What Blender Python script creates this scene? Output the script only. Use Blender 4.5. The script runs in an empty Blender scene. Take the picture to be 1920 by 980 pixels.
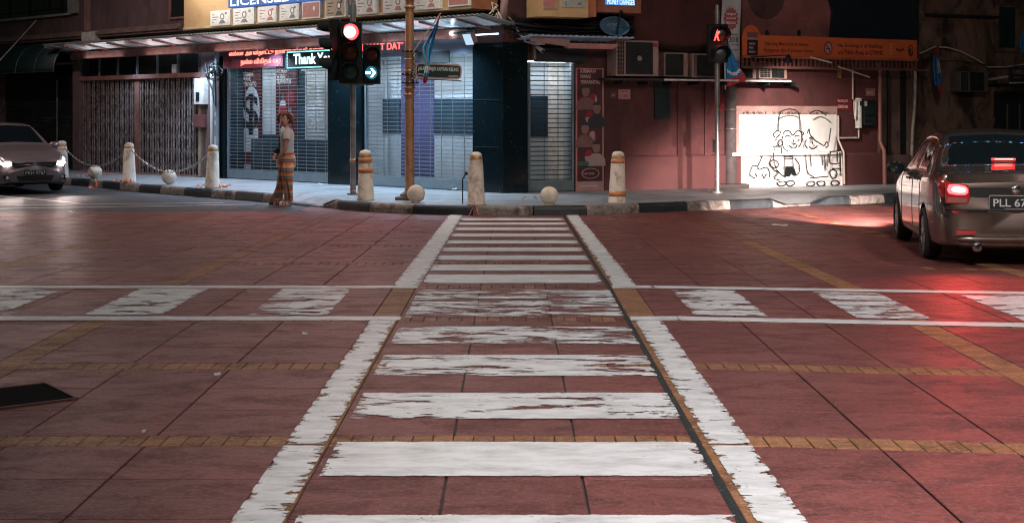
import bpy, math, random
import numpy as np
from mathutils import Vector, Matrix, noise as mnoise
R = math.radians
random.seed(7)
scene = bpy.context.scene
COL = scene.collection

# ------------------------------------------------------------------ camera
CAMH, FPX, HOR = 1.65, 2667.0, 216.0
cd = bpy.data.cameras.new('camera'); cam = bpy.data.objects.new('camera', cd); COL.objects.link(cam)
cd.sensor_width = 36.0; cd.lens = 50.0; cd.clip_end = 1000; cd.clip_start = 0.05
cam.location = (0, 0, CAMH); cam.rotation_euler = (R(90), 0, 0)
cd.shift_y = -(490 - HOR) / 1920.0
cd.dof.use_dof = True; cd.dof.focus_distance = 12.5; cd.dof.aperture_fstop = 11.0
scene.camera = cam

# ------------------------------------------------------------------ world (night sky glow)
w = bpy.data.worlds.new('World'); scene.world = w; w.use_nodes = True
nt = w.node_tree; nt.nodes.clear()
sk = nt.nodes.new('ShaderNodeTexSky'); sk.sky_type = 'NISHITA'; sk.sun_disc = False
sk.sun_elevation = R(3.0); sk.sun_rotation = R(200)
mx = nt.nodes.new('ShaderNodeMix'); mx.data_type = 'RGBA'; mx.blend_type = 'MULTIPLY'
mx.inputs['Factor'].default_value = 1.0; mx.inputs['B'].default_value = (0.55, 1.0, 1.15, 1)
bg = nt.nodes.new('ShaderNodeBackground'); bg.inputs['Strength'].default_value = 0.0075
wo = nt.nodes.new('ShaderNodeOutputWorld')
nt.links.new(sk.outputs[0], mx.inputs['A']); nt.links.new(mx.outputs['Result'], bg.inputs[0]); nt.links.new(bg.outputs[0], wo.inputs[0])

# moonlight, barely there
sd = bpy.data.lights.new('moon', 'SUN'); sd.energy = 0.03; sd.angle = R(2); sd.color = (0.75, 0.88, 1.0)
so = bpy.data.objects.new('moon', sd); COL.objects.link(so); so.rotation_euler = (R(40), 0, R(-20))

vs = scene.view_settings
vs.view_transform = 'Standard'; vs.look = 'None'; vs.exposure = 0.3; vs.gamma = 1.0; vs.use_curve_mapping = False
scene.cycles.max_bounces = 6; scene.cycles.diffuse_bounces = 3; scene.cycles.glossy_bounces = 3
scene.cycles.transparent_max_bounces = 12; scene.cycles.sample_clamp_indirect = 3.0
scene.cycles.use_denoising = True; scene.cycles.filter_width = 1.1

# ------------------------------------------------------------------ custom properties
def tag(o, label=None, cat=None, group=None, kind=None):
    if label: o['label'] = label
    if cat: o['category'] = cat
    if group: o['group'] = group
    if kind: o['kind'] = kind
    return o
WM = {}
def empty(name, loc=(0, 0, 0), rz=0.0, label=None, cat=None, group=None):
    o = bpy.data.objects.new(name, None); COL.objects.link(o)
    o.location = loc; o.rotation_euler = (0, 0, rz); o.empty_display_size = 0.1
    WM[o] = Matrix.Translation(loc) @ Matrix.Rotation(rz, 4, 'Z')
    return tag(o, label, cat, group)
def children(o): return [c for c in COL.objects if c.parent == o]
def copy_tree(o, parent=None):
    c = o.copy(); COL.objects.link(c)
    if parent: c.parent = parent
    for ch in children(o): copy_tree(ch, c)
    return c

# ------------------------------------------------------------------ materials
def new_mat(name):
    m = bpy.data.materials.new(name); m.use_nodes = True
    t = m.node_tree; t.nodes.clear()
    out = t.nodes.new('ShaderNodeOutputMaterial'); b = t.nodes.new('ShaderNodeBsdfPrincipled')
    t.links.new(b.outputs[0], out.inputs[0])
    return m, t, b, out
def c4(c): return (c[0], c[1], c[2], 1)
def mixc(t, fac, a, b, mode='MIX'):
    n = t.nodes.new('ShaderNodeMix'); n.data_type = 'RGBA'; n.blend_type = mode
    for k, v in (('Factor', fac), ('A', a), ('B', b)):
        s = n.inputs[k] if k != 'Factor' else n.inputs[0]
        if k in 'AB': s = [i for i in n.inputs if i.name == k and i.type == 'RGBA'][0]
        if hasattr(v, 'links'): t.links.new(v, s)
        else: s.default_value = v if k == 'Factor' else c4(v)
    return [o for o in n.outputs if o.type == 'RGBA'][0]
def math_(t, op, a, b=None, c=None, clamp=False):
    n = t.nodes.new('ShaderNodeMath'); n.operation = op; n.use_clamp = clamp
    for i, v in enumerate((a, b, c)):
        if v is None: continue
        if hasattr(v, 'links'): t.links.new(v, n.inputs[i])
        else: n.inputs[i].default_value = v
    return n.outputs[0]
def ramp(t, val, lo, hi):
    n = t.nodes.new('ShaderNodeMapRange'); n.clamp = True
    t.links.new(val, n.inputs['Value']); n.inputs['From Min'].default_value = lo; n.inputs['From Max'].default_value = hi
    return n.outputs[0]
def pos(t, scale=(1, 1, 1), obj=False):
    if obj: src = t.nodes.new('ShaderNodeTexCoord').outputs['Object']
    else: src = t.nodes.new('ShaderNodeNewGeometry').outputs['Position']
    mp = t.nodes.new('ShaderNodeMapping'); mp.inputs['Scale'].default_value = scale
    t.links.new(src, mp.inputs['Vector']); return mp.outputs[0]
def noise_(t, vec, scale, detail=6, rough=.55, dist=0.0):
    n = t.nodes.new('ShaderNodeTexNoise'); n.inputs['Scale'].default_value = scale
    n.inputs['Detail'].default_value = detail; n.inputs['Roughness'].default_value = rough
    n.inputs['Distortion'].default_value = dist
    t.links.new(vec, n.inputs['Vector']); return n.outputs['Fac']
def bump_(t, b, h, strength, dist=0.01):
    n = t.nodes.new('ShaderNodeBump'); n.inputs['Strength'].default_value = strength; n.inputs['Distance'].default_value = dist
    t.links.new(h, n.inputs['Height']); t.links.new(n.outputs[0], b.inputs['Normal'])
def M(name, col, rough=.6, metal=0.0, var=.25, vs_=2.5, dirt=None, dlo=.5, dhi=.75, dscale=1.2, streak=1.0, bump=0.0, bs=40,
      spec=.5, coat=0.0, emit=None, estr=0.0, obj=False):
    m, t, b, out = new_mat(name)
    b.inputs['Roughness'].default_value = rough; b.inputs['Metallic'].default_value = metal
    b.inputs['Specular IOR Level'].default_value = spec
    if coat: b.inputs['Coat Weight'].default_value = coat; b.inputs['Coat Roughness'].default_value = .05
    if emit:
        b.inputs['Base Color'].default_value = c4(col)
        b.inputs['Emission Color'].default_value = c4(emit); b.inputs['Emission Strength'].default_value = estr
        return m
    p = pos(t, (1, 1, 1), obj)
    n = ramp(t, noise_(t, p, vs_), .3, .7)
    lo = tuple(x * (1 - var) for x in col); hi = tuple(min(1, x * (1 + var)) for x in col)
    c = mixc(t, n, lo, hi)
    if dirt:
        pd = pos(t, (streak, streak, 1), obj)
        d = ramp(t, noise_(t, pd, dscale, 9, .65, .6), dlo, dhi)
        c = mixc(t, d, c, dirt)
        rr = math_(t, 'MULTIPLY_ADD', d, .25, rough, clamp=True); t.links.new(rr, b.inputs['Roughness'])
    t.links.new(c, b.inputs['Base Color'])
    if bump: bump_(t, b, noise_(t, p, bs, 5), bump)
    return m

# ------------------------------------------------------------------ mesh builder (collects shapes, links ONE object)
class MB:
    def __init__(s): s.v = []; s.f = []; s.mi = []; s.sm = []
    def add(s, vs, fs, mi=0, sm=False):
        o = len(s.v); s.v += [tuple(x) for x in vs]
        for f in fs: s.f.append(tuple(i + o for i in f)); s.mi.append(mi); s.sm.append(sm)
        return s
    def hexa(s, p, mi=0):     # 8 points: bottom 4 ccw, top 4 ccw
        return s.add(p, [(3, 2, 1, 0), (4, 5, 6, 7), (0, 1, 5, 4), (1, 2, 6, 5), (2, 3, 7, 6), (3, 0, 4, 7)], mi)
    def box(s, x0, x1, y0, y1, z0, z1, mi=0, Mx=None):
        p = [Vector(q) for q in ((x0, y0, z0), (x1, y0, z0), (x1, y1, z0), (x0, y1, z0), (x0, y0, z1), (x1, y0, z1), (x1, y1, z1), (x0, y1, z1))]
        if Mx: p = [Mx @ q for q in p]
        return s.hexa(p, mi)
    def fb(s, F, s0, s1, o0, o1, z0, z1, mi=0):
        if s0 > s1: s0, s1 = s1, s0
        if o0 > o1: o0, o1 = o1, o0
        if z0 > z1: z0, z1 = z1, z0
        return s.hexa([F.P(s0, o1, z0), F.P(s1, o1, z0), F.P(s1, o0, z0), F.P(s0, o0, z0), F.P(s0, o1, z1), F.P(s1, o1, z1), F.P(s1, o0, z1), F.P(s0, o0, z1)], mi)
    def px(s, F, x0, x1, y0, y1, o0, o1, mi=0):
        xm = (x0 + x1) / 2; oo = max(o0, o1)
        return s.fb(F, F.s(x0, oo), F.s(x1, oo), o0, o1, F.z(xm, y1, oo), F.z(xm, y0, oo), mi)
    def cyl(s, a, b, r0, r1=None, n=14, caps=True, mi=0):
        a = Vector(a); b = Vector(b); r1 = r0 if r1 is None else r1
        d = (b - a).normalized(); up = Vector((0, 0, 1)) if abs(d.z) < .9 else Vector((1, 0, 0))
        u = d.cross(up).normalized(); w_ = d.cross(u)
        vs_ = [];
        for c, r in ((a, r0), (b, r1)):
            for i in range(n):
                t = 2 * math.pi * i / n; vs_.append(c + (u * math.cos(t) + w_ * math.sin(t)) * r)
        s.add(vs_, [(i, (i + 1) % n, n + (i + 1) % n, n + i) for i in range(n)], mi, True)
        if caps: s.add(vs_[:n], [tuple(reversed(range(n)))], mi); s.add(vs_[n:], [tuple(range(n))], mi)
        return s
    def tube(s, pts, r, n=8, mi=0):
        pts = [Vector(p) for p in pts]; rings = []
        rs = r if isinstance(r, (list, tuple)) else [r] * len(pts)
        pu = None
        for i, p in enumerate(pts):
            d = ((pts[min(i + 1, len(pts) - 1)] - pts[max(i - 1, 0)])).normalized()
            if pu is None:
                up = Vector((0, 0, 1)) if abs(d.z) < .9 else Vector((1, 0, 0)); u = d.cross(up).normalized()
            else: u = (pu - d * pu.dot(d)).normalized()
            pu = u; w_ = d.cross(u)
            rings.append([p + (u * math.cos(2 * math.pi * k / n) + w_ * math.sin(2 * math.pi * k / n)) * rs[i] for k in range(n)])
        vs_ = [q for g in rings for q in g]; fs = []
        for i in range(len(rings) - 1):
            for k in range(n): fs.append((i * n + k, i * n + (k + 1) % n, (i + 1) * n + (k + 1) % n, (i + 1) * n + k))
        s.add(vs_, fs, mi, True)
        s.add(rings[0], [tuple(reversed(range(n)))], mi); s.add(rings[-1], [tuple(range(n))], mi)
        return s
    def lathe(s, prof, c=(0, 0, 0), n=24, mi=0, axis='Z', sm=True):
        vs_ = []
        for r, z in prof:
            for i in range(n):
                t = 2 * math.pi * i / n; a, b = r * math.cos(t), r * math.sin(t)
                q = {'Z': (a, b, z), 'Y': (a, z, b), 'X': (z, a, b)}[axis]
                vs_.append((c[0] + q[0], c[1] + q[1], c[2] + q[2]))
        fs = []
        for j in range(len(prof) - 1):
            for i in range(n):
                f = (j * n + i, j * n + (i + 1) % n, (j + 1) * n + (i + 1) % n, (j + 1) * n + i)
                fs.append(f if axis != 'Y' else tuple(reversed(f)))
        return s.add(vs_, fs, mi, sm)
    def prism(s, poly, Mx, d, mi=0):   # poly in (x,y), extruded to z=d, placed by Mx
        n = len(poly)
        vs_ = [Mx @ Vector((x, y, 0)) for x, y in poly] + [Mx @ Vector((x, y, d)) for x, y in poly]
        fs = [tuple(reversed(range(n))), tuple(range(n, 2 * n))] + [(i, (i + 1) % n, n + (i + 1) % n, n + i) for i in range(n)]
        return s.add(vs_, fs, mi)
    def grid(s, pts, mi=0, sm=True):
        a = len(pts); b = len(pts[0]); vs_ = [q for r_ in pts for q in r_]
        return s.add(vs_, [(i * b + j, (i + 1) * b + j, (i + 1) * b + j + 1, i * b + j + 1) for i in range(a - 1) for j in range(b - 1)], mi, sm)
    def build(s, name, mats, parent=None, bevel=0.0, solid=0.0, subs=0):
        me = bpy.data.meshes.new(name); vs_ = s.v
        root = parent
        if parent is not None:
            while root not in WM: root = root.parent
            inv = WM[root].inverted(); vs_ = [inv @ Vector(v) for v in vs_]
        me.from_pydata([tuple(v) for v in vs_], [], s.f); me.update()
        if not isinstance(mats, (list, tuple)): mats = [mats]
        for m in mats: me.materials.append(m)
        for p, i, q in zip(me.polygons, s.mi, s.sm): p.material_index = i; p.use_smooth = q
        o = bpy.data.objects.new(name, me); COL.objects.link(o)
        if parent is not None: o.parent = parent
        if solid:
            md = o.modifiers.new('solid', 'SOLIDIFY'); md.thickness = solid; md.offset = 0
        if subs:
            md = o.modifiers.new('sub', 'SUBSURF'); md.levels = subs; md.render_levels = subs
        if bevel:
            md = o.modifiers.new('bevel', 'BEVEL'); md.width = bevel; md.segments = 2; md.limit_method = 'ANGLE'; md.angle_limit = R(40)
        return o

def build_split(mb, name, mats, parent=None, bevel=0.0):
    # every separate piece becomes a part of its own
    par = list(range(len(mb.v)))
    def fd(a):
        while par[a] != a: par[a] = par[par[a]]; a = par[a]
        return a
    for f in mb.f:
        for i in f[1:]: par[fd(i)] = fd(f[0])
    groups = {}
    for k, f in enumerate(mb.f): groups.setdefault(fd(f[0]), []).append(k)
    res = []
    for ks in groups.values():
        m = MB(); mp = {}
        for k in ks:
            for i in mb.f[k]:
                if i not in mp: mp[i] = len(m.v); m.v.append(mb.v[i])
            m.f.append(tuple(mp[i] for i in mb.f[k])); m.mi.append(mb.mi[k]); m.sm.append(mb.sm[k])
        res.append(m.build(name, mats, parent, bevel=bevel))
    return res

# facade frame: O corner point, e runs to the viewer's right, n faces the street
class Fr:
    def __init__(s, O, e):
        l = math.hypot(*e); s.O = O; s.e = (e[0] / l, e[1] / l); s.n = (s.e[1], -s.e[0])
    def P(s, a, o, z): return Vector((s.O[0] + s.e[0] * a + s.n[0] * o, s.O[1] + s.e[1] * a + s.n[1] * o, z))
    def s(s_, px, o=0.0):
        a = (px - 960) / FPX; ox = s_.O[0] + s_.n[0] * o; oy = s_.O[1] + s_.n[1] * o
        return (a * oy - ox) / (s_.e[0] - a * s_.e[1])
    def z(s_, px, py, o=0.0):
        Y = s_.O[1] + s_.e[1] * s_.s(px, o) + s_.n[1] * o
        return CAMH - (py - HOR) * Y / FPX
    def X(s_, px, py, o=0.0): return s_.P(s_.s(px, o), o, s_.z(px, py, o))
    def Mx(s_, a, o, z):
        m = Matrix.Identity(4); p = s_.P(a, o, z)
        m.col[0] = (s_.e[0], s_.e[1], 0, 0); m.col[1] = (0, 0, 1, 0); m.col[2] = (s_.n[0], s_.n[1], 0, 0); m.col[3] = (p.x, p.y, p.z, 1)
        return m
def G(x, y, z=0.0):      # ground point seen at a pixel
    D = (CAMH - z) * FPX / (y - HOR); return Vector(((x - 960) * D / FPX, D, z))
def text(body, Mx, w_=None, h=None, mat=None, parent=None, ext=.004, off=0.0, align='LEFT', shear=0.0, name='lettering', sx=None):
    cu = bpy.data.curves.new('t', 'FONT'); cu.body = body; cu.size = 1.0; cu.extrude = 0; cu.offset = off; cu.shear = shear
    cu.space_line = .85; cu.resolution_u = 3; cu.align_x = align
    ob = bpy.data.objects.new('t', cu); COL.objects.link(ob)
    dg = bpy.context.evaluated_depsgraph_get(); me = bpy.data.meshes.new_from_object(ob.evaluated_get(dg))
    bpy.data.objects.remove(ob)
    vs_ = [v.co.copy() for v in me.vertices]
    if not vs_: print('EMPTY TEXT', body); return None
    x0 = min(v.x for v in vs_); x1 = max(v.x for v in vs_); y0 = min(v.y for v in vs_); y1 = max(v.y for v in vs_)
    kx = (w_ / (x1 - x0)) if w_ else None; ky = (h / (y1 - y0)) if h else None
    kx = kx or ky; ky = ky or kx
    fs = [tuple(p.vertices) for p in me.polygons]; n = len(vs_)
    cnt = {}
    for f in fs:
        for i in range(len(f)):
            e = (f[i], f[(i + 1) % len(f)]); cnt[e] = 1
    side = [(a, b) for (a, b) in cnt if (b, a) not in cnt]
    A = [Mx @ Vector(((v.x - x0) * kx, (v.y - y0) * ky, 0)) for v in vs_]; B = [Mx @ Vector(((v.x - x0) * kx, (v.y - y0) * ky, ext)) for v in vs_]
    mb = MB(); up = me.polygons[0].normal.z > 0
    ff = [tuple(i + n for i in f) for f in fs] if up else [tuple(i + n for i in reversed(f)) for f in fs]
    mb.add(A + B, ff + [(a, b, b + n, a + n) for a, b in side], 0)
    bpy.data.meshes.remove(me)
    return mb.build(name, mat, parent)
# ================================================================== materials of the ground
def mat_slab(name, cA, cB, rough=.42, dark=(.035, .02, .02)):
    m, t, b, out = new_mat(name)
    at = t.nodes.new('ShaderNodeAttribute'); at.attribute_name = 'tint'
    p = pos(t)
    n1 = ramp(t, noise_(t, p, .55, 6, .65), .42, .62)
    n2 = ramp(t, noise_(t, pos(t, (1, 1.6, 1)), 2.6, 10, .72, .5), .46, .64)
    n4 = ramp(t, noise_(t, pos(t, (1, 1.5, 1)), 11, 8, .7, .4), .48, .62)
    n3 = ramp(t, noise_(t, pos(t, (1, 1, 1)), 38, 5, .65), .50, .64)
    c = mixc(t, at.outputs['Fac'], cA, cB)
    c = mixc(t, math_(t, 'MULTIPLY', ramp(t, math_(t, 'FRACT', math_(t, 'MULTIPLY', at.outputs['Fac'], 7.31)), .35, 1.0), .42), c, tuple(x * .48 for x in cA))
    c = mixc(t, math_(t, 'MULTIPLY', n2, .85), c, tuple(x * .38 for x in cA))
    c = mixc(t, math_(t, 'MULTIPLY', n1, .55), c, tuple(x * .50 for x in cA))
    c = mixc(t, math_(t, 'MULTIPLY', n4, .55), c, tuple(x * .50 for x in cA))
    c = mixc(t, math_(t, 'MULTIPLY', n3, .45), c, tuple(x * 1.7 for x in cB))
    sc = ramp(t, noise_(t, pos(t, (2.2, 9, 1)), 2.4, 8, .75, 1.2), .66, .71)     # short dark scuffs
    c = mixc(t, math_(t, 'MULTIPLY', sc, .7), c, dark)
    sp = ramp(t, noise_(t, p, 60, 2, .5), .66, .72)
    c = mixc(t, math_(t, 'MULTIPLY', sp, .5), c, (.30, .24, .22))
    t.links.new(c, b.inputs['Base Color'])
    r_ = math_(t, 'MULTIPLY_ADD', n2, .18, rough); t.links.new(r_, b.inputs['Roughness'])
    b.inputs['Specular IOR Level'].default_value = .38
    h = math_(t, 'ADD', math_(t, 'MULTIPLY', noise_(t, p, 14, 8, .65), 1.0), math_(t, 'MULTIPLY', noise_(t, p, 95, 4, .6), .45))
    bump_(t, b, h, 1.0, .012)
    return m
SLAB = mat_slab('red_paving', (.192, .058, .052), (.262, .084, .075))
BRICK = mat_slab('ochre_brick', (.28, .125, .055), (.42, .20, .095), .5)
ASPH = M('asphalt', (.047, .046, .048), rough=.55, var=.3, vs_=1.2, dirt=(.025, .025, .027), dscale=2.2, bump=.7, bs=120)
PAVE = M('pavement_concrete', (.28, .30, .315), rough=.45, var=.2, vs_=1.1, dirt=(.13, .13, .14), dlo=.48, dhi=.75, dscale=1.6, bump=.3, bs=50)
KBLACK = M('kerb_black', (.018, .024, .028), rough=.5, var=.4, vs_=6, dirt=(.14, .12, .11), dlo=.60, dhi=.72, dscale=4, bump=.5, bs=30)
KWHITE = M('kerb_worn_white', (.30, .26, .23), rough=.6, var=.4, vs_=5, dirt=(.07, .055, .05), dlo=.42, dhi=.62, dscale=5, bump=.5, bs=30)

def paint_mat():
    m, t, b, out = new_mat('road_paint')
    u1 = t.nodes.new('ShaderNodeUVMap'); u1.uv_map = 'A'; s1 = t.nodes.new('ShaderNodeSeparateXYZ'); t.links.new(u1.outputs[0], s1.inputs[0])
    u2 = t.nodes.new('ShaderNodeUVMap'); u2.uv_map = 'B'; s2 = t.nodes.new('ShaderNodeSeparateXYZ'); t.links.new(u2.outputs[0], s2.inputs[0])
    u3 = t.nodes.new('ShaderNodeUVMap'); u3.uv_map = 'W'; s3 = t.nodes.new('ShaderNodeSeparateXYZ'); t.links.new(u3.outputs[0], s3.inputs[0])
    dx = math_(t, 'MINIMUM', s1.outputs[0], s2.outputs[0]); dy = math_(t, 'MINIMUM', s1.outputs[1], s2.outputs[1])
    # roller strokes run across the street: long ragged fingers at the ends, small waviness at the long edges
    nx = noise_(t, pos(t, (.8, 1, 1)), 8.5, 8, .75)
    ny = noise_(t, pos(t, (1, 1, 1)), 7, 6, .7)
    nxx = math_(t, 'ADD', math_(t, 'MULTIPLY', math_(t, 'MAXIMUM', math_(t, 'SUBTRACT', nx, .50), 0.0), 3.2), math_(t, 'MULTIPLY', math_(t, 'SUBTRACT', nx, .35), .22))
    ex = math_(t, 'SUBTRACT', dx, math_(t, 'MULTIPLY', nxx, math_(t, 'MULTIPLY_ADD', s3.outputs[1], .8, .02)))
    ey = math_(t, 'SUBTRACT', dy, math_(t, 'MULTIPLY', math_(t, 'SUBTRACT', ny, .38), .07))
    edge = math_(t, 'GREATER_THAN', math_(t, 'MINIMUM', ex, ey), 0.0)
    wn = noise_(t, pos(t, (1.0, 2.9, 1)), 1.7, 12, .72, .35)
    wn2 = noise_(t, pos(t, (1.0, 4.0, 1)), 9, 7, .7, .3)
    wv = math_(t, 'ADD', math_(t, 'MULTIPLY', wn, .8), math_(t, 'MULTIPLY', wn2, .2))
    wear = math_(t, 'MULTIPLY', math_(t, 'GREATER_THAN', wv, s3.outputs[0]), math_(t, 'GREATER_THAN', math_(t, 'ADD', noise_(t, pos(t, (1, 1.6, 1)), 34, 4, .6), math_(t, 'MULTIPLY', noise_(t, pos(t), 2.0, 4, .6), .5)), .535))
    mask = math_(t, 'MULTIPLY', edge, wear)
    n = ramp(t, noise_(t, pos(t, (1, 2.5, 1)), 3.0, 10, .72), .42, .66)
    c = mixc(t, n, (.80, .80, .80), (.50, .495, .49))
    st = ramp(t, noise_(t, pos(t, (1.5, 14, 1)), 3, 8, .7, .6), .62, .74)
    c = mixc(t, math_(t, 'MULTIPLY', st, .55), c, (.30, .28, .27))
    t.links.new(c, b.inputs['Base Color']); b.inputs['Roughness'].default_value = .5
    bump_(t, b, noise_(t, pos(t), 60, 4), .25, .004)
    tr = t.nodes.new('ShaderNodeBsdfTransparent'); ms = t.nodes.new('ShaderNodeMixShader')
    t.links.new(mask, ms.inputs[0]); t.links.new(tr.outputs[0], ms.inputs[1]); t.links.new(b.outputs[0], ms.inputs[2])
    t.links.new(ms.outputs[0], out.inputs[0])
    return m
PAINT = paint_mat()

# ================================================================== ground sheets
def warp(u, v, z=0.0):
    k = 1 - .0098 * max(0.0, v - 14)
    return (u * k, v - .14 * max(0.0, u - 1.35), z)
g = MB(); NX = 40
g.add([(-200, -120, -.012), (200, -120, -.012), (200, 300, -.012), (-200, 300, -.012)], [(0, 1, 2, 3)])
tag(g.build('asphalt_road', ASPH), kind='structure')

HOLE = [Vector((-2.54, 8.27)), Vector((-2.87, 8.73)), Vector((-3.62, 8.13)), Vector((-3.29, 7.67))]
def inpoly(p, poly):
    c = False; n = len(poly)
    for i in range(n):
        a, b = poly[i], poly[(i + 1) % n]
        if (a.y > p[1]) != (b.y > p[1]) and p[0] < (b.x - a.x) * (p[1] - a.y) / (b.y - a.y) + a.x: c = not c
    return c
US = [-1.14]     # paving fields between longitudinal brick strips
strips = [(-1.14, -.92), (.94, 1.18)]
x = 1.18
for k in range(6): strips.append((x + 1.94, x + 2.16)); x += 2.16
x = -1.14
for k in range(6): strips.append((x - 2.30, x - 2.08)); x -= 2.30
strips.sort()
fields = [(strips[i][1], strips[i + 1][0]) for i in range(len(strips) - 1)]
vb = [(5.06 + 2.152 * k - .115 + (0 if k else 0), 5.06 + 2.152 * k + .115) for k in range(-4, 11)]
def vmax(u): return 24.45 if u < -4 else 27.0
slabs = []; bricks = []; rbricks = []
def bl(u, v): return rbricks if (random.random() < max(0, min(.93, (v - 12.5) / 5)) or (-.92 < u < .94 and 9 < v and random.random() < .75)) else bricks
def cell(lst, u0, u1, v0, v1, gap, jit, gv=None):
    if v1 > vmax((u0 + u1) / 2): return
    gg = gap / 2; dz = [random.uniform(-jit, jit) for _ in range(4)]
    lst.append((u0 + gg, u1 - gg, v0 + (gv or gap) / 2, v1 - (gv or gap) / 2, dz, random.random()))
for (u0, u1) in fields:
    du = (u1 - u0) / 3
    for i in range(len(vb) - 1):
        v0, v1 = vb[i][1], vb[i + 1][0]; dv = (v1 - v0) / 3
        for a in range(3):
            for b in range(3): cell(slabs, u0 + a * du, u0 + (a + 1) * du, v0 + b * dv, v0 + (b + 1) * dv, .011, .0012, .0035 if b else .008)
    nb = max(1, round((u1 - u0) / .105)); bw = (u1 - u0) / nb
    for (v0, v1) in vb:
        for a in range(nb): cell(bl(u0 + a * bw, v0), u0 + a * bw, u0 + (a + 1) * bw, v0, v1, .006, .0012)
for (u0, u1) in strips:
    v = -3.6
    while v < 26.9:
        ug = .012 if abs(u0 - .94) < .01 else 0
        cell(bl(9, v - 3.5), u0 + ug, u1, v, v + .105, .006, .0015); v += .105
def slab_mesh(lst, name, mat, edge=.004):
    vsx, fs, tint = [], [], []
    for (u0, u1, v0, v1, dz, tn) in lst:
        o = len(vsx); e = edge
        for (du, dv, z) in ((0, 0, -.011), (0, 0, -.003), (e, e, 0)):
            for q, (uu, vv) in enumerate(((u0 + du, v0 + dv), (u1 - du, v0 + dv), (u1 - du, v1 - dv), (u0 + du, v1 - dv))):
                vsx.append(warp(uu, vv, z + (dz[q] if z > -.01 else 0)))
        for k in (0, 4):
            for q in range(4): fs.append((o + k + q, o + k + (q + 1) % 4, o + k + 4 + (q + 1) % 4, o + k + 4 + q)); tint.append(tn)
        fs.append((o + 8, o + 9, o + 10, o + 11)); tint.append(tn)
    me = bpy.data.meshes.new(name); me.from_pydata(vsx, [], fs); me.materials.append(mat)
    a = me.attributes.new('tint', 'FLOAT', 'FACE'); a.data.foreach_set('value', tint)
    ob = bpy.data.objects.new(name, me); COL.objects.link(ob); tag(ob, kind='structure'); return ob
slab_mesh(slabs, 'paved_road', SLAB); slab_mesh(bricks, 'paving_bands', BRICK, .003); slab_mesh(rbricks, 'worn_paving_bands', mat_slab('maroon_brick', (.19, .048, .034), (.25, .070, .042)), .003)

# gravelly mastic filling the wide joint on the right of the crossing
mb = MB(); v = 4.5
pts = []
while v < 24: pts.append(v); v += .35
rows = [[Vector(warp(.912, q, .0022)), Vector(warp(.930, q, .0042 + .002 * random.random())), Vector(warp(.950 + .004 * random.random(), q, .0022))] for q in pts]
mb.grid(rows, 0, False)
JOINT = M('tar_joint', (.012, .016, .017), rough=.7, var=.5, vs_=40, dirt=(.16, .17, .17), dlo=.60, dhi=.66, dscale=30, bump=1, bs=90)
tag(mb.build('tarred_joint', JOINT), kind='structure')

# ------------------------------------------------------------------ painted markings
class Paint:
    def __init__(s): s.v = []; s.f = []; s.a = []; s.b = []; s.w = []
    def rect(s, u0, u1, v0, v1, wear, rag=.06, cuts=(), z=.0052, wp=True, nv=1, skew=0.0):
        W_, H_ = u1 - u0, v1 - v0; xs = [u0] + [c for c in cuts if u0 < c < u1] + [u1]
        for i in range(len(xs) - 1):
            a0 = xs[i] + (.004 if i else 0); a1 = xs[i + 1] - (.004 if i < len(xs) - 2 else 0)
            for j in range(nv):
                b0 = v0 + H_ * j / nv; b1 = v0 + H_ * (j + 1) / nv; o = len(s.v)
                for (uu, vv) in ((a0, b0), (a1, b0), (a1, b1), (a0, b1)):
                    s.v.append(warp(uu, vv, z) if wp else (uu, vv, z)); s.a.append((uu - u0, vv - v0)); s.b.append((u1 - uu, v1 - vv)); s.w.append((wear, rag))
                s.f.append((o, o + 1, o + 2, o + 3))
        return s
    def quad(s, P4, w_, h, wear, rag):
        o = len(s.v)
        for p, (x_, y_) in zip(P4, ((0, 0), (w_, 0), (w_, h), (0, h))):
            s.v.append(tuple(p)); s.a.append((x_, y_)); s.b.append((w_ - x_, h - y_)); s.w.append((wear, rag))
        s.f.append((o, o + 1, o + 2, o + 3)); return s
    def build(s, name):
        me = bpy.data.meshes.new(name); me.from_pydata(s.v, [], s.f); me.materials.append(PAINT)
        for nm, d in (('A', s.a), ('B', s.b), ('W', s.w)):
            uv = me.uv_layers.new(name=nm)
            for l in me.loops: uv.data[l.index].uv = d[l.vertex_index]
        ob = bpy.data.objects.new(name, me); COL.objects.link(ob); tag(ob, kind='structure'); return ob
J3 = (-.30, .32)
p = Paint()
bars = [(5.12, 5.87, .30), (6.49, 7.18, .37), (7.72, 8.45, .455), (8.98, 9.78, .47), (10.24, 11.10, .485), (11.60, 13.42, .505),
        (13.95, 14.72, .35), (15.05, 15.68, .33), (16.17, 16.72, .34), (17.22, 17.72, .32), (18.22, 18.72, .33), (19.27, 19.80, .32), (20.36, 20.88, .33), (21.36, 21.82, .34), (22.26, 22.76, .34)]
for i, (a, b, wr) in enumerate(bars):
    k = 1 / (1 - .0098 * max(0, a - 14))
    p.rect(-.885, .925 if i < 6 else .895, a, b, wr, .22)
p.build('zebra_marking')
p = Paint()
p.rect(-1.145, -.925, 4.4, 7.10, .385, .16, nv=6); p.rect(-1.145, -.93, 7.13, 11.45, .40, .18, nv=8); p.rect(-1.15, -.89, 13.72, 24.0, .39, .15, nv=20)
p.rect(.99, 1.20, 4.4, 7.10, .38, .15, nv=6); p.rect(.985, 1.205, 7.13, 11.45, .40, .17, nv=8); p.rect(.975, 1.205, 13.72, 24.0, .39, .15, nv=20)
p.build('crossing_edge_line')
p = Paint()
for (v0, v1) in ((11.42, 11.66), (13.54, 13.76)):
    p.rect(-14, -.90, v0, v1, .38, .05, nv=1); p.rect(.955, 1.35, v0, v1, .38, .05); p.rect(1.35, 14, v0, v1, .38, .05)
x = -1.52
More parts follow.
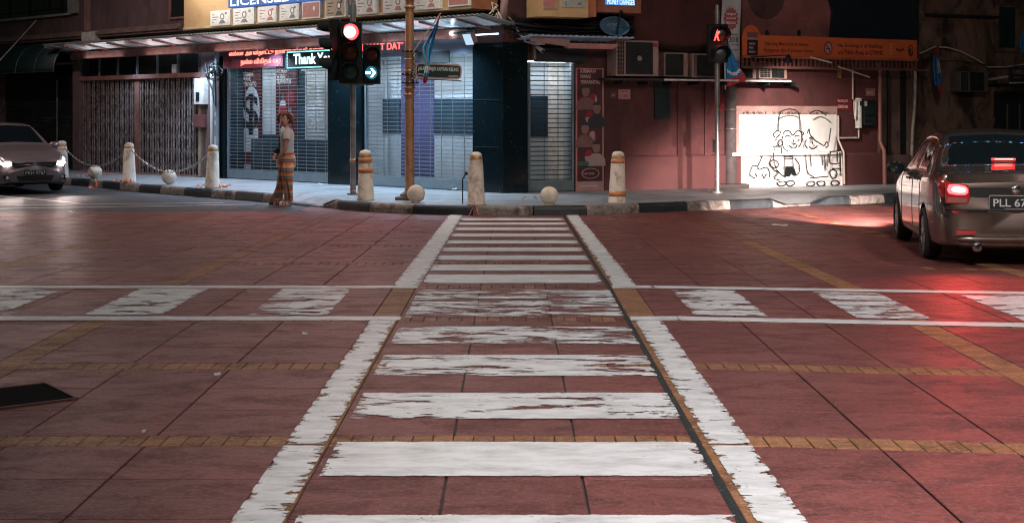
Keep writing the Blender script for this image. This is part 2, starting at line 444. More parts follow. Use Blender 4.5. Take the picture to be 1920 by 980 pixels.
for k in range(9): p.rect(x - .66, x, 11.72, 13.50, .475 - (k % 2) * .02, .12, (), nv=1); x -= 1.36
x = 1.50
for k in range(9): p.rect(x, x + .60, 11.76, 13.48, .462 + (k % 2) * .015, .12, (), nv=1); x += 1.30
p.build('side_crossing_marking')
p = Paint()
def lane(a, b, wd, wear=.36, z=-.007):
    a = Vector(a); b = Vector(b); d = (b - a).normalized(); n = Vector((-d.y, d.x, 0)) * wd / 2
    L = (b - a).length
    p.quad([a - n, b - n, b + n, a + n], L, wd, wear, .05)
lane(G(-300, 396, -.007), G(480, 383, -.007), .12); lane(G(-300, 388, -.007), G(420, 380, -.007), .10); lane(G(-60, 362, -.007), G(150, 381, -.007), .10)
p.build('lane_marking')

# ------------------------------------------------------------------ kerb and pavement
kpx = [(-420, 322), (-150, 333), (115, 345), (250, 358), (400, 370), (520, 380), (610, 390), (700, 398), (800, 402), (900, 404), (1000, 404), (1100, 403), (1200, 399),
       (1300, 395), (1400, 391), (1450, 389), (1520, 385), (1620, 382), (1750, 374), (2000, 366), (2300, 358)]
kp = [G(x, y) for x, y in kpx]
# resample
dense = []
for i in range(len(kp) - 1):
    a0, a, b, b1 = kp[max(i - 1, 0)], kp[i], kp[i + 1], kp[min(i + 2, len(kp) - 1)]
    n = max(2, int((b - a).length / .12))
    for k in range(n):
        t = k / n; t2 = t * t; t3 = t2 * t
        dense.append(.5 * ((2 * a) + (-a0 + b) * t + (2 * a0 - 5 * a + 4 * b - b1) * t2 + (-a0 + 3 * a - 3 * b + b1) * t3))
dense.append(kp[-1])
def pxof(v): return 960 + v.x * FPX / v.y
def kh(v):
    x = pxof(v)
    def dip(a, b, r_): return max(0.0, min(1.0, min((x - a) / r_, (b - x) / r_))) if a < x < b else 0.0
    return .15 - .125 * max(dip(505, 628, 26), dip(1445, 1560, 30))
inner = []; KW = .17
for i, q in enumerate(dense):
    d = (dense[min(i + 1, len(dense) - 1)] - dense[max(i - 1, 0)]).normalized(); inner.append(q + Vector((-d.y, d.x, 0)) * KW)
mb = MB(); acc = 0.0; blk = 0; idx = []
for i in range(len(dense) - 1):
    idx.append(blk); acc += (dense[i + 1] - dense[i]).length
    if acc > .88 + (.06 if blk % 3 else -.05): acc = 0; blk += 1
for i in range(len(dense) - 1):
    a, b, c, d = dense[i], dense[i + 1], inner[i + 1], inner[i]; h0, h1 = kh(a), kh(b)
    # end joint between blocks: pull slightly in
    j0 = (i > 0 and idx[i - 1] != idx[i]); j1 = (i < len(idx) - 1 and idx[i + 1] != idx[i])
    if j0: a = a.lerp(dense[i + 1], .08); d = d.lerp(inner[i + 1], .08)
    if j1: b = b.lerp(dense[i], .08); c = c.lerp(inner[i], .08)
    sec = [(0.0, -.02), (.005, .6), (.02, .86), (.055, 1.0), (1.0, 1.0), (1.0, -.02)]
    def prof(P, Q, h):
        dd = (Q - P); L = dd.length; return [P + dd * (min(s0 / L, 1) if s0 < .5 else 1) + Vector((0, 0, max(h * zz, -.011))) for s0, zz in sec]
    A = prof(a, d, h0 + .006); B_ = prof(b, c, h1 + .006); n = len(sec)
    mb.add(A + B_, [(k, n + k, n + k + 1, k + 1) for k in range(n - 1)] + [tuple(range(n)), tuple(reversed(range(n, 2 * n)))], idx[i] % 2)
tag(mb.build('kerb', [KBLACK, KWHITE]), kind='structure')
mb = MB()
rows = []
for q in inner:
    far = Vector((q.x * 1.0, 60, 0)); r_ = []
    h = kh(q)
    nx = Vector((q.x, q.y, 0))
    for t, zz in ((0, h), (.45, h + (.15 - h) * .6), (.9, .15), (2.0, .15), (14, .15)):
        r_.append(Vector((q.x, q.y + t, zz)))
    rows.append(r_)
mb.grid(rows, 0, False)
PAVE2 = PAVE
tag(mb.build('pavement', PAVE2), kind='structure')

# ================================================================== facades
FL = Fr((-.2, 27.4), (11.5, -11.1)); FR = Fr((.31, 27.62), (7.7, 3.4))
FL2 = FL
MAROON = M('maroon_render', (.088, .022, .022), rough=.72, var=.22, vs_=1.5, dirt=(.04, .014, .014), dlo=.45, dhi=.78, dscale=1.1, streak=1.6, bump=.25, bs=30)
UPPER = M('faded_mauve_render', (.16, .10, .105), rough=.8, var=.2, vs_=1.2, dirt=(.07, .045, .05), dlo=.45, dhi=.8, dscale=.9, streak=2, bump=.25, bs=25)
UPPER2 = M('brown_render', (.085, .034, .033), rough=.8, var=.3, vs_=1.4, dirt=(.04, .02, .02), dlo=.4, dhi=.75, dscale=1, bump=.2)
PLINTH = M('plinth_maroon', (.088, .024, .023), rough=.7, var=.2, vs_=1.4, dirt=(.08, .03, .03), dlo=.45, dhi=.75, dscale=1.4, bump=.3, bs=25)
GRAN, t, b, out = new_mat('black_granite')
b.inputs['Roughness'].default_value = .13; b.inputs['Specular IOR Level'].default_value = .28
pp = pos(t); sp = ramp(t, noise_(t, pp, 48, 2, .4), .735, .76)
t.links.new(mixc(t, sp, (.004, .010, .013), (.30, .42, .45)), b.inputs['Base Color'])
ALU = M('aluminium', (.38, .43, .46), rough=.33, metal=.85, var=.15, vs_=8)
GREYF = M('grey_frame', (.17, .22, .25), rough=.4, metal=.3, var=.15, vs_=4)
DARK = M('dark_void', (.008, .011, .012), rough=.6, var=.3)
TEALD = M('dark_teal_metal', (.007, .016, .018), rough=.5, var=.4, vs_=5, dirt=(.018, .022, .022), dscale=3)
BLACKP = M('black_plastic', (.010, .012, .013), rough=.35, var=.3, vs_=10)
WHITEW = M('white_panel', (.46, .51, .54), rough=.55, var=.08, vs_=2, dirt=(.42, .46, .48), dscale=1.4)
GREYSH = M('grey_slat_panel', (.40, .42, .43), rough=.5, var=.12, vs_=3)
WOODP = M('pinkish_brown_timber', (.30, .135, .11), rough=.6, var=.25, vs_=5, dirt=(.12, .05, .045), dscale=3, bump=.3)
YSIGN = M('cream_yellow_board', (.60, .40, .21), rough=.5, var=.10, vs_=2, dirt=(.36, .20, .09), dlo=.55, dhi=.85, dscale=1.5)
WHITE = M('white_paint', (.70, .66, .62), rough=.5, var=.12, vs_=6, dirt=(.35, .30, .26), dscale=5)
TXTW = M('white_lettering', (.75, .75, .75), rough=.5, var=.03)
TXTP = M('pale_pink_lettering', (.62, .42, .42), rough=.5, var=.03)
TXTK = M('black_lettering', (.02, .018, .016), rough=.5, var=.03)
CONC = M('weathered_plaster', (.16, .092, .068), rough=.85, var=.3, vs_=1.6, dirt=(.028, .018, .014), dlo=.46, dhi=.60, dscale=.85, streak=2.0, bump=.4, bs=18)
CREAMB = M('cream_bulwark', (.45, .36, .28), rough=.7, var=.2, vs_=4, dirt=(.15, .1, .08), dscale=4)
def E(name, col, s): return M(name, (.02, .02, .02), emit=col, estr=s)
def area(name, loc, tgt, sx, sy, en, col, parent=None, spread=180):
    l = bpy.data.lights.new(name, 'AREA'); l.shape = 'RECTANGLE'; l.size = sx; l.size_y = sy; l.energy = en; l.color = col; l.spread = R(spread)
    o = bpy.data.objects.new(name, l); COL.objects.link(o); loc = Vector(loc)
    o.rotation_euler = (Vector(tgt) - loc).to_track_quat('-Z', 'Y').to_euler(); o.location = loc
    if parent is not None:
        o.location = WM[parent].inverted() @ loc
        q = WM[parent].to_quaternion().inverted() @ (Vector(tgt) - loc).to_track_quat('-Z', 'Y'); o.rotation_euler = q.to_euler(); o.parent = parent
    return o
def spot(name, loc, tgt, en, col, ang, blend=.6, rad=.1, parent=None):
    l = bpy.data.lights.new(name, 'SPOT'); l.energy = en; l.color = col; l.spot_size = R(ang); l.spot_blend = blend; l.shadow_soft_size = rad
    o = bpy.data.objects.new(name, l); COL.objects.link(o); loc = Vector(loc); o.location = loc
    q = (Vector(tgt) - loc).to_track_quat('-Z', 'Y')
    if parent is not None:
        o.location = WM[parent].inverted() @ loc; q = WM[parent].to_quaternion().inverted() @ q; o.parent = parent
    o.rotation_euler = q.to_euler(); return o
def fthing(F, px, o, z, label, cat, name, group=None):
    p_ = F.P(F.s(px, o), o, z); rz = math.atan2(F.e[1], F.e[0])
    return empty(name, p_, rz, label, cat, group)

# ------------------------------------------------------------------ corner money-changer shop
H = 6.6
shop = fthing(FL, 940, 0, .15, 'corner shophouse with black granite pillars and pale grilles lit from inside', 'building', 'corner_shop')
sA0, sA1 = FL.s(425), FL.s(616); sP1 = FL.s(618), FL.s(680); sB0, sB1 = FL.s(683), FL.s(890); sL = FL.s(405)
zt = 2.86
wl = MB()       # walls over the openings, the upper storey and the backs
wl.fb(FL, sL, 0, -.35, -.02, 2.98, 3.75); wl.fb(FL, sL, 0, -.35, -.04, 3.75, H)
wl.build('upper_wall', UPPER2, shop)
fa = MB(); fa.fb(FL, sP1[1] - .02, sB1 + .0, -.02, .03, zt, 3.32); FASC = M('blue_grey_fascia', (.16, .20, .27), rough=.35, metal=.2, var=.2, vs_=2)
fa.build('fascia', FASC, shop)
fk = MB(); fk.fb(FL, FL.s(786), FL.s(846), .03, .05, FL.z(816, 118), FL.z(816, 97)); fk.build('dark_fascia_panel', DARK, shop)
def granite(poly, name, z0=.15, z1=3.05):
    m = MB(); m.prism([(p_.x, p_.y) for p_ in poly], Matrix.Translation((0, 0, z0)), z1 - z0)
    for z in (1.02, 1.94): pass
    m.build(name, GRAN, shop, bevel=.006)
granite([FL.P(sL, -.35, 0), FL.P(FL.s(424), -.35, 0), FL.P(FL.s(424), .05, 0), FL.P(sL, .05, 0)][::-1], 'pillar')
granite([FL.P(sP1[0], -.35, 0), FL.P(sP1[1], -.35, 0), FL.P(sP1[1], .05, 0), FL.P(sP1[0], .05, 0)][::-1], 'pillar')
granite([FL.P(FL.s(890), -.35, 0), FL.P(FL.s(890), .06, 0), Vector((-.17, 27.33, 0)), Vector((.30, 27.50, 0)), FR.P(FR.s(990), .0, 0), FR.P(FR.s(990), -.4, 0), Vector((-.1, 28.2, 0))], 'pillar')
mb = MB()
for z in (1.03, 1.95): mb.fb(FL, FL.s(891), -.01, .058, .0615, z, z + .006)
build_split(mb, 'granite_joint', M('joint_grey', (.03, .05, .055), rough=.4), shop)
def shutter(F, s0, s1, z0, z1, name, mat=ALU, pitch=.080, link=.33, bar=.017):
    m = MB(); z = z0 + .05
    while z < z1 - .02:
        m.fb(F, s0, s1, -.055, -.037, z, z + bar); z += pitch
    a = s0 + .05
    while a < s1:
        m.fb(F, a - .006, a + .006, -.036, -.030, z0, z1); a += link
    o_ = m.build(name, mat, shop)
    k = MB(); k.fb(F, s0, s1, -.07, -.02, z0 - .16, z0 + .04); k.fb(F, s0 - .0, s0 + .045, -.08, -.005, z0 - .16, z1); k.fb(F, s1 - .045, s1, -.08, -.005, z0 - .16, z1)
    k.build('shutter_rail', GREYF, o_, bevel=.004)
    return o_
shutter(FL, sA0, sA1, .33, 2.86, 'roller_grille'); shutter(FL, sB0, sB1, .33, 2.86, 'roller_grille')
sC0, sC1 = FR.s(991), FR.s(1077)
DALU = M('dark_grille', (.05, .06, .065), rough=.4, metal=.7, var=.2)
shutter(FR, sC0, sC1, .33, 2.66, 'roller_grille', DALU, .092, .30, .019)
# show windows behind the grilles
def back(F, s0, s1, z1, items, o=-.55):
    m = MB(); m.fb(F, s0 - .02, s1 + .02, o - .05, o, .15, z1); m.fb(F, s0 - .06, s0 - .02, o, -.1, .15, z1); m.fb(F, s1 + .02, s1 + .06, o, -.1, .15, z1)
    m.fb(F, s0 - .06, s1 + .06, o - .05, -.1, z1, z1 + .05); m.fb(F, s0 - .02, s1 + .02, o, -.09, .15, .20)
    m.build('show_window_lining', items[0], shop)
    for (nm, mt, x0, x1, y0, y1) in items[1:]:
        k = MB(); k.px(F, x0, x1, y0, y1, o + .002, o + .02); k.build(nm, mt, shop)
PURP = M('purple_panel', (.085, .08, .20), rough=.5, var=.15, vs_=2)
DGL = M('dark_glazing_and_reflection', (.03, .055, .075), rough=.15, var=.3, vs_=1.5)  # dark glazing, also used for the painted window reflections
REDP = M('dark_red_panel', (.13, .02, .03), rough=.5, var=.15)
LBL = M('pale_blue_panel', (.55, .64, .72), rough=.5, var=.06)
back(FL, sA0, sA1, 2.95, [DGL, ('white_board', WHITEW, 492, 520, 110, 252), ('slatted_door', GREYSH, 572, 622, 112, 262)])
back(FL, sB0, sB1, 2.95, [WHITEW, ('reflection_band', DGL, 676, 750, 186, 250), ('reflection_band', DGL, 814, 900, 186, 252), ('purple_door', PURP, 752, 813, 100, 345), ('dark_strip', DGL, 676, 704, 100, 340)])  # the dark bands paint the window reflection into the colour
back(FR, sC0, sC1, 2.75, [WHITEW, ('reflection_band', DGL, 975, 1027, 180, 256), ('bright_blind', WHITE, 1028, 1062, 118, 345)])  # same painted reflection as a dark band on the side window
# slats of the grey door and the blinds, as relief
mb = MB()
for k in range(22):
    z = 2.75 - k * .075; mb.fb(FL, FL.s(573, -.5), FL.s(621, -.5), -.529, -.520, z, z + .055)
mb.build('door_slats', GREYSH, shop)
# posters in the window
def figure(m, F, s, o, z, sc, mi_skin, mi_cloth, lean=0):
    Mx = F.Mx(s, o, z)
    el = [(math.cos(a) * .085 * sc + lean * sc, .36 * sc + math.sin(a) * .11 * sc) for a in [i * math.pi / 7 for i in range(14)]]
    m.prism(el, Mx, .003, mi_skin)
    m.prism([(-.20 * sc, 0), (.20 * sc, 0), (.19 * sc, .14 * sc), (.08 * sc, .24 * sc), (-.08 * sc, .24 * sc), (-.19 * sc, .15 * sc)], Mx, .0025, mi_cloth)
def disc(m, F, s, o, z, rx, ry, mi, a0=0, a1=2 * math.pi, d=.002):
    pts = [(math.cos(a0 + (a1 - a0) * i / 20) * rx, math.sin(a0 + (a1 - a0) * i / 20) * ry) for i in range(20 + (a1 - a0 < 6))]
    m.prism(pts, F.Mx(s, o, z), d, mi)
SKIN_P = M('printed_skin', (.24, .12, .10), rough=.6, var=.1); CLO1 = M('printed_cloth', (.18, .08, .08), rough=.6, var=.2); CLO2 = M('printed_dark_cloth', (.03, .03, .04), rough=.6)
PRED = M('printed_red', (.26, .02, .02), rough=.5, var=.1); PWH = M('printed_white', (.34, .24, .23), rough=.5, var=.05); PTEAL = M('printed_teal', (.04, .12, .11), rough=.5)
PBLK = M('printed_black', (.012, .014, .018), rough=.4)
o = -.50
b1 = MB(); b1.px(FL, 455, 489, 124, 330, o, o + .01); p1 = b1.build('poster', M('poster_maroon', (.075, .014, .02), rough=.5, var=.1), shop)
b1 = MB(); sc_ = FL.s(471, o + .02)
disc(b1, FL, sc_, o + .012, FL.z(471, 205, o), .33, .55, 0); b1.px(FL, 457, 484, 240, 285, o + .012, o + .016, 0); b1.px(FL, 457, 474, 308, 333, o + .012, o + .018, 0)
build_split(b1, 'poster_ground', LBL, p1)
text('$', FL.Mx(FL.s(455, o + .03), o + .02, FL.z(460, 252, o)), 0.62, .98, PBLK, p1, .004, off=.02)
text('KIRIMAN\nWANG\nTERPANTAS', FL.Mx(FL.s(456, o + .02), o + .014, FL.z(460, 162, o)), .52, .34, TXTW, p1, .003, off=.01)
b1 = MB(); b1.px(FL, 517, 556, 124, 330, o, o + .01); p2 = b1.build('poster', M('poster_dark_red', (.06, .012, .018), rough=.5, var=.1), shop)
text('KIRIMAN\nWANG\nTERPANTAS', FL.Mx(FL.s(518, o + .02), o + .014, FL.z(520, 158, o)), .56, .36, TXTW, p2, .003, off=.01)
b1 = MB()
for k, (yy, dx) in enumerate(((190, -6), (215, 8), (240, -5), (268, 6))):
    disc(b1, FL, FL.s(537 - dx, o + .02), o + .011, FL.z(537, yy - 6, o), .17, .17, 2); figure(b1, FL, FL.s(536 + dx, o + .02), o + .014, FL.z(536, yy + 8, o), .55, 0, 1)
b1.build('printed_people', [SKIN_P, LBL, PRED], p2)
# dark block added for the dim motorcycle reflections in the lower grille
mb = MB(); mb.px(FL, 470, 625, 262, 330, -.545, -.40); mb.build('reflection_block', DGL, shop, bevel=.02)
# light inside
LWHITE = (.78, .90, 1.0)
for F, a0, a1, en in ((FL, sA0, sA1, 14), (FL, sB0, sB1, 11), (FR, sC0, sC1, 7)):
    mid = (a0 + a1) / 2; L_ = a1 - a0
    area('window_lamp', F.P(mid, -.16, 2.70), F.P(mid, -.5, 1.1), L_ * .9, .06, en, LWHITE, shop)
    m = MB(); m.tube([F.P(a0 + .1, -.20, 2.90 if F is FL else 2.70), F.P(a1 - .1, -.20, 2.90 if F is FL else 2.70)], .013); m.build('fluorescent_tube', E('tube_glow', (.8, .93, 1.0), 6), shop)
# wall of the shop round the grille on the side street
mb = MB(); s3 = FR.s(1135); mb.fb(FR, FR.s(990), sC1 + .02, -.35, -.02, 2.72, 3.6); mb.fb(FR, sC1 + .02, s3, -.35, 0, .15, 3.6); mb.fb(FR, FR.s(990) - .2, s3, -.36, -.03, 3.6, H)
mb.build('side_wall', UPPER2, shop)
mb = MB(); mb.px(FR, 1004, 1098, 90, 117, 0, .10); mb.build('shutter_box', TEALD, shop, bevel=.01)
# chamfer above the pillar
mb = MB(); mb.prism([(-.17, 27.36), (.30, 27.53), (.35, 27.9), (-.3, 27.9)], Matrix.Translation((0, 0, 3.05)), H - 3.05); mb.build('corner_wall', UPPER2, shop)

# ------------------------------------------------------------------ shophouse on the left, with folding gate
FG = FL
lb = fthing(FG, 280, 0, .15, 'old mauve shophouse with tall folding metal gate beside the corner shop', 'building', 'shophouse')
g0, g1 = FG.s(150), FG.s(372)
mb = MB(); e0 = FG.s(-420)
mb.fb(FG, e0, sL, -.4, 0, FG.z(250, 66), H)
mb.fb(FG, g1 + .12, sL, -.4, 0.02, .15, FG.z(390, 60))
mb.fb(FG, FG.s(138), g0, -.4, .03, .15, FG.z(145, 60)); mb.fb(FG, e0, FG.s(5), -.4, .0, .15, FG.z(0, 80))
mb.fb(FG, e0, sL, -.9, -.8, .15, H)
mb.build('wall', UPPER, lb)
mb = MB(); mb.fb(FG, e0, FG.s(342), 0, .10, FG.z(250, 66) + .0, FG.z(250, 66) + .06); mb.fb(FG, e0, FG.s(342), 0, .16, FG.z(250, 66) + .06, FG.z(250, 66) + .13)
mb.fb(FG, e0, FG.s(342), 0, .07, FG.z(250, 66) + .13, FG.z(250, 66) + .2)
mb.build('cornice', M('cornice_plaster', (.26, .17, .16), rough=.7, var=.2, dirt=(.1, .07, .07), dscale=2), lb, bevel=.01)
mb = MB(); mb.px(FG, 152, 176, 60, 78, 0, .2); mb.build('pilaster_block', WHITE, lb, bevel=.02)
mb = MB(); mb.fb(FG, FG.s(163), FG.s(171), 0, .09, FG.z(166, 58), H); mb.build('pilaster', M('pilaster_pink', (.33, .19, .18), rough=.7), lb, bevel=.01)
mb = MB(); mb.px(FG, 320, 345, -60, 34, 0, .03); f_ = mb.build('window', DARK, lb); mb = MB(); mb.px(FG, 316, 346, 32, 36, 0, .06); mb.px(FG, 316, 320, -60, 34, 0, .05); mb.build('frame', WOODP, f_)
# wide window top left
mb = MB(); mb.fb(FG, e0, FG.s(134), .0, .04, FG.z(60, 34), H - .3); w1_ = mb.build('window', M('dim_glass', (.02, .028, .03), rough=.1, var=.5, vs_=3), lb)
mb = MB(); mb.fb(FG, e0, FG.s(136), .0, .10, FG.z(60, 36), FG.z(60, 32)); mb.fb(FG, FG.s(134), FG.s(148), 0, .12, FG.z(60, 34), H - .3)
mb.build('frame', M('pale_window_frame', (.38, .36, .32), rough=.6, dirt=(.15, .14, .12), dscale=4), w1_)
mb = MB()
for xx in (20, 57, 95, 118): mb.fb(FG, FG.s(xx), FG.s(xx + 2), .04, .07, FG.z(60, 34), H - .3)
mb.fb(FG, e0, FG.s(134), .04, .06, FG.z(60, 23), FG.z(60, 21)); build_split(mb, 'glazing_bar', DARK, w1_)
# gate
zg0, zg1 = .17, FG.z(270, 148)
gate = None
GATEM = M('rusty_gate_steel', (.40, .32, .30), rough=.5, metal=.35, var=.45, vs_=9, dirt=(.07, .045, .04), dlo=.45, dhi=.7, dscale=6)
for a, b_ in ((g0 + .03, FG.s(249) - .01), (FG.s(258) + .01, g1)):
    m = MB(); n = int((b_ - a) / .115); st = (b_ - a) / n
    for k in range(n + 1):
        q = a + k * st; m.fb(FG, q - .014, q + .014, -.10 + (k % 2) * .015, -.075 + (k % 2) * .015, zg0, zg1)
    nz = 6
    for k in range(n):
        for j in range(nz):
            z0 = zg0 + .12 + j * (zg1 - zg0 - .2) / nz; z1 = z0 + (zg1 - zg0 - .2) / nz * .55; q = a + k * st
            for (za, zb_) in ((z0, z1), (z1, z0)):
                m.hexa([FG.P(q, -.070, za), FG.P(q + st, -.070, zb_), FG.P(q + st, -.074, zb_), FG.P(q, -.074, za),
                        FG.P(q, -.070, za + .014), FG.P(q + st, -.070, zb_ + .014), FG.P(q + st, -.074, zb_ + .014), FG.P(q, -.074, za + .014)])
    gl = m.build('gate_leaf', GATEM, lb)
mb = MB(); mb.fb(FG, FG.s(249), FG.s(258), -.11, -.04, zg0, zg1 + .02); mb.fb(FG, g0 - .02, g1 + .08, -.12, .03, zg1, zg1 + .11); mb.fb(FG, g0 - .02, g1 + .08, -.12, .02, .15, .18)
mb.build('gate_frame', WOODP, lb, bevel=.006)
mb = MB(); mb.fb(FG, g0, g1, -.35, -.30, .15, 3.4); mb.build('inner_shutter', M('dim_brown_door', (.035, .022, .022), rough=.7, var=.4, vs_=4), lb)
zt0, zt1 = zg1 + .11, FG.z(270, 100)
mb = MB()
for k in range(7):
    q = g0 + .02 + (g1 - g0) * k / 6; mb.fb(FG, q - .02, q + .02, -.05, .0, zt0, zt1 + .3)
build_split(mb, 'transom_post', M('transom_post_teal', (.14, .15, .16), rough=.6, var=.4, vs_=4), lb)
mb = MB()
q = g0
while q < g1: mb.fb(FG, q - .006, q + .006, -.09, -.078, zt0, zt1 + .3); q += .085
mb.build('transom_bars', TEALD, lb)
# lamp box leaning in transom, light grey strips
mb = MB(); mb.px(FG, 322, 330, 121, 137, -.03, 0); mb.build('paper_notice', WHITE, lb)
# dark shutters at far left
mb = MB()
z = .18
while z < FG.z(60, 138): mb.fb(FG, FG.s(8), FG.s(138), -.12, -.10, z, z + .055); z += .075
mb.build('louvred_shutter', M('dark_louvre', (.016, .016, .018), rough=.5, var=.5, vs_=3, dirt=(.05, .04, .04), dscale=2), lb)
mb = MB()
for xx in (8, 57, 104, 136): mb.fb(FG, FG.s(xx) - .03, FG.s(xx) + .03, -.13, -.06, .15, FG.z(60, 132))
build_split(mb, 'shutter_post', TEALD, lb)
mb = MB(); mb.cyl(FG.P(FG.s(105), -.03, .15), FG.P(FG.s(105), -.03, FG.z(105, 150)), .018); mb.build('pipe', ALU, lb)
# meter boxes and pipe beside the gate
mb = MB(); mb.px(FG, 363, 381, 147, 196, 0, .16); k = mb.build('meter_box', WHITE, lb, bevel=.01); mb = MB(); mb.px(FG, 367, 373, 173, 190, .16, .17); mb.build('meter_glass', DARK, k)
mb = MB(); mb.px(FG, 362, 382, 215, 239, 0, .12); mb.build('letter_box', M('dull_red_box', (.16, .06, .06), rough=.5), lb, bevel=.008)
mb = MB(); mb.px(FG, 372, 384, 196, 330, 0, .02); mb.build('bare_plaster', CREAMB, lb)

# dark domed canopy at far left
cn = fthing(FG, 80, .0, 2.8, 'dark green barrel canopy over the closed shutters at the far left', 'canopy', 'barrel_canopy')
mb = MB(); rows = []
s0, s1 = FG.s(-420), FG.s(152); zc0, zc1 = FG.z(80, 138), FG.z(80, 84)
for k in range(13):
    a = math.pi / 2 * k / 12; rows.append([FG.P(s0 + (s1 - s0) * j / 8, .04 + .75 * math.cos(a), zc0 + (zc1 - zc0) * math.sin(a)) for j in range(9)])
mb.grid(rows); CANV = M('dark_canvas', (.010, .030, .030), rough=.5, var=.3)
mb.build('canvas', CANV, cn, solid=.01)
mb = MB()
for q in [s1 - .02 - i * 1.05 for i in range(8)]: mb.tube([FG.P(q, .05 + .76 * math.cos(math.pi / 2 * k / 10), zc0 + (zc1 - zc0 + .012) * math.sin(math.pi / 2 * k / 10)) for k in range(11)], .012, 6)
mb.tube([FG.P(s0, .80, zc0), FG.P(s1, .80, zc0)], .014, 6); mb.build('frame', M('dull_tube', (.10, .14, .14), rough=.4, metal=.5), cn)
# slanting pole
a_ = G(-25, 420); mb = MB()
sp_ = empty('slanting_pole', FG.P(FG.s(30), 1.0, 2.3), 0, 'thin pale pole slanting out over the street at top left', 'pole')
mb.cyl(FG.X(68, 39, .1), FG.X(-20, 135, 1.3), .022, .022, 10); mb.build('pole', M('pale_pole', (.42, .35, .30), rough=.4, metal=.3), sp_)

# ------------------------------------------------------------------ long awning
aw = fthing(FL, 500, .6, 3.3, 'long corrugated awning with translucent panels over the lit shopfronts', 'awning', 'awning')
a0, a1 = FL.s(78, .95), FL.s(905, .95); zi, zo = 3.32, 3.47
def corr(F, a0, a1, oi, oo, zi, zo, amp=.018, per=.13, th=.004):
    rows = []; n = int((a1 - a0) / per * 6)
    for i in range(n + 1):
        s = a0 + (a1 - a0) * i / n; dz = amp * math.sin(2 * math.pi * i / 6)
        rows.append([F.P(s, oi + (oo - oi) * k / 3, zi + (zo - zi) * k / 3 + dz) for k in range(4)])
    return MB().grid(rows)
corr(FL, a0, a1, .0, .95, zi + .06, zo + .06).build('corrugated_roof', M('corrugated_metal', (.42, .44, .40), rough=.45, metal=.3, var=.2, dirt=(.2, .2, .17), dscale=3), aw, solid=.004)
AWP = [M('opal_panel_%s' % n, c, rough=.35, var=.1) for n, c in (('white', (.74, .74, .76)), ('pink', (.72, .42, .42)), ('blue', (.45, .55, .62)), ('brown', (.28, .17, .15)))]
mb = MB(); s = a0 + .1; k = 0
while s < a1 - .2:
    fr = (s - a0) / (a1 - a0); mi = 3 if (fr < .22 and k % 2) else (2 if fr > .74 and k % 3 else (1 if k % 2 else 0))
    if fr < .15: mi = 3 if k % 2 else 2
    zq_ = lambda o: zi + (zo - zi) * o / .95 + .02; mb.hexa([FL.P(s, .92, zq_(.92)), FL.P(s + .50, .92, zq_(.92)), FL.P(s + .50, .2, zq_(.2)), FL.P(s, .2, zq_(.2)), FL.P(s, .92, zq_(.92) + .012), FL.P(s + .50, .92, zq_(.92) + .012), FL.P(s + .50, .2, zq_(.2) + .012), FL.P(s, .2, zq_(.2) + .012)], mi); s += .53; k += 1
mb.build('ceiling_panel', AWP, aw)
mb = MB(); mb.fb(FL, a0 + .25, FL.s(868, .3), .20, .27, 3.14, 3.33); mb.build('beam', WOODP, aw, bevel=.006)
mb = MB(); s = a0 + .1
while s < a1: mb.hexa([FL.P(s - .015, .93, zo - .03), FL.P(s + .015, .93, zo - .03), FL.P(s + .015, .0, zi - .02), FL.P(s - .015, .0, zi - .02), FL.P(s - .015, .93, zo + .01), FL.P(s + .015, .93, zo + .01), FL.P(s + .015, 0, zi + .012), FL.P(s - .015, 0, zi + .012)]); s += 1.06
build_split(mb, 'rafter', WOODP, aw)
mb = MB(); mb.tube([FL.P(a0 + 3.6, .13, 3.21), FL.P(a1 - .4, .13, 3.21)], .014)
mb.build('fluorescent_tube', E('cool_tube', (.62, .85, 1.0), 3.0), aw)
for fr, en in ((.20, 70), (.40, 260), (.56, 330), (.72, 350), (.86, 350), (.91, 200)):
    s = a0 + (a1 - a0) * fr; spot('awning_lamp', FL.P(s, .62, 3.30), FL.P(s, .75, 0), en, (.50, .74, 1.0), 128, .7, .06, aw)
for fr in (.12, .30, .48, .66, .84):
    s = a0 + (a1 - a0) * fr; area('awning_panel_fill', FL.P(s, .30, 3.12), FL.P(s, .62, 3.42), 1.9, .03, 4.5, (.95, .88, .90) if fr < .6 else (.7, .85, 1.0), aw)  # unseen upward area lights added so the ceiling panels look aglow
mb = MB(); mb.tube([FL.X(847, 63, .3), FL.X(886, 59, .3)], .016); mb.build('short_tube', TEALD, aw)
mb = MB(); p_ = FL.X(846, 63, .32); mb.lathe([(0, -.035), (.03, -.02), (.035, 0), (.03, .02), (0, .035)], p_, 12); mb.build('bare_bulb', E('bulb_blue_white', (.7, .88, 1.0), 30), aw)

# dark board standing for the shade in the gap between yellow sign and awning
sf = MB(); sf.fb(FL, FL.s(352, .2), FL.s(880, .2), .0, .12, 3.44, 3.66); sf.build('gap_shade_board', DARK, shop)

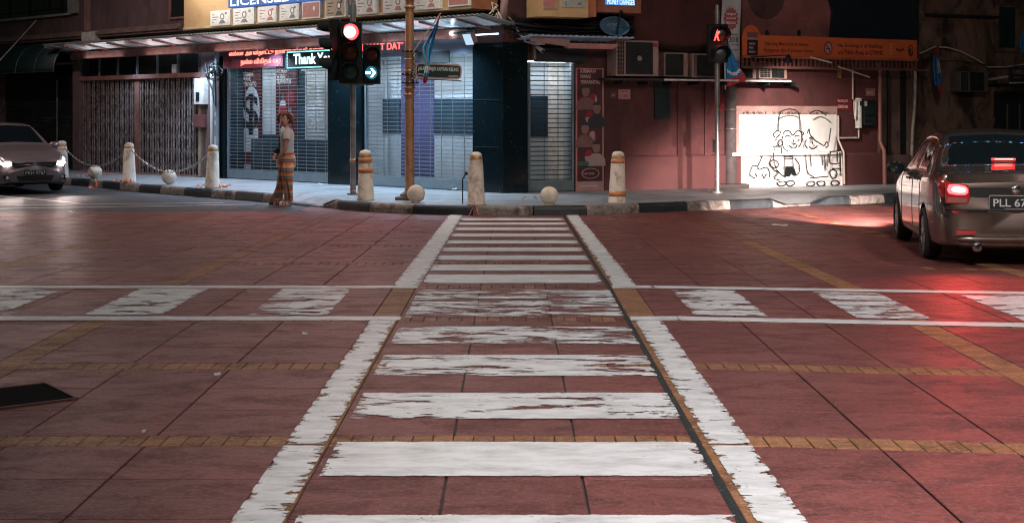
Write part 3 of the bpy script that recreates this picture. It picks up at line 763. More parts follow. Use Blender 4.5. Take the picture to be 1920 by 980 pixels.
# ------------------------------------------------------------------ LED sign boards
RED_E = E('red_led', (1.0, .05, .05), 2.5); RED_E2 = E('red_led_core', (1.0, .20, .15), 2.6); CY_E = E('cyan_led', (.22, .85, 1.0), 1.8); WH_E = E('white_led', (.65, 1.0, 1.0), 2)
LEDB = M('led_board', (.14, .05, .075), rough=.4, var=.2, vs_=4)
ld = fthing(FL, 480, .06, 2.9, 'wide LED board with red Tamil writing above the left grille', 'sign', 'led_sign')
mb = MB(); mb.px(FL, 418, 530, 90, 127, .05, .17); mb.px(FL, 530, 636, 88, 95, .05, .17); mb.build('board', LEDB, ld, bevel=.008)
text('எல்லா அயல்நாட்டு நாணயங்கள் வகை', FL.Mx(FL.s(429, .18), .172, FL.z(520, 104, .17)), FL.s(606, .18) - FL.s(429, .18), .145, RED_E2, ld, .006, off=.014)
text('நல்ல விகிதம் வழ', FL.Mx(FL.s(451, .18), .172, FL.z(490, 123, .17)), FL.s(526, .18) - FL.s(451, .18), .17, RED_E2, ld, .006, off=.014)
mb = MB(); mb.px(FL, 420, 434, 113, 125, .171, .175); mb.build('dark_patch', REDP, ld)
ty = fthing(FL, 580, .06, 2.9, 'small LED board reading Thank You inside a cyan dotted border', 'sign', 'led_sign')
mb = MB(); mb.px(FL, 534, 640, 93, 129, .06, .21); mb.build('board', TEALD, ty, bevel=.006)
text('Thank You', FL.Mx(FL.s(550, .22), .214, FL.z(590, 120, .21)), FL.s(622, .22) - FL.s(550, .22), .235, WH_E, ty, .006, off=.02)
mb = MB(); b0, b1_ = FL.s(538, .22), FL.s(637, .22); z0_, z1_ = FL.z(588, 126, .21), FL.z(588, 96, .21)
s = b0
while s < b1_: mb.fb(FL, s, s + .022, .212, .218, z0_ - .012, z0_ + .012); mb.fb(FL, s, s + .022, .212, .218, z1_ - .012, z1_ + .012); s += .033
z = z0_
while z < z1_: mb.fb(FL, b0 - .012, b0 + .012, .212, .218, z, z + .02); mb.fb(FL, b1_ - .012, b1_ + .012, .212, .218, z, z + .02); z += .033
mb.build('dotted_border', CY_E, ty)
sd_ = fthing(FL, 720, .04, 3.0, 'red lit letters on the blue grey fascia right of the traffic light', 'sign', 'led_sign')
text('SELAMAT DAT', FL.Mx(FL.s(664, .06), .034, FL.z(705, 95, .03)), FL.s(751, .06) - FL.s(664, .06), .15, E('red_led_dim', (1.0, .12, .10), 2.2), sd_, .006, off=.012)
mb = MB(); disc(mb, FL, FL.s(754, .04), .034, FL.z(754, 80, .03), .035, .035, 0, d=.01); mb.build('dot', RED_E, sd_)
area('led_spill', FL.P(FL.s(490), .35, 2.98), FL.P(FL.s(490), 1.2, 1.5), 1.6, .25, 9, (1.0, .12, .08), ld)

# ------------------------------------------------------------------ yellow banknote box sign
ys = fthing(FL, 600, .6, 3.6, 'long cream box sign hung with framed banknote pictures above the awning', 'sign', 'box_sign')
oy = .80
y0s, y1s = FL.s(345, oy), FL.s(886, oy); zb = 3.66
mb = MB(); mb.fb(FL, y0s, y1s, .15, oy, zb, 5.2); mb.build('box', YSIGN, ys)
mb = MB(); mb.fb(FL, y0s - .0, y1s, oy, oy + .03, zb, zb + .05); mb.build('lower_trim', M('cream_trim', (.62, .50, .33), rough=.4), ys)
mb = MB(); mb.fb(FL, y1s - .005, y1s + .02, .15, oy + .03, zb, 5.2); mb.build('end_panel', M('orange_brown_side', (.42, .18, .09), rough=.5), ys)
NOTE = [M('note_' + n, c, rough=.6, var=.12, vs_=14) for n, c in (('white', (.82, .82, .80)), ('sage', (.40, .43, .40)), ('grey', (.22, .23, .24)), ('rose', (.50, .22, .20)), ('tan', (.44, .34, .22)), ('ink', (.06, .055, .055)))]
boxes = [(394, 431, 20, 48, 2), (437, 476, 15, 46, 1), (483, 518, 12, 42, 3), (524, 560, 8, 38, 2), (566, 600, 3, 35, 3), (610, 648, -4, 33, 4), (666, 706, -10, 27, 3), (718, 760, -12, 24, 0), (776, 825, -16, 18, 0), (840, 880, -20, 12, 3)]
for k, (x0, x1, y0, y1, mi) in enumerate(boxes):
    xm = (x0 + x1) / 2; s0_, s1_ = FL.s(x0, oy + .07), FL.s(x1, oy + .07); z0_, z1_ = FL.z(xm, y1, oy + .07), FL.z(xm, y0, oy + .07)
    nb = MB(); nb.fb(FL, s0_, s1_, oy, oy + .07, z0_, z1_, 0); fr_ = nb.build('note_frame', NOTE, ys, bevel=.004)
    nb = MB(); W_ = s1_ - s0_; hh = z1_ - z0_
    tone = (4, 1, 3, 1, 3, 4, 3, 3, 0, 3)[k]
    nb.fb(FL, s0_ + .03, s1_ - .04, oy + .071, oy + .074, z0_ + .03, z1_ - .03, tone if k in (4, 5, 9) else 0)
    sx = s0_ + W_ * random.choice((.55, .62, .68)); zz = z0_ + hh * .5; rx = W_ * .11; ink = {3: 3, 4: 5, 2: 2, 1: 2, 0: 3}[mi]
    if k in (8, 9): rx *= .8
    disc(nb, FL, sx, oy + .0745, zz + hh * .08, rx, hh * .22, ink); disc(nb, FL, sx, oy + .0762, zz + hh * .08, rx * .55, hh * .14, 0)
    nb.prism([(-rx * 1.6, 0), (rx * 1.6, 0), (rx * .7, hh * .22), (-rx * .7, hh * .22)], FL.Mx(sx, oy + .0745, z0_ + .04), .002, ink)
    for q in range(4):
        zq = z0_ + hh * (.2 + .17 * q); nb.fb(FL, s0_ + W_ * .12, s0_ + W_ * (.22 + .1 * ((q * 7 + k) % 3)), oy + .0745, oy + .076, zq, zq + hh * .05, ink)
    nb.fb(FL, s1_ - W_ * .25, s1_ - W_ * .15, oy + .0745, oy + .076, z1_ - hh * .3, z1_ - hh * .15, ink)
    nb.build('banknote_print', NOTE, fr_)
mb = MB(); mb.fb(FL, FL.s(428, oy + .1), FL.s(840, oy + .1), oy, oy + .10, FL.z(460, 13, oy + .1), 4.6)
bs_ = mb.build('blue_light_board', E('blue_board_glow', (.01, .10, .42), .8), ys)
text('LICENSED MONEY CHANGER', FL.Mx(FL.s(432, oy + .1), oy + .102, FL.z(460, 10, oy + .1)), FL.s(820, oy + .1) - FL.s(432, oy + .1), .2, E('board_white', (.8, .95, 1), 1.6), bs_, .004, off=.01)
area('sign_fill_light', FL.P(FL.s(520), 2.4, 4.7), FL.P(FL.s(560), .8, 3.9), 5, .2, 45, (1.0, .92, .82), ys)  # unseen area light without a fitting, added to brighten the box sign
# ================================================================== right-hand maroon building
rb = fthing(FR, 1400, 0, .15, 'low maroon rendered side wall with plinth beyond the corner shop', 'building', 'side_building')
r0, r1 = FR.s(1135), FR.s(1648)
mb = MB(); mb.fb(FR, r0, r1, -.4, 0, .15, H); mb.build('wall', MAROON, rb)
mb = MB(); zl = FR.z(1500, 289, .14)
q0 = FR.s(1137)
prof_ = [(0, .15), (.14, .15), (.14, zl - .03), (.11, zl), (0, zl + .01)]
n = len(prof_); A = [FR.P(FR.s(1375, .14), o, z) for o, z in prof_]; B_ = [FR.P(r1, o, z) for o, z in prof_]
mb.add(A + B_, [(k, n + k, n + (k + 1) % n, (k + 1) % n) for k in range(n)] + [tuple(reversed(range(n))), tuple(range(n, 2 * n))])
A = [FR.P(q0 + .12, o * .45, z) for o, z in prof_]; B_ = [FR.P(FR.s(1375, .14), o * .45, z) for o, z in prof_]
mb.add(A + B_, [(k, n + k, n + (k + 1) % n, (k + 1) % n) for k in range(n)] + [tuple(reversed(range(n))), tuple(range(n, 2 * n))])
mb.build('plinth', PLINTH, rb)
mb = MB()
for (x0, x1) in ((1271, 1287), (1322, 1336)): mb.fb(FR, FR.s(x0, .05), FR.s(x1, .05), 0, .05, .15, FR.z(1280, 150, .05))
build_split(mb, 'pilaster', MAROON, rb, bevel=.02)
# white plaster field where the spotlight falls
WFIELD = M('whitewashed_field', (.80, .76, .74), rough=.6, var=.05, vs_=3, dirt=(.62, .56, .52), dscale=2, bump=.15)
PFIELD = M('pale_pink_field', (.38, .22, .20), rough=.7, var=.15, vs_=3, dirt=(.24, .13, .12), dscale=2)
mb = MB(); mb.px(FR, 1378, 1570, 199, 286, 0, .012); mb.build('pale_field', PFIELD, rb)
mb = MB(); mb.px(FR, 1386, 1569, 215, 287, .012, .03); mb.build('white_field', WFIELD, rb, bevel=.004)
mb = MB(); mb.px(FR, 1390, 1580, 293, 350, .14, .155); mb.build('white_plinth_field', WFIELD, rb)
mb = MB(); mb.fb(FR, FR.s(1374, .2), FR.s(1578, .2), .03, .20, zl - .02, zl + .045); mb.build('ledge', WFIELD, rb, bevel=.008)
mb = MB(); mb.px(FR, 1405, 1570, 338, 345, .155, .20); mb.build('lower_rail', WHITE, rb)
# rustic moss line over the field
mb = MB()
for k in range(90):
    x = 1392 + random.random() * 175; q = FR.X(x, 214 - random.random() * 1.5, .03)
    mb.cyl(q, q + Vector((random.uniform(-.04, .04), -.01, random.uniform(.01, .07))), .006, .002, 4)
tag(mb.build('moss_tuft', M('dry_moss', (.05, .045, .03), rough=.9), None), 'thin line of dry moss along the top of the white wall panel', 'moss')
# small printed note on white field
mb = MB()
random.seed(3)
for row, y in enumerate((236, 241)):
    x = 1411 + row * 1
    while x < 1455:
        w_ = random.uniform(2, 7); mb.px(FR, x, x + w_, y, y + 1.6, .031, .033); x += w_ + random.uniform(1.5, 4)
mb.build('faint_writing', M('faint_grey_ink', (.30, .28, .28), rough=.6), rb)
# ---- wire caricature (steel rods bent into two plain smiling figures, a cart wheel and a dog-like outline)
wa = fthing(FR, 1480, .2, .15, 'black bent steel rod sculpture of two smiling figures on the floodlit wall', 'sculpture', 'wire_sculpture')
WIRE = M('black_steel_rod', (.012, .016, .015), rough=.4, metal=.4)
def wirepts(pts, o=.26, cl=False):
    # pts in px; smooth by catmull-rom
    P_ = [FR.X(x, y, o) for x, y in pts]
    if cl: P_ = P_ + [P_[0]]
    outp = []
    for i in range(len(P_) - 1):
        a0 = P_[i - 1] if i else (P_[-2] if cl else P_[0]); a, b_ = P_[i], P_[i + 1]; b2 = P_[i + 2] if i + 2 < len(P_) else (P_[1] if cl else P_[-1])
        for k in range(5):
            t = k / 5; outp.append(.5 * ((2 * a) + (-a0 + b_) * t + (2 * a0 - 5 * a + 4 * b_ - b2) * t * t + (-a0 + 3 * a - 3 * b_ + b2) * t ** 3))
    outp.append(P_[-1]); return outp
def wires(name, lst, r=.012):
    m = MB()
    for pts, cl in lst: m.tube(wirepts(pts, .26, cl), r, 6)
    return m.build(name, WIRE, wa)
wires('figure', [([(1461, 222), (1462, 212), (1472, 206), (1484, 205), (1495, 209), (1499, 220), (1500, 246)], False), ([(1460, 218), (1459, 245)], False),
    ([(1455, 246), (1450, 252), (1455, 258), (1462, 252), (1463, 247), (1457, 245)], True), ([(1463, 262), (1458, 268), (1462, 274), (1467, 270), (1466, 263)], True), ([(1468, 255), (1466, 266), (1470, 278), (1478, 284)], False),
    ([(1468, 252), (1472, 246), (1480, 246), (1485, 253), (1488, 253), (1494, 246), (1501, 247), (1504, 256), (1502, 268), (1497, 277)], False),
    ([(1472, 257), (1477, 254), (1482, 257)], False), ([(1490, 257), (1494, 254), (1499, 256)], False), ([(1488, 262), (1487, 270), (1492, 269)], False),
    ([(1480, 272), (1486, 278), (1493, 276), (1494, 271)], False), ([(1502, 247), (1507, 250), (1503, 256), (1506, 262)], False), ([(1450, 275), (1464, 276), (1466, 288)], False),
    ([(1452, 278), (1451, 300), (1456, 316)], False), ([(1471, 290), (1470, 318)], False), ([(1486, 290), (1488, 318)], False), ([(1472, 294), (1486, 294)], False), ([(1472, 298), (1486, 298)], False),
    ([(1490, 296), (1499, 310), (1498, 324), (1490, 330)], False), ([(1459, 342), (1470, 340), (1474, 346), (1464, 349), (1458, 345)], True), ([(1475, 342), (1486, 339), (1490, 345), (1480, 349)], True)])
wires('figure', [([(1520, 212), (1530, 207), (1540, 210), (1549, 217)], False), ([(1514, 250), (1517, 242), (1519, 252), (1527, 262), (1536, 268), (1545, 273), (1550, 266), (1553, 273), (1548, 277)], False),
    ([(1512, 262), (1509, 270), (1514, 279)], False), ([(1517, 260), (1523, 257), (1527, 262)], False), ([(1517, 274), (1524, 280), (1533, 273)], False), ([(1522, 266), (1524, 270)], False), ([(1554, 268), (1558, 240)], False),
    ([(1511, 290), (1512, 312), (1516, 325), (1526, 332)], False), ([(1519, 290), (1521, 312)], False), ([(1541, 290), (1543, 310)], False), ([(1546, 290), (1549, 320)], False), ([(1553, 288), (1552, 312)], False),
    ([(1513, 344), (1524, 340), (1528, 346), (1518, 349)], True), ([(1532, 342), (1544, 340), (1547, 346), (1538, 349)], True)])
wires('cart', [([(1557, 284), (1557, 306), (1575, 306)], False), ([(1558, 285), (1574, 283)], False), ([(1570, 285), (1570, 304)], False), ([(1575, 285), (1577, 330)], False), ([(1560, 316), (1576, 316)], False),
    ([(1558, 330), (1556, 322), (1563, 318), (1569, 323), (1568, 332), (1562, 335)], True), ([(1559, 341), (1570, 339), (1574, 345), (1563, 348)], True), ([(1553, 331), (1520, 334)], False)], .013)
wires('dog', [([(1408, 318), (1412, 311), (1420, 312), (1424, 318), (1436, 314), (1442, 320), (1443, 333)], False), ([(1408, 318), (1406, 326), (1411, 332), (1416, 334)], False), ([(1416, 325), (1420, 333)], False), ([(1430, 326), (1432, 334), (1438, 326)], False), ([(1421, 311), (1430, 292)], False),
    ([(1447, 292), (1444, 306), (1450, 318), (1459, 324), (1452, 334), (1462, 338)], False), ([(1442, 306), (1452, 300), (1460, 308), (1453, 316)], True), ([(1456, 318), (1466, 328), (1474, 333)], False)], .013)
mb = MB(); mb.prism([(0, 0), (.12, -.02), (.17, .06), (.21, .01), (.30, .0), (.27, .12), (.22, .2), (.02, .2)], FR.Mx(FR.s(1471, .26), .255, FR.z(1480, 330, .26)), .012); mb.build('shorts_plate', WIRE, wa)
# ---- pipes on the wall
pw = fthing(FR, 1600, .05, 1, 'pale conduit pipes bent round the right end of the floodlit wall panel', 'pipe', 'conduit')
def fpipe(lst, r, mat, parent, name='pipe', o=.06, n=8):
    m = MB()
    for pts in lst: m.tube([FR.X(*(q if len(q) == 3 else (q[0], q[1], o))) for q in pts], r, n)
    return m.build(name, mat, parent)
PIPEM = M('cream_pipe', (.52, .42, .36), rough=.5, var=.15)
fpipe([[(1572, 217), (1572, 262), (1582, 285, .20), (1583, 345, .20)], [(1573, 259), (1610, 259), (1610, 238)]], .022, PIPEM, pw)
fpipe([[(1599, 118), (1599, 186)]], .02, PIPEM, pw)
# hanging rag / white tube
wc = fthing(FR, 1608, .08, 1.7, 'white cylinder water filter with hanging rag on the maroon wall', 'water filter', 'water_filter')
mb = MB(); mb.cyl(FR.X(1610, 240, .12), FR.X(1610, 184, .12), .075, .07, 16); mb.build('cylinder', WHITE, wc)
mb = MB(); mb.grid([[FR.X(1600 + j * 1.6 + i * .4, 186 + i * 9 + (3 * (j % 2)), .20 + .02 * math.sin(j * 2 + i)) for j in range(5)] for i in range(5)]); mb.build('rag', WHITE, wc, solid=.006)
mb = MB(); mb.px(FR, 1613, 1620, 190, 198, .18, .2); mb.build('dark_patch', DARK, wc)
mt_ = fthing(FR, 1630, .05, 1.6, 'dark meter box with pipes right of the water filter', 'meter box', 'meter_box')
mb = MB(); mb.px(FR, 1620, 1642, 188, 236, 0, .16); mb.build('box', TEALD, mt_, bevel=.01); mb = MB(); mb.px(FR, 1621, 1626, 190, 199, .16, .18); mb.build('pale_label', WHITE, mt_)
mb = MB(); mb.px(FR, 1622, 1638, 215, 217, .16, .18); mb.px(FR, 1622, 1636, 226, 228, .16, .18); mb.build('louvre', BLACKP, mt_)
# notices
def plate(x0, x1, y0, y1, mat, label, cat='notice', o=.01, txts=(), name='notice', tm=None, group=None):
    t_ = fthing(FR, (x0 + x1) / 2, .0, FR.z((x0 + x1) / 2, y1), label, cat, name, group)
    m = MB(); m.px(FR, x0, x1, y0, y1, 0, o); bo = m.build('board', mat, t_, bevel=.002)
    for (s_, x, y, w_, h_) in txts:
        text(s_, FR.Mx(FR.s(x, o), o + .001, FR.z(x, y, o)), w_, h_, tm, bo, .003)
    return t_
DRED = M('dark_red_enamel', (.15, .015, .02), rough=.35, var=.15); PINKN = M('pink_notice', (.48, .24, .23), rough=.6)
plate(1567, 1599, 183, 208, DRED, 'dark red notice board beside the white water filter', txts=(('TOLONG JAGA', 1570, 193, .28, .07), ('KEBERSIHAN', 1571, 203, .26, .07)), tm=TXTP)
plate(1336, 1376, 182, 208, DRED, 'dark red notice plate partly behind the pedestrian signal pole', txts=(('AWAS', 1367, 197, .08, .05),), tm=TXTP)
plate(1160, 1182, 168, 186, PINKN, 'small pale pink notice with red numerals right of the tall poster', txts=(('DISEWA', 1162, 174, .19, .045), ('1580', 1163, 183, .17, .06)), tm=PRED)
plate(1144, 1156, 172, 184, M('dull_brown_plate', (.09, .03, .03), rough=.5), 'small dull brown plate beside the tall poster', txts=(('201', 1146, 181, .09, .05),), tm=TXTP)
plate(1624, 1641, 166, 180, M('dim_pink_notice', (.25, .13, .12), rough=.6), 'small dim notice above the dark meter box', txts=(('NO 12', 1626, 176, .14, .05),), tm=TXTP)
plate(1228, 1257, 150, 223, TEALD, 'tall narrow black board hanging below the air conditioners', cat='sign', o=.05, name='hanging_board')
# tall money-transfer poster on the wall
po = fthing(FR, 1105, .02, .3, 'tall maroon KIRIMAN WANG TERPANTAS poster on the wall beside the side grille', 'poster', 'poster')
mb = MB(); mb.px(FR, 1080, 1132, 128, 358, .0, .02); mb.build('frame', M('pink_frame', (.50, .20, .19), rough=.4), po)
mb = MB(); mb.px(FR, 1082.5, 1129.5, 130, 340, .02, .024); pb = mb.build('board', M('poster_plum', (.075, .022, .026), rough=.45, var=.15), po)
mb = MB(); mb.px(FR, 1082.5, 1129.5, 340, 356, .02, .0245); mb.build('pale_foot', M('dusty_pink', (.40, .25, .24), rough=.5), po)
text('KIRIMAN', FR.Mx(FR.s(1087), .0245, FR.z(1105, 137)), .34, .07, TXTP, pb, .003, off=.012, shear=.15)
text('WANG', FR.Mx(FR.s(1087), .0245, FR.z(1105, 147)), .23, .07, TXTP, pb, .003, off=.012, shear=.15)
text('TERPANTAS', FR.Mx(FR.s(1087), .0245, FR.z(1105, 157.5)), .44, .07, TXTP, pb, .003, off=.012, shear=.15)
mb = MB()
for (x, y, dx, rr) in ((1097, 206, 14, 3), (1118, 238, -14, 3), (1096, 276, 14, 4), (1117, 311, -14, 4)):
    sx = FR.s(x); disc(mb, FR, FR.s(x + dx), .0245, FR.z(x, y - 18), .09, .13, 2 if rr == 3 and dx > 0 else 3); disc(mb, FR, FR.s(x + dx), .0262, FR.z(x, y - 18), .09, .13, 2 if dx < 0 or rr == 4 else 3, 0 if dx < 0 else -1.2, math.pi if dx < 0 else 1.0)
    mb.px(FR, 1083, 1129, y, y + 1.5, .0245, .0255, 4)
    figure(mb, FR, sx, .027, FR.z(x, y), 1.02, 0, 1 if dx > 0 else (4 if y < 250 else 3), 0)
    # dark hair caps
    disc(mb, FR, sx, .0305, FR.z(x, y) + .43, .09, .07, 4, 0, math.pi)
mb.px(FR, 1083, 1104, 303, 311, .0275, .03, 5)
mb.build('printed_people', [SKIN_P, CLO1, PRED, PWH, CLO2, PTEAL], pb)
mb = MB(); mb.tube([FR.P(FR.s(1106) + .19 * math.cos(a), .026, FR.z(1106, 325) + .10 * math.sin(a)) for a in [i * math.pi / 12 for i in range(25)]], .006, 5)
mb.px(FR, 1088, 1122, 347.5, 349.5, .026, .028); mb.build('oval_emblem', TXTP, pb)
text('24 JAM SEHARI', FR.Mx(FR.s(1092), .0255, FR.z(1105, 328)), .25, .045, TXTP, pb, .002)

# ------------------------------------------------------------------ air conditioners on a ledge
ACM = M('aircon_casing', (.36, .22, .20), rough=.5, var=.12, dirt=(.18, .10, .09), dscale=3); ACD = M('aircon_grille_dark', (.010, .014, .015), rough=.5, var=.3)
def aircon(x0, x1, y0, y1, dp, label, coil=0.0, fan=.56, hub=True, brand=False, F=FR, mat=ACM, o0=.06):
    oo = o0 + dp; s0, s1 = F.s(x0, oo), F.s(x1, oo); xm = (x0 + x1) / 2; z0, z1 = F.z(xm, y1, oo), F.z(xm, y0, oo)
    t_ = fthing(F, xm, oo / 2, z0, label, 'air conditioner', 'air_conditioner', 'air conditioner outdoor units on the walls')
    sc = s0 + (s1 - s0) * coil
    m = MB(); m.fb(F, s0, s1, o0, oo, z0, z1); m.build('casing', mat, t_, bevel=.012)
    w_ = s1 - sc; fr_ = min(w_ * .42, (z1 - z0) * .40); cx = sc + w_ * .42; cz = (z0 + z1) / 2
    m = MB(); m.fb(F, cx - fr_ * 1.08, cx + fr_ * 1.08, oo + .001, oo + .008, cz - fr_ * 1.12, cz + fr_ * 1.12); m.build('fan_recess', ACD, t_)
    m = MB()
    for q in range(1, 6):
        rr = fr_ * q / 5.2; m.tube([F.P(cx + rr * math.cos(a), oo + .016, cz + rr * math.sin(a)) for a in [i * math.pi / 12 for i in range(25)]], .0028, 4)
    for q in range(8):
        a = q * math.pi / 4; m.tube([F.P(cx, oo + .016, cz), F.P(cx + fr_ * math.cos(a), oo + .016, cz + fr_ * math.sin(a))], .0028, 4)
    m.build('fan_guard', M('fan_guard_grey', (.05, .05, .05), rough=.4, metal=.5), t_)
    if hub:
        m = MB(); m.lathe([(0, 0), (fr_ * .17, .004), (fr_ * .20, .012)], (0, 0, 0), 16)
        m.v = [tuple(F.P(cx + v[0], oo + .022 - v[2] * .5, cz + v[1])) for v in m.v]; m.build('fan_hub', mat, t_)
    if coil:
        m = MB(); m.fb(F, s0 + .02, sc - .02, oo + .001, oo + .004, z0 + .03, z1 - .03); k = m.build('coil_recess', ACD, t_)
        m = MB()
        for q in range(1, 8): zz = z0 + .03 + (z1 - z0 - .06) * q / 8; m.fb(F, s0 + .02, sc - .02, oo + .004, oo + .010, zz, zz + .006)
        for q in (1, 2): ss = s0 + .02 + (sc - s0 - .04) * q / 3; m.fb(F, ss, ss + .006, oo + .004, oo + .010, z0 + .03, z1 - .03)
        m.build('coil_guard', mat, k)
    if brand: m = MB(); m.fb(F, s1 - .19, s1 - .03, oo + .001, oo + .004, z1 - .12, z1 - .05); m.build('red_badge', PRED, t_)
    return t_
aircon(1156, 1235, 76, 143, .42, 'largest air conditioner with coil grille, nearest the small awning', .20, brand=True)
aircon(1246, 1290, 99, 144, .32, 'small air conditioner directly right of the largest one', 0, hub=False)
aircon(1299, 1344, 101, 146, .32, 'dim air conditioner half behind the pedestrian signal head', .2, hub=False)
aircon(1385, 1418, 115, 148, .28, 'pink air conditioner just right of the blue party flag', .0, hub=False)
aircon(1424, 1476, 116, 148, .28, 'dark air conditioner under the orange banner', .42, hub=False)
lg = fthing(FR, 1300, .2, 2.4, 'long dark ledge carrying the row of air conditioners', 'ledge', 'ledge')
mb = MB(); sL0, sL1 = FR.s(1143, .5), FR.s(1480, .4); zL = FR.z(1250, 147, .45)
mb.fb(FR, sL0, sL1, 0, .46, zL - .05, zL - .005); mb.build('slab', M('ledge_dark', (.03, .02, .02), rough=.6), lg)
mb = MB()
for x in (1150, 1196, 1240, 1290, 1340, 1420, 1470): mb.fb(FR, FR.s(x), FR.s(x) + .03, 0, .42, zL - .12, zL - .052)
build_split(mb, 'bracket', TEALD, lg)
mb = MB(); mb.fb(FR, FR.s(1246, .47), sL1, .462, .468, zL - .048, zL - .012); mb.build('pale_edge', WHITE, lg)
# mess of pipes and cables above air conditioners
cb = fthing(FR, 1200, .1, 3, 'tangle of black cables strung along the wall above the side grille', 'cables', 'cable_bundle')
CAB = M('black_cable', (.008, .010, .011), rough=.5)
mb = MB(); random.seed(11)
for k in range(16):
    y0, y1 = random.uniform(30, 62), random.uniform(30, 64); o = random.uniform(.1, .35)
    mb.tube([FR.X(960 + (1190 - 960) * t / 8, y0 + (y1 - y0) * t / 8 + 7 * math.sin(math.pi * t / 8) * random.uniform(.4, 1.3), o + .03 * math.sin(t + k)) for t in range(9)], .014 + .01 * (k % 3 == 0), 5)
for k in range(5):
    mb.tube([FR.X(1236 + (1345 - 1236) * t / 8, 84 + 3 * k + 5 * math.sin(math.pi * t / 8) , .1 + .03 * k) for t in range(9)], .010, 5)
for k in range(6):
    mb.tube([FL.X(905 + 10 * k * .4, 5 + 2 * k, .25), FL.X(915 + 3 * k, 30 + 3 * k, .2), FR.X(965 + 5 * k, 40 + 3 * k, .2), FR.X(1000 + 6 * k, 45 + 2 * k, .2)], .013, 5)
mb.build('cable', CAB, cb)
wp = fthing(FR, 945, .3, 3.1, 'ribbed white conduit coming down over the corner pillar to the cameras', 'conduit', 'conduit')
mb = MB(); mb.tube([FL.X(946, -20, .25), FL.X(946, 5, .25), FL.X(944, 22, .22), FL.X(941, 35, .16)], .075, 12); mb.build('wide_duct', M('dusty_pink_duct', (.40, .27, .27), rough=.6, var=.2), wp)
fpipe([[(953, 32, .25), (962, 40, .25), (972, 60, .25), (985, 78, .25), (1004, 83, .22)]], .020, PIPEM, wp, 'thin_conduit')
mb = MB(); random.seed(5)
for k in range(9):
    p0 = FL.X(930 + random.uniform(-6, 10), 8 + random.random() * 28, .25); mb.tube([p0, p0 + Vector((random.uniform(-.12, .1), -.05, random.uniform(-.1, .1))), p0 + Vector((random.uniform(-.15, .15), -.02, random.uniform(-.16, .02)))], .014, 5)
mb.build('foil_wrapping', WHITE, wp)
# security cameras
for (x, y, lab, dd) in ((1010, 79, 'upper white security camera beside the corner pillar', (1, .0, .03)), (1011, 89, 'lower white security camera aimed down at the pavement', (.6, -.7, -.5))):
    p_ = FR.X(x, y + 2, .30); c_ = empty('security_camera', p_, 0, lab, 'camera', 'security cameras at the corner')
    d_ = Vector(dd).normalized(); m = MB(); m.cyl(p_ - d_ * .06, p_ + d_ * .12, .036, .042, 14); m.build('body', WHITE, c_)
    m = MB(); m.cyl(p_ + d_ * .121, p_ + d_ * .127, .034, .034, 14); m.build('lens', BLACKP, c_)
    m = MB(); m.tube([p_ - d_ * .05, FR.X(1003, y, .12), FR.X(1003, y, .0)], .014, 6); m.build('bracket', WHITE, c_)
mb = MB(); mb.px(FR, 1001, 1006, 74, 112, 0, .10); tag(mb.build('camera_bracket_post', ACM), 'short grey mounting post carrying the two security cameras', 'bracket')
# floodlight at corner
fl_ = fthing(FL, 880, .6, 3.0, 'square white floodlight hung near the right end of the awning', 'floodlight', 'floodlight')
p_ = FL.X(882, 72, .45); Mf = Matrix.Translation(p_) @ Matrix.Rotation(R(-50), 4, 'Z') @ Matrix.Rotation(R(25), 4, 'X')
mb = MB(); mb.box(-.11, .11, -.06, .07, -.10, .10, 0, Mf); mb.build('housing', M('floodlight_grey', (.30, .22, .21), rough=.4), fl_, bevel=.01)
mb = MB(); mb.box(-.12, .12, -.066, -.061, -.11, .11, 0, Mf); mb.build('glass', E('floodlight_face', (.55, .75, .95), .8), fl_)
mb = MB(); mb.tube([p_ + Vector((0, .05, .08)), p_ + Vector((.02, .25, .18))], .014, 6); mb.build('arm', TEALD, fl_)
# small awning over the side grille
sa = fthing(FR, 1090, .4, 3.1, 'small corrugated awning sloping over the side grille and security cameras', 'awning', 'awning')
a0, a1 = FR.s(992, .7), FR.s(1188, .7)
corr(FR, a0, a1, .0, .75, FR.z(1090, 78, .0), FR.z(1090, 68, .75), .014, .12).build('corrugated_sheet', M('blue_white_sheet', (.42, .52, .66), rough=.45, var=.2), sa, solid=.005)
mb = MB(); mb.hexa([FR.X(994, 78, .6), FR.X(1068, 88, .6), FR.X(1068, 88, .54), FR.X(994, 78, .54), FR.X(994, 68, .6), FR.X(1068, 74, .6), FR.X(1068, 74, .54), FR.X(994, 68, .54)]); mb.build('side_beam', M('pinkish_beam', (.34, .20, .18), rough=.6), sa)
lf = fthing(FR, 1105, .5, 3, 'unlit salmon coloured batten lamp under the small awning', 'lamp', 'batten_lamp')
mb = MB(); Mx = FR.Mx(FR.s(1053, .5), .45, FR.z(1105, 92, .45)); W_ = FR.s(1158, .5) - FR.s(1053, .5); mb.prism([(.10, 0), (W_ - .12, 0), (W_ - .02, .09), (W_, .10), (0, .10), (.02, .09)], Mx, .12); mb.build('reflector', M('salmon_enamel', (.55, .25, .22), rough=.35), lf)
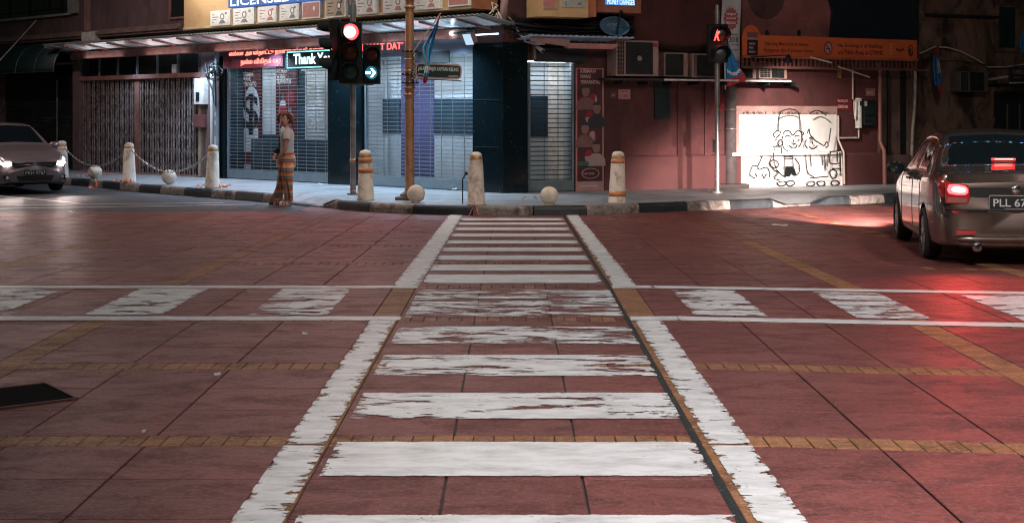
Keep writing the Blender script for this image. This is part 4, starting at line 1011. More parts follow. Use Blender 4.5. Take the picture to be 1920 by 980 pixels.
# box signs above
bx = fthing(FR, 1062, .7, 3.6, 'short cream box sign with framed notes right of the corner, above the small awning', 'sign', 'box_sign')
oo = .85; s0_, s1_ = FR.s(1010, oo), FR.s(1103, oo); z0_ = FR.z(1056, 32, oo)
mb = MB(); mb.fb(FR, s0_, s1_, .3, oo, z0_, 4.9); mb.build('box', YSIGN, bx)
mb = MB(); mb.fb(FR, s1_, FR.s(1119, oo), .3, oo - .02, z0_ + .02, 4.9); mb.build('end_panel', M('orange_side', (.45, .15, .07), rough=.5), bx)
mb = MB(); mb.fb(FR, FR.s(1018, oo), FR.s(1046, oo), oo, oo + .01, FR.z(1030, 18, oo), 4.5, 4); mb.fb(FR, FR.s(1019, oo), FR.s(1040, oo), oo + .01, oo + .014, FR.z(1030, 16, oo), 4.5, 3)
mb.fb(FR, FR.s(1052, oo), FR.s(1096, oo), oo, oo + .01, FR.z(1075, 14, oo), 4.5, 1); mb.fb(FR, FR.s(1083, oo), FR.s(1090, oo), oo + .01, oo + .014, FR.z(1085, 10, oo), FR.z(1085, 5, oo), 2); mb.fb(FR, FR.s(1060, oo), FR.s(1062, oo), oo + .01, oo + .013, FR.z(1085, 12, oo), FR.z(1085, 4, oo), 2)
mb.build('banknote_print', NOTE, bx)
bb = fthing(FR, 1160, .6, 3.6, 'orange brown sign box with a glowing blue panel above the satellite dish', 'sign', 'box_sign')
mb = MB(); mb.px(FR, 1120, 1202, -60, 24, .3, .75); mb.build('box', M('orange_brown_box', (.33, .12, .08), rough=.5, var=.15), bb)
mb = MB(); mb.px(FR, 1136, 1190, -30, 10, .75, .765); bq = mb.build('panel', E('blue_panel_glow', (.08, .28, .75), .9), bb)
text('MONEY CHANGER', FR.Mx(FR.s(1139, .77), .767, FR.z(1160, 9, .77)), .60, .10, E('pale_blue_text', (.6, .8, 1), 1.3), bq, .004)
# satellite dish
ds = fthing(FR, 1150, .4, 3.2, 'dull blue satellite dish on the wall above the largest air conditioner', 'satellite dish', 'satellite_dish')
c_ = FR.X(1152, 50, .45); mb = MB(); rows = []
for i in range(8):
    r_ = i / 7; rows.append([])
    for j in range(25):
        a = j * 2 * math.pi / 24; q = Vector((.30 * r_ * math.cos(a), -.07 * r_ * r_, .19 * r_ * math.sin(a))); rows[-1].append(c_ + Matrix.Rotation(R(10), 3, 'Y') @ q)
mb.grid(rows); do = mb.build('dish', M('dish_blue', (.04, .13, .24), rough=.45, var=.2), ds, solid=.01)
text('ASTRO', Matrix.Translation(c_ + Vector((-.15, -.10, 0))) @ Matrix.Rotation(R(90), 4, 'X'), .22, .06, M('dish_text', (.25, .35, .45), rough=.5), do, .004)
mb = MB(); p0 = c_ + Vector((.05, -.05, -.18)); p1_ = c_ + Vector((.09, -.30, .26)); mb.cyl(p0, p1_, .014); mb.cyl(p1_, p1_ + Vector((.05, .09, .02)), .03, .04); mb.build('feed_arm', BLACKP, ds)
mb = MB(); mb.tube([c_ + Vector((0, .03, 0)), c_ + Vector((0, .4, -.1))], .025); mb.build('mount', TEALD, ds)
# fire-extinguisher-like dark pole side item on the wall

# ------------------------------------------------------------------ billboard mural and orange banner
ml = fthing(FR, 1550, .1, 3.3, 'faded pink mural board with a large dark disc and diamond netting', 'mural', 'mural_board')
MURP = M('mural_pink', (.25, .09, .085), rough=.7, var=.25, vs_=2, dirt=(.18, .07, .07), dscale=2.5)
mb = MB(); mb.px(FR, 1392, 1562, -90, 100, .02, .08); mo = mb.build('board', MURP, ml)
mb = MB(); disc(mb, FR, FR.s(1436, .08), .081, FR.z(1436, -8, .08), .47, .50, 0, d=.004); mb.build('dark_disc', M('mural_brown', (.085, .04, .038), rough=.7, var=.3), mo)
mb = MB()
for k in range(-6, 10, 2):
    a = FR.X(1500 + k * 8, 75, .083); b_ = FR.X(1500 + k * 8 + 34, 0, .083); c2 = FR.X(1500 + k * 8 + 34, 75, .083); d2 = FR.X(1500 + k * 8, 0, .083)
    for (u_, v_) in ((a, b_), (c2, d2)):
        if 1495 < pxof(u_) < 1560 and 1495 < pxof(v_) < 1562: mb.tube([u_, v_], .007, 4)
mb.build('diamond_netting', M('netting', (.20, .085, .08), rough=.6), mo)
mb = MB(); disc(mb, FR, FR.s(1438, .08), .0815, FR.z(1438, 63, .08), .05, .07, 0); disc(mb, FR, FR.s(1498, .08), .0815, FR.z(1498, 62, .08), .05, .07, 0); build_split(mb, 'dark_spot', DARK, mo)
scb = fthing(FR, 1640, .1, 3.3, 'large plain blue black board at the top right of the maroon wall', 'board', 'dark_board')
mb = MB(); m_ = FR.Mx(FR.s(1555, .14), .10, FR.z(1640, 80, .14)); k = FR.s(1722, .14) - FR.s(1555, .14); mb.prism([(0, 0), (k, 0), (k, 2.6), (-.12, 2.6), (-.12, 1.25), (.07, .62)], m_, .06); mb.build('board', M('blue_black_board', (.012, .017, .028), rough=.35, var=.2), scb, bevel=.005)
mb = MB(); mb.px(FR, 1716, 1722, -90, 110, .08, .2); mb.build('edge_post', TEALD, scb)
bn = fthing(FR, 1550, .6, 2.8, 'long orange no smoking banner on a railed frame under the mural', 'banner', 'banner')
ob_ = .55; OR = M('orange_vinyl', (.60, .125, .04), rough=.45, var=.12, vs_=2, dirt=(.42, .075, .025), dlo=.55, dhi=.8, dscale=2)
x0, x1 = 1391, 1719; Mx = FR.Mx(FR.s(x0, ob_), ob_, FR.z(x0, 104, ob_)); L_ = FR.s(x1, ob_) - FR.s(x0, ob_)
hb = .40
arc = [(.22 + .20 * math.cos(a), hb + .02 + .20 * math.sin(a)) for a in [i * math.pi / 10 for i in range(11)]]
mb = MB(); mb.prism([(0, 0), (L_, 0), (L_, hb)] + arc + [(0, hb)], Mx, .012); vo = mb.build('vinyl', OR, bn)
def bt(s_, x, z, w_, h_, m_, **k): return text(s_, FR.Mx(FR.s(x, ob_ + .01), ob_ + .0135, FR.z(x0, 104, ob_) + z), w_, h_, m_, vo, .003, **k)
ORK = M('brown_ink', (.10, .018, .012), rough=.5)
wd1 = FR.s(1525, ob_) - FR.s(1433, ob_); wd2 = FR.s(1655, ob_) - FR.s(1571, ob_)
bt('Dilarang Merokok di semua', 1433, .19, wd1 * .9, .10, ORK, off=.012); bt('Bangunan dan Kawasan Awam', 1433, .06, wd1, .10, ORK, off=.012)
bt('No Smoking in all Buildings', 1571, .19, wd2, .10, ORK, off=.012); bt('and Public Areas in GTWHS', 1571, .06, wd2, .10, ORK, off=.012)
mb = MB(); z_ = FR.z(x0, 104, ob_); s_c = FR.s(1552, ob_)
disc(mb, FR, s_c, ob_ + .013, z_ + .18, .11, .14, 0); disc(mb, FR, s_c, ob_ + .016, z_ + .18, .085, .11, 1)
mb.hexa([FR.P(s_c - .06, ob_ + .021, z_ + .25), FR.P(s_c - .045, ob_ + .021, z_ + .27), FR.P(s_c - .045, ob_ + .018, z_ + .27), FR.P(s_c - .06, ob_ + .018, z_ + .25), FR.P(s_c + .045, ob_ + .021, z_ + .09), FR.P(s_c + .06, ob_ + .021, z_ + .11), FR.P(s_c + .06, ob_ + .018, z_ + .11), FR.P(s_c + .045, ob_ + .018, z_ + .09)], 0)
mb.fb(FR, s_c - .05, s_c + .05, ob_ + .018, ob_ + .0195, z_ + .165, z_ + .185, 2)
mb.build('no_smoking_symbol', [PRED, PWH, PBLK], vo)
mb = MB(); mb.px(FR, 1401, 1421, 75, 104, ob_ + .013, ob_ + .016, 0); mb.px(FR, 1401, 1421, 61, 72, ob_ + .013, ob_ + .016, 1); mb.px(FR, 1402, 1420, 71, 74, ob_ + .013, ob_ + .017, 2); eo = mb.build('emblem', [PBLK, CLO1, PWH], vo)
for k, s_ in enumerate(('SMOKE', 'FREE', 'PENANG')): text(s_, FR.Mx(FR.s(1403.5, ob_), ob_ + .0165, FR.z(1411, 84.5 + k * 7.5, ob_)), .15 if k != 1 else .11, .045, TXTP, eo, .002, off=.01)
mb = MB(); disc(mb, FR, FR.s(1707, ob_), ob_ + .013, z_ + .17, .07, .13, 0); disc(mb, FR, FR.s(1707, ob_), ob_ + .016, z_ + .19, .045, .08, 1); disc(mb, FR, FR.s(1706, ob_), ob_ + .018, z_ + .17, .03, .06, 0)
for q in range(3): disc(mb, FR, FR.s(1682 + q * 5, ob_), ob_ + .013, z_ + .19 - .02 * (q == 1), .035, .03, 0)
for q in range(4): disc(mb, FR, FR.s(1670, ob_), ob_ + .013, z_ + .10 + q * .065, .03 + .008 * (q % 2), .022, 2)
mb.build('round_emblem', [ORK, OR, M('pale_orange_print', (.55, .24, .10), rough=.5)], vo)
mb = MB(); mb.fb(FR, FR.s(x0, ob_), FR.s(x1, ob_), ob_ - .02, ob_ + .06, z_ - .05, z_ - .005); mb.build('upper_rail', M('orange_red_rail', (.36, .10, .045), rough=.5), bn)
mb = MB(); mb.fb(FR, FR.s(x0, ob_), FR.s(x1, ob_), ob_ - .03, ob_ + .03, z_ - .26, z_ - .21)
s = FR.s(x0, ob_)
while s < FR.s(x1, ob_): mb.fb(FR, s, s + .03, ob_ - .02, ob_ + .02, z_ - .21, z_ - .05); s += .105
for s in (FR.s(x0 + 5), FR.s(1552), FR.s(x1 - 8)): mb.fb(FR, s, s + .04, 0, ob_ - .03, z_ - .25, z_ - .21)
mb.build('slotted_rail', M('rail_brown', (.13, .05, .04), rough=.5, var=.3), bn)
# strip lamp under banner aimed at the white field
sl = fthing(FR, 1600, .9, 2.5, 'thin bright spotlight arm reaching out under the orange banner', 'lamp', 'wall_spotlight')
mb = MB(); mb.tube([FR.X(1572, 125, .9), FR.X(1630, 145, .5)], .016); mb.tube([FR.X(1519, 107, .75), FR.X(1560, 118, .9)], .016); mb.tube([FR.X(1572, 125, .9), FR.X(1572, 122, .0)], .012); mb.build('arm', PIPEM, sl)
lp = FR.X(1478, 112, 1.9)
mb = MB(); mb.tube([FR.P(FR.s(1478, 1.9), .55, lp.z + .10), lp + Vector((0, 0, .08))], .014); d_ = (FR.X(1480, 265, 0) - lp).normalized(); mb.cyl(lp - d_ * .12, lp + d_ * .02, .04, .075, 14); mb.build('spot_head', BLACKP, sl)
spot('wall_spot', lp + d_ * .05, FR.X(1484, 290, 0), 520, (1.0, .90, .80), 88, 1.0, .03, sl)
mb = MB(); mb.hexa([FR.X(1571, 145, .1), FR.X(1577, 148, .1), FR.X(1577, 148, .05), FR.X(1571, 145, .05), FR.X(1569, 126, .1), FR.X(1579, 128, .1), FR.X(1579, 128, .05), FR.X(1569, 126, .05)]); mb.build('rusty_plate', M('rust', (.30, .13, .04), rough=.7, var=.4, vs_=8), sl)

# ------------------------------------------------------------------ old stained building to the right
ob2 = fthing(FR, 1800, 0, .15, 'old building with black mould stained plaster at the right edge', 'building', 'weathered_building')
w0, w1e = FR.s(1650), FR.s(2600)
mb = MB(); mb.fb(FR, w0 + .02, w1e, -.6, -.12, .15, H); mb.build('wall', CONC, ob2)
mb = MB()
for (x0_, x1_, o_) in ((1651, 1662, .10), (1672, 1688, .0), (1706, 1716, .02)): mb.fb(FR, FR.s(x0_, o_), FR.s(x1_, o_), -.12, o_, .15, FR.z(1670, 118, 0))
mb.fb(FR, FR.s(1648), FR.s(1700), -.12, .16, .15, .78)
build_split(mb, 'buttress', M('dark_brown_plaster', (.10, .055, .045), rough=.85, var=.4, vs_=2, dirt=(.03, .02, .018), dscale=2, streak=3), ob2)
mb = MB(); mb.fb(FR, FR.s(1664, 0), FR.s(1671, 0), -.118, -.10, .15, 3.0); mb.fb(FR, FR.s(1689), FR.s(1704), -.118, -.09, .15, 2.9); build_split(mb, 'dark_recess', DARK, ob2)
mb = MB(); mb.px(FR, 1874, 1906, 13, 91, -.12, -.09); wi = mb.build('window', M('window_teal_dark', (.010, .030, .034), rough=.2, var=.4), ob2)
mb = MB()
for (a_, b_, c_, d_) in ((1868, 1912, 8, 14), (1868, 1912, 90, 97), (1868, 1874, 8, 95), (1906, 1912, 8, 95)): mb.px(FR, a_, b_, c_, d_, -.12, -.05)
mb.build('frame', CONC, wi)
mb = MB(); mb.px(FR, 1740, 1880, 28, 33, -.12, -.02); mb.px(FR, 1852, 1925, 156, 161, -.12, -.02); build_split(mb, 'string_course', DARK, ob2)
mb = MB(); mb.px(FR, 1864, 1960, 172, 345, -.125, -.11); dr_ = mb.build('doorway', DARK, ob2); mb = MB()
for x in (1889, 1912, 1935): mb.px(FR, x, x + 1.5, 195, 345, -.11, -.08)
build_split(mb, 'door_edge', M('door_edge_grey', (.12, .10, .09), rough=.5), dr_)
mb = MB()
s = FR.s(1722)
mb.px(FR, 1850, 1905, 139, 158, -.1, .1); mb.build('concrete_hood', CONC, ob2)
dp = fthing(FR, 1656, .05, .2, 'maroon downpipe with a kink at plinth height at the end of the side wall', 'pipe', 'downpipe')
fpipe([[(1650, 118, .14), (1650, 265, .14), (1658, 283, .26), (1659, 350, .26)]], .045, M('maroon_pipe', (.26, .10, .085), rough=.5, var=.2), dp, o=.14, n=12)
dp = fthing(FR, 1714, .05, .2, 'pale stained drainpipe leaning down the weathered building', 'pipe', 'downpipe')
fpipe([[(1716, 128, .05), (1716, 175, .05), (1714, 215, .05), (1711, 245, .05), (1708, 350, .05)]], .036, M('stained_white_pipe', (.36, .30, .25), rough=.5, var=.3, vs_=3, dirt=(.12, .09, .07), dscale=3), dp, n=12)
dp = fthing(FR, 1760, .1, 3, 'curved pale conduit arching across the stained wall', 'conduit', 'conduit')
fpipe([[(1725, 101, 0), (1752, 88, 0), (1775, 89, 0), (1800, 96, 0), (1825, 108, 0), (1843, 119, 0)], [(1852, 126, 0), (1885, 126, 0), (1925, 120, 0)]], .016, PIPEM, dp)
fpipe([[(1720, 112, 0), (1760, 113, 0), (1800, 114, 0), (1850, 122, 0)], [(1690, 135, 0), (1720, 120, .1), (1760, 108, .2)]], .010, CAB, dp, 'thin_cable')
aircon(1801, 1853, 134, 172, .30, 'dim air conditioner on the stained wall under the curved conduit', .30, hub=False, mat=M('dull_aircon', (.10, .085, .07), rough=.6, dirt=(.04, .03, .03), dscale=3), o0=0)
sg = fthing(FR, 1910, 1.0, 2.2, 'dark street name plate LEBUH at the right edge of the photo', 'street sign', 'street_sign')
mb = MB(); mb.px(FR, 1893, 1990, 128, 153, 1.0, 1.04); so_ = mb.build('plate', TEALD, sg, bevel=.006)
text('LEBUH', FR.Mx(FR.s(1900, 1.05), 1.043, FR.z(1910, 139, 1.0)), .42, .09, M('dim_letter', (.34, .20, .19), rough=.5), so_, .003, off=.01)
text('PANTAI', FR.Mx(FR.s(1901, 1.05), 1.043, FR.z(1910, 148, 1.0)), .22, .05, M('dim_letter2', (.22, .13, .12), rough=.5), so_, .003)
mb = MB(); mb.tube([FR.X(1850, 150, .0), FR.X(1895, 143, 1.0)], .03); mb.tube([FR.X(1893, 156, 1.0), FR.X(1990, 153, 1.0)], .015); mb.build('bracket', PIPEM, sg)
# ================================================================== bollards, balls, chains
BOL = M('bollard_cream', (.82, .72, .62), rough=.65, var=.10, vs_=7, dirt=(.34, .24, .18), dlo=.50, dhi=.70, dscale=4.5, bump=.35, bs=50)
ORB = M('orange_band', (.62, .24, .10), rough=.4, var=.2, vs_=12)
GOLDB = M('brass_ring', (.50, .26, .07), rough=.35, metal=.3)
bolspec = [(117, 333, 'cream bollard behind the front corner of the left car, first of the chained bollards', 0), (242, 342, 'cream bollard with torn orange tape at its foot before the folding gate', 1),
           (398, 352, 'cream bollard before the meter boxes, orange tape litter at its foot', 1),
           (686, 375, 'cream bollard with two orange bands beside the traffic light pole', 2), (893, 384, 'cream bollard before the black corner pillar with thin red tape at its foot', 3),
           (1157, 381, 'cream bollard with orange bands at top and bottom, before the maroon wall', 4)]
bpos = {}
def make_bollard():
    t_ = empty('bollard', (0, 0, 0)); t_['group'] = 'cream bollards along the kerb'
    m = MB(); h = .88
    m.lathe([(.0, 0), (.155, 0), (.155, .02), (.148, .04), (.118, .70), (.108, .755), (.100, .762)], n=28); m.build('shaft', BOL, t_)
    m = MB(); m.lathe([(.108, .755), (.112, .77), (.106, .79), (.100, .80)], n=28); m.build('neck_ring', GOLDB, t_)
    m = MB(); m.lathe([(.100, .795), (.106, .805), (.104, .83), (.085, .862), (.05, .88), (0, .885)], n=28); m.build('cap', BOL, t_)
    return t_
proto = make_bollard()
for i, (x, y, lab, kind) in enumerate(bolspec):
    o = proto if i == 0 else copy_tree(proto)
    o.location = G(x, y, .155); bpos[x] = o.location.copy(); o['label'] = lab; o['category'] = 'bollard'; o.rotation_euler = (R((-1) ** i * .8), R(.8 if i % 2 else -.6), i * 1.1)
    WM[o] = Matrix.Translation(o.location)
    def band(z0, z1, gap=0.0):
        r0 = .148 - (z0 - .04) * .0455 + .0015; r1 = .148 - (z1 - .04) * .0455 + .0015; m = MB(); m.lathe([(r0, z0), (r0 + .002, z0), (r1 + .002, z1), (r1, z1)], o.location, 28); m.build('orange_band', ORB, o)
    if kind == 2: band(.66, .75); band(.48, .57)
    if kind == 4: band(.68, .75); band(.12, .21)
BALLM = M('concrete_ball', (.76, .65, .55), rough=.7, var=.12, vs_=6, dirt=(.34, .25, .19), dlo=.5, dhi=.8, dscale=4, bump=.4, bs=40)
for (x, y, d, lab) in ((178, 336, .33, 'white concrete ball on the pavement between the two leftmost bollards'), (317, 346, .32, 'white concrete ball on the pavement under the middle of the right-hand chain'),
                       (780, 380, .31, 'white concrete ball at the foot of the gold lamp post'), (1030, 384, .31, 'stained concrete ball on the kerb before the side grille')):
    m = MB(); p_ = G(x, y, .15); r_ = d / 2
    t_ = empty('concrete_ball', p_, 0, lab, 'concrete ball', 'white concrete balls along the kerb')
    m.lathe([(0, 0)] + [(r_ * math.sin(a), r_ - r_ * .98 * math.cos(a)) for a in [math.pi * k / 16 for k in range(1, 16)]] + [(0, 2 * r_ * .99)], p_, 28); m.build('ball', BALLM, t_)
    m = MB(); m.lathe([(0, 0.001), (.075, .001), (.07, .02), (.0, .02)], p_, 20); m.build('foot', BALLM, t_)
CHN = M('steel_chain', (.45, .43, .40), rough=.35, metal=.8, var=.3, vs_=20)
def chain(p0, p1, sag, lab):
    c_ = empty('chain', (p0 + p1) / 2, 0, lab, 'chain', 'chains slung between the left bollards'); n = 44
    pts = [p0.lerp(p1, k / n) - Vector((0, 0, sag * 4 * (k / n) * (1 - k / n))) for k in range(n + 1)]
    m = MB()
    for k in range(n):   # links
        a, b_ = pts[k], pts[k + 1]; d = (b_ - a); d.normalize(); c = (a + b_) / 2; L = (b_ - a).length * .70
        up = Vector((0, 0, 1)) if k % 2 else Vector((0, 1, 0)); up = (up - d * up.dot(d)).normalized()
        ring = [c + d * math.cos(t) * L + up * math.sin(t) * .022 for t in [i * math.pi / 4 for i in range(9)]]
        m.tube(ring, .0075, 5)
    m.build('links', CHN, c_)
T = Vector((0, 0, .78))
b1p, b2p, b3p = bpos[117], bpos[242], bpos[398]
chain(b1p + T, b2p + T, .46, 'steel chain hanging between the leftmost and the second bollard')
chain(b2p + T, b3p + T, .50, 'steel chain hanging between the second and third bollard before the folding gate')
chain(b1p + T, b1p + T + (b1p - b2p), .46, 'steel chain running left behind the car from the leftmost bollard')
# orange tape scraps and litter
TAPE = M('orange_tape', (.60, .20, .09), rough=.4, var=.2, vs_=9)
def scrap(c, n, spread, lab, mat=TAPE, h=.05, sz=.12, asp=.35, name='tape_scrap', cat='litter', w=None):
    m = MB(); t_ = empty(name, c, 0, lab, cat)
    for k in range(n):
        a = random.uniform(-.5, .5) + (math.pi if random.random() < .5 else 0); p = c + Vector((random.uniform(-spread, spread), random.uniform(-spread * .35, spread * .35), .012)); L = sz * random.uniform(.6, 1.6)
        rows = []
        for i in range(6):
            q = p + Vector((math.cos(a) * L * i / 5, math.sin(a) * L * i / 5 * .5, h * (math.sin(i * 1.3 + k) * .5 + .5)))
            rows.append([q, q + Vector((0, L * asp * .5, .015)), q + Vector((.01, L * asp, h * .6 * (.5 + .5 * math.sin(i + k))))])
        m.grid(rows)
    m.build('scrap', mat, t_, solid=.002)
random.seed(21)
scrap(bpos[242] + Vector((0, -.22, 0)), 8, .25, 'torn orange tape lying round the foot of the second bollard'); scrap(bpos[398] + Vector((0, -.2, 0)), 9, .42, 'crumpled orange tape spread round the foot of the third bollard')
scrap(bpos[117] + Vector((.45, -.05, 0)), 3, .12, 'orange scraps on the pavement right of the leftmost bollard'); scrap(G(206, 332, .15), 2, .08, 'orange scrap right of the leftmost concrete ball', sz=.16)
scrap(G(160, 356, .0), 3, .16, 'orange and white scraps lying against the kerb below the first concrete ball'); scrap(G(176, 350, .06), 1, .03, 'orange strip standing up against the kerb face', h=.12)
m = MB(); t_ = empty('red_string', bpos[893] + Vector((0, -.15, .0)), 0, 'thin red string hanging over the kerb below the middle bollard', 'string')
b_ = bpos[893]; m.tube([b_ + Vector((-.02, -.16, .03)), b_ + Vector((-.03, -.36, .012)), Vector((b_.x - .10, b_.y - .56, .02)), Vector((b_.x - .17, b_.y - .60, .004))], .006, 5); m.tube([b_ + Vector((-.02, -.16, .03)), b_ + Vector((.0, -.36, .012)), Vector((b_.x + .06, b_.y - .58, .02))], .006, 5); m.build('strand', M('red_strand', (.6, .14, .10), rough=.6), t_)
m = MB(); q = FL.X(868, 322, .25); t_ = empty('standpipe', (q.x, q.y, .15), 0, 'small dark tap on a thin standpipe left of the middle bollard', 'tap')
p_ = Vector((bpos[893].x - .24, bpos[893].y + .35, .15)); m.tube([p_, p_ + Vector((0, 0, .42)), p_ + Vector((.05, 0, .50)), p_ + Vector((.13, 0, .50))], .012, 6); m.lathe([(0, 0), (.025, 0), (.025, .05), (0, .05)], p_ + Vector((.06, 0, .49)), 10); m.build('tap_pipe', BLACKP, t_)
random.seed(4)
for (x, y, lab) in ((985, 376, 'brown dry leaf on the pavement left of the right-hand concrete ball'), (998, 375, 'second brown dry leaf on the pavement nearer the right-hand concrete ball')):
    scrap(G(x, y, .155), 1, .01, lab, M('dry_leaf', (.40, .22, .10), rough=.7), .04, .10, .6, 'dry_leaf', 'leaf')
scrap(G(858, 357, .155), 1, .01, 'white scrap of paper at the foot of the right grille', WHITE, .02, .12, .5, 'paper_scrap', 'litter')
scrap(G(595, 347, .155), 1, .01, 'white scrap of paper below the left grille beside the woman', WHITE, .02, .12, .5, 'paper_scrap', 'litter')
scrap(G(122, 400), 1, .02, 'white paper scrap on the far red paving at the left', WHITE, .02, .10, .6, 'paper_scrap', 'litter')
scrap(G(565, 630), 1, .01, 'small white paper scrap on the red paving left of the near crossing', WHITE, .004, .06, .25, 'paper_scrap', 'litter')
scrap(G(410, 708), 1, .01, 'curled cream scrap on a paving joint left of the near crossing', WHITE, .006, .035, .5, 'paper_scrap', 'litter')
scrap(G(1448, 425), 1, .02, 'flat white scrap on the far red paving before the right car', WHITE, .01, .16, .5, 'paper_scrap', 'litter')
scrap(G(272, 816), 1, .008, 'tiny pale crumb on the ochre brick band at the lower left', WHITE, .004, .025, .6, 'paper_scrap', 'litter')

# ================================================================== drain cover in the paving, lower left, its recess shade put into the black
dc = empty('drain_cover', (-3.1, 8.2, 0), 0, 'flat black drain cover with a thin rim, recess shade put into its colour, lower left', 'drain cover')
IRON = M('iron_recess_shade', (.0015, .003, .0035), rough=.9, var=.4, vs_=9, spec=.08)
m = MB(); m.prism([(p_.x, p_.y) for p_ in HOLE], Matrix.Translation((0, 0, .0)), .0045); m.build('cover', IRON, dc)
m = MB()
for k in range(4):
    a, b_ = HOLE[k], HOLE[(k + 1) % 4]; d = (b_ - a).normalized(); n = Vector((-d.y, d.x)) * .018
    m.prism([(a.x, a.y), (b_.x, b_.y), (b_.x - n.x, b_.y - n.y), (a.x - n.x, a.y - n.y)][::-1] if False else [(a.x - n.x, a.y - n.y), (b_.x - n.x, b_.y - n.y), (b_.x, b_.y), (a.x, a.y)], Matrix.Translation((0, 0, .001)), .010)
m.build('rim', M('worn_rim', (.16, .06, .05), rough=.6, var=.4, vs_=20), dc)

# ================================================================== traffic light
SIGB = M('signal_black', (.006, .011, .012), rough=.7, var=.3, vs_=6, spec=.2)
STEEL = M('galvanised_pole', (.27, .25, .25), rough=.35, metal=.6, var=.3, vs_=4, dirt=(.12, .09, .08), dscale=3)
tp = G(662, 365, .15); tl = empty('traffic_light', tp, 0, 'tall traffic light showing red, with a lit white right arrow, beside the woman', 'traffic light')
m = MB(); m.cyl(tp, tp + Vector((0, 0, 3.65)), .055, .052, 18); m.cyl(tp, tp + Vector((0, 0, .03)), .12, .12, 18); m.build('pole', STEEL, tl)
m = MB(); m.lathe([(.056, .06), (.06, .06), (.06, .085), (.056, .085)], tp, 16); m.lathe([(.056, .62), (.064, .62), (.064, .68), (.056, .68)], tp, 16); m.build('orange_clip', ORB, tl)
REDL = E('signal_red_glow', (1.0, .05, .06), 3.5); REDC = E('signal_red_core', (1.0, .52, .42), 2.6); ARW = E('arrow_glow', (.62, .92, 1.0), 2.5)
LENS_D = M('dark_amber_lens', (.10, .03, .02), rough=.12, var=.3); LENS_G = M('dark_green_lens', (.02, .06, .055), rough=.12, var=.3)
D0 = tp.y - .12
def tz(y): return CAMH - (y - HOR) * D0 / FPX
def tx(x): return (x - 960) * D0 / FPX
def visor(c, d, r, L, parent, mat=SIGB, cut=.62):
    """half tube hood round lens centre c, pointing along d"""
    d = Vector(d).normalized(); u = d.cross(Vector((0, 0, 1))).normalized(); up = u.cross(d); rows = []
    for k in range(8):
        t = k / 7; row = []
        for j in range(17):
            a = -R(35) + (math.pi + R(70)) * j / 16
            Lk = L * t * (1 if math.sin(a) > 0 else max(.25, 1 + math.sin(a) * cut * 1.4))
            row.append(c + (u * math.cos(a) + up * math.sin(a)) * r * (1 + .03 * t) + d * Lk)
        rows.append(row)
    return MB().grid(rows).build('visor', mat, parent, solid=.006)
def lens(c, d, r, mat, parent, name='lens'):
    d = Vector(d).normalized(); u = d.cross(Vector((0, 0, 1))).normalized(); up = u.cross(d)
    rows = [[c + (u * math.cos(a) + up * math.sin(a)) * r * q + d * (.02 * (1 - q * q)) for a in [j * math.pi / 12 for j in range(25)]] for q in (0.001, .35, .7, 1)]
    return MB().grid(rows).build(name, mat, parent)
F_ = Vector((-.10, -1, -.05))
def head(cx, zs, w_, d, name, D=.16):
    pass
# main column of three lamps
hd = MB(); hd.box(tx(636), tx(679), D0 - .10, D0 + .08, tz(157), tz(42)); h1 = hd.build('signal_head', SIGB, tl, bevel=.025)
for (y, mt_, nm) in ((61, REDL, 'red_lens'), (98, LENS_D, 'amber_lens'), (134, LENS_G, 'green_lens')):
    c = Vector((tx(658 if y == 61 else 656), D0 - .105, tz(y))); lens(c, F_, .155, mt_, h1, nm); visor(c, (.12, -1, -.08), .168, .24, h1)
    if y == 61: lens(c + Vector((-.01, -.015, 0)), F_, .115, REDC, h1, 'red_core')
hd = MB(); hd.box(tx(681), tx(713), D0 - .06, D0 + .10, tz(158), tz(84)); h2 = hd.build('signal_head', SIGB, tl, bevel=.02)
for (y, mt_, nm) in ((102, LENS_D, 'amber_lens'), (137, E('arrow_lens_glow', (.03, .30, .42), .45), 'arrow_lens')):
    c = Vector((tx(696), D0 - .065, tz(y))); lens(c, F_, .125, mt_, h2, nm); visor(c, (.25, -1, -.08), .14, .20, h2)
    if y == 137:
        m = MB(); q = c + Vector((0, -.03, 0)); Ma = Matrix.Translation(q) @ Matrix.Rotation(R(90), 4, 'X')
        m.prism([(-.10, -.025), (.0, -.025), (.0, .025), (-.10, .025)], Ma, .008)
        m.prism([(-.01, .085), (.035, .085), (.10, 0), (.035, -.085), (-.01, -.085), (.045, 0)][::-1], Ma, .008); m.build('arrow', ARW, h2)
spot('arrow_spill', (tx(696), D0 - .45, tz(137)), (tx(696), D0 - 3, 1.0), 3, (.6, .9, 1), 120, 1, .1, tl)
# side heads turned to the left
for (y0, y1, lst) in ((36, 152, ((52, LENS_D), (84, REDL), (121, LENS_G))),):
    hd = MB(); hd.box(tx(618), tx(637), D0 - .02, D0 + .20, tz(y1), tz(y0 + 0)); h3 = hd.build('signal_head', SIGB, tl, bevel=.02)
    for (y, mt_) in lst:
        c = Vector((tx(630 if y != 52 else 636), D0 - .03, tz(y))); dd = (-1, -.12, -.05) if y != 52 else (-.9, .4, 0)
        c = Vector((tx(622), D0 + .0, tz(y))); lens(c, dd, .115, mt_, h3, 'side_lens'); visor(c + Vector((.01, 0, 0)), dd, .13, .25, h3)
m = MB(); m.cyl((tx(660), D0 + .10, tz(40)), (tx(660), D0 + .10, tz(8)), .045, .045, 14); m.box(tx(640), tx(700), D0 + .02, D0 + .16, tz(160), tz(152)); m.box(tx(625), tx(700), D0 + .04, D0 + .14, tz(46), tz(41)); m.build('bracket', STEEL, tl)
m = MB(); m.box(tx(652), tx(667), D0 + .06, D0 + .13, tz(28), tz(9)); m.build('top_box', M('grey_top_box', (.10, .13, .15), rough=.5), tl)
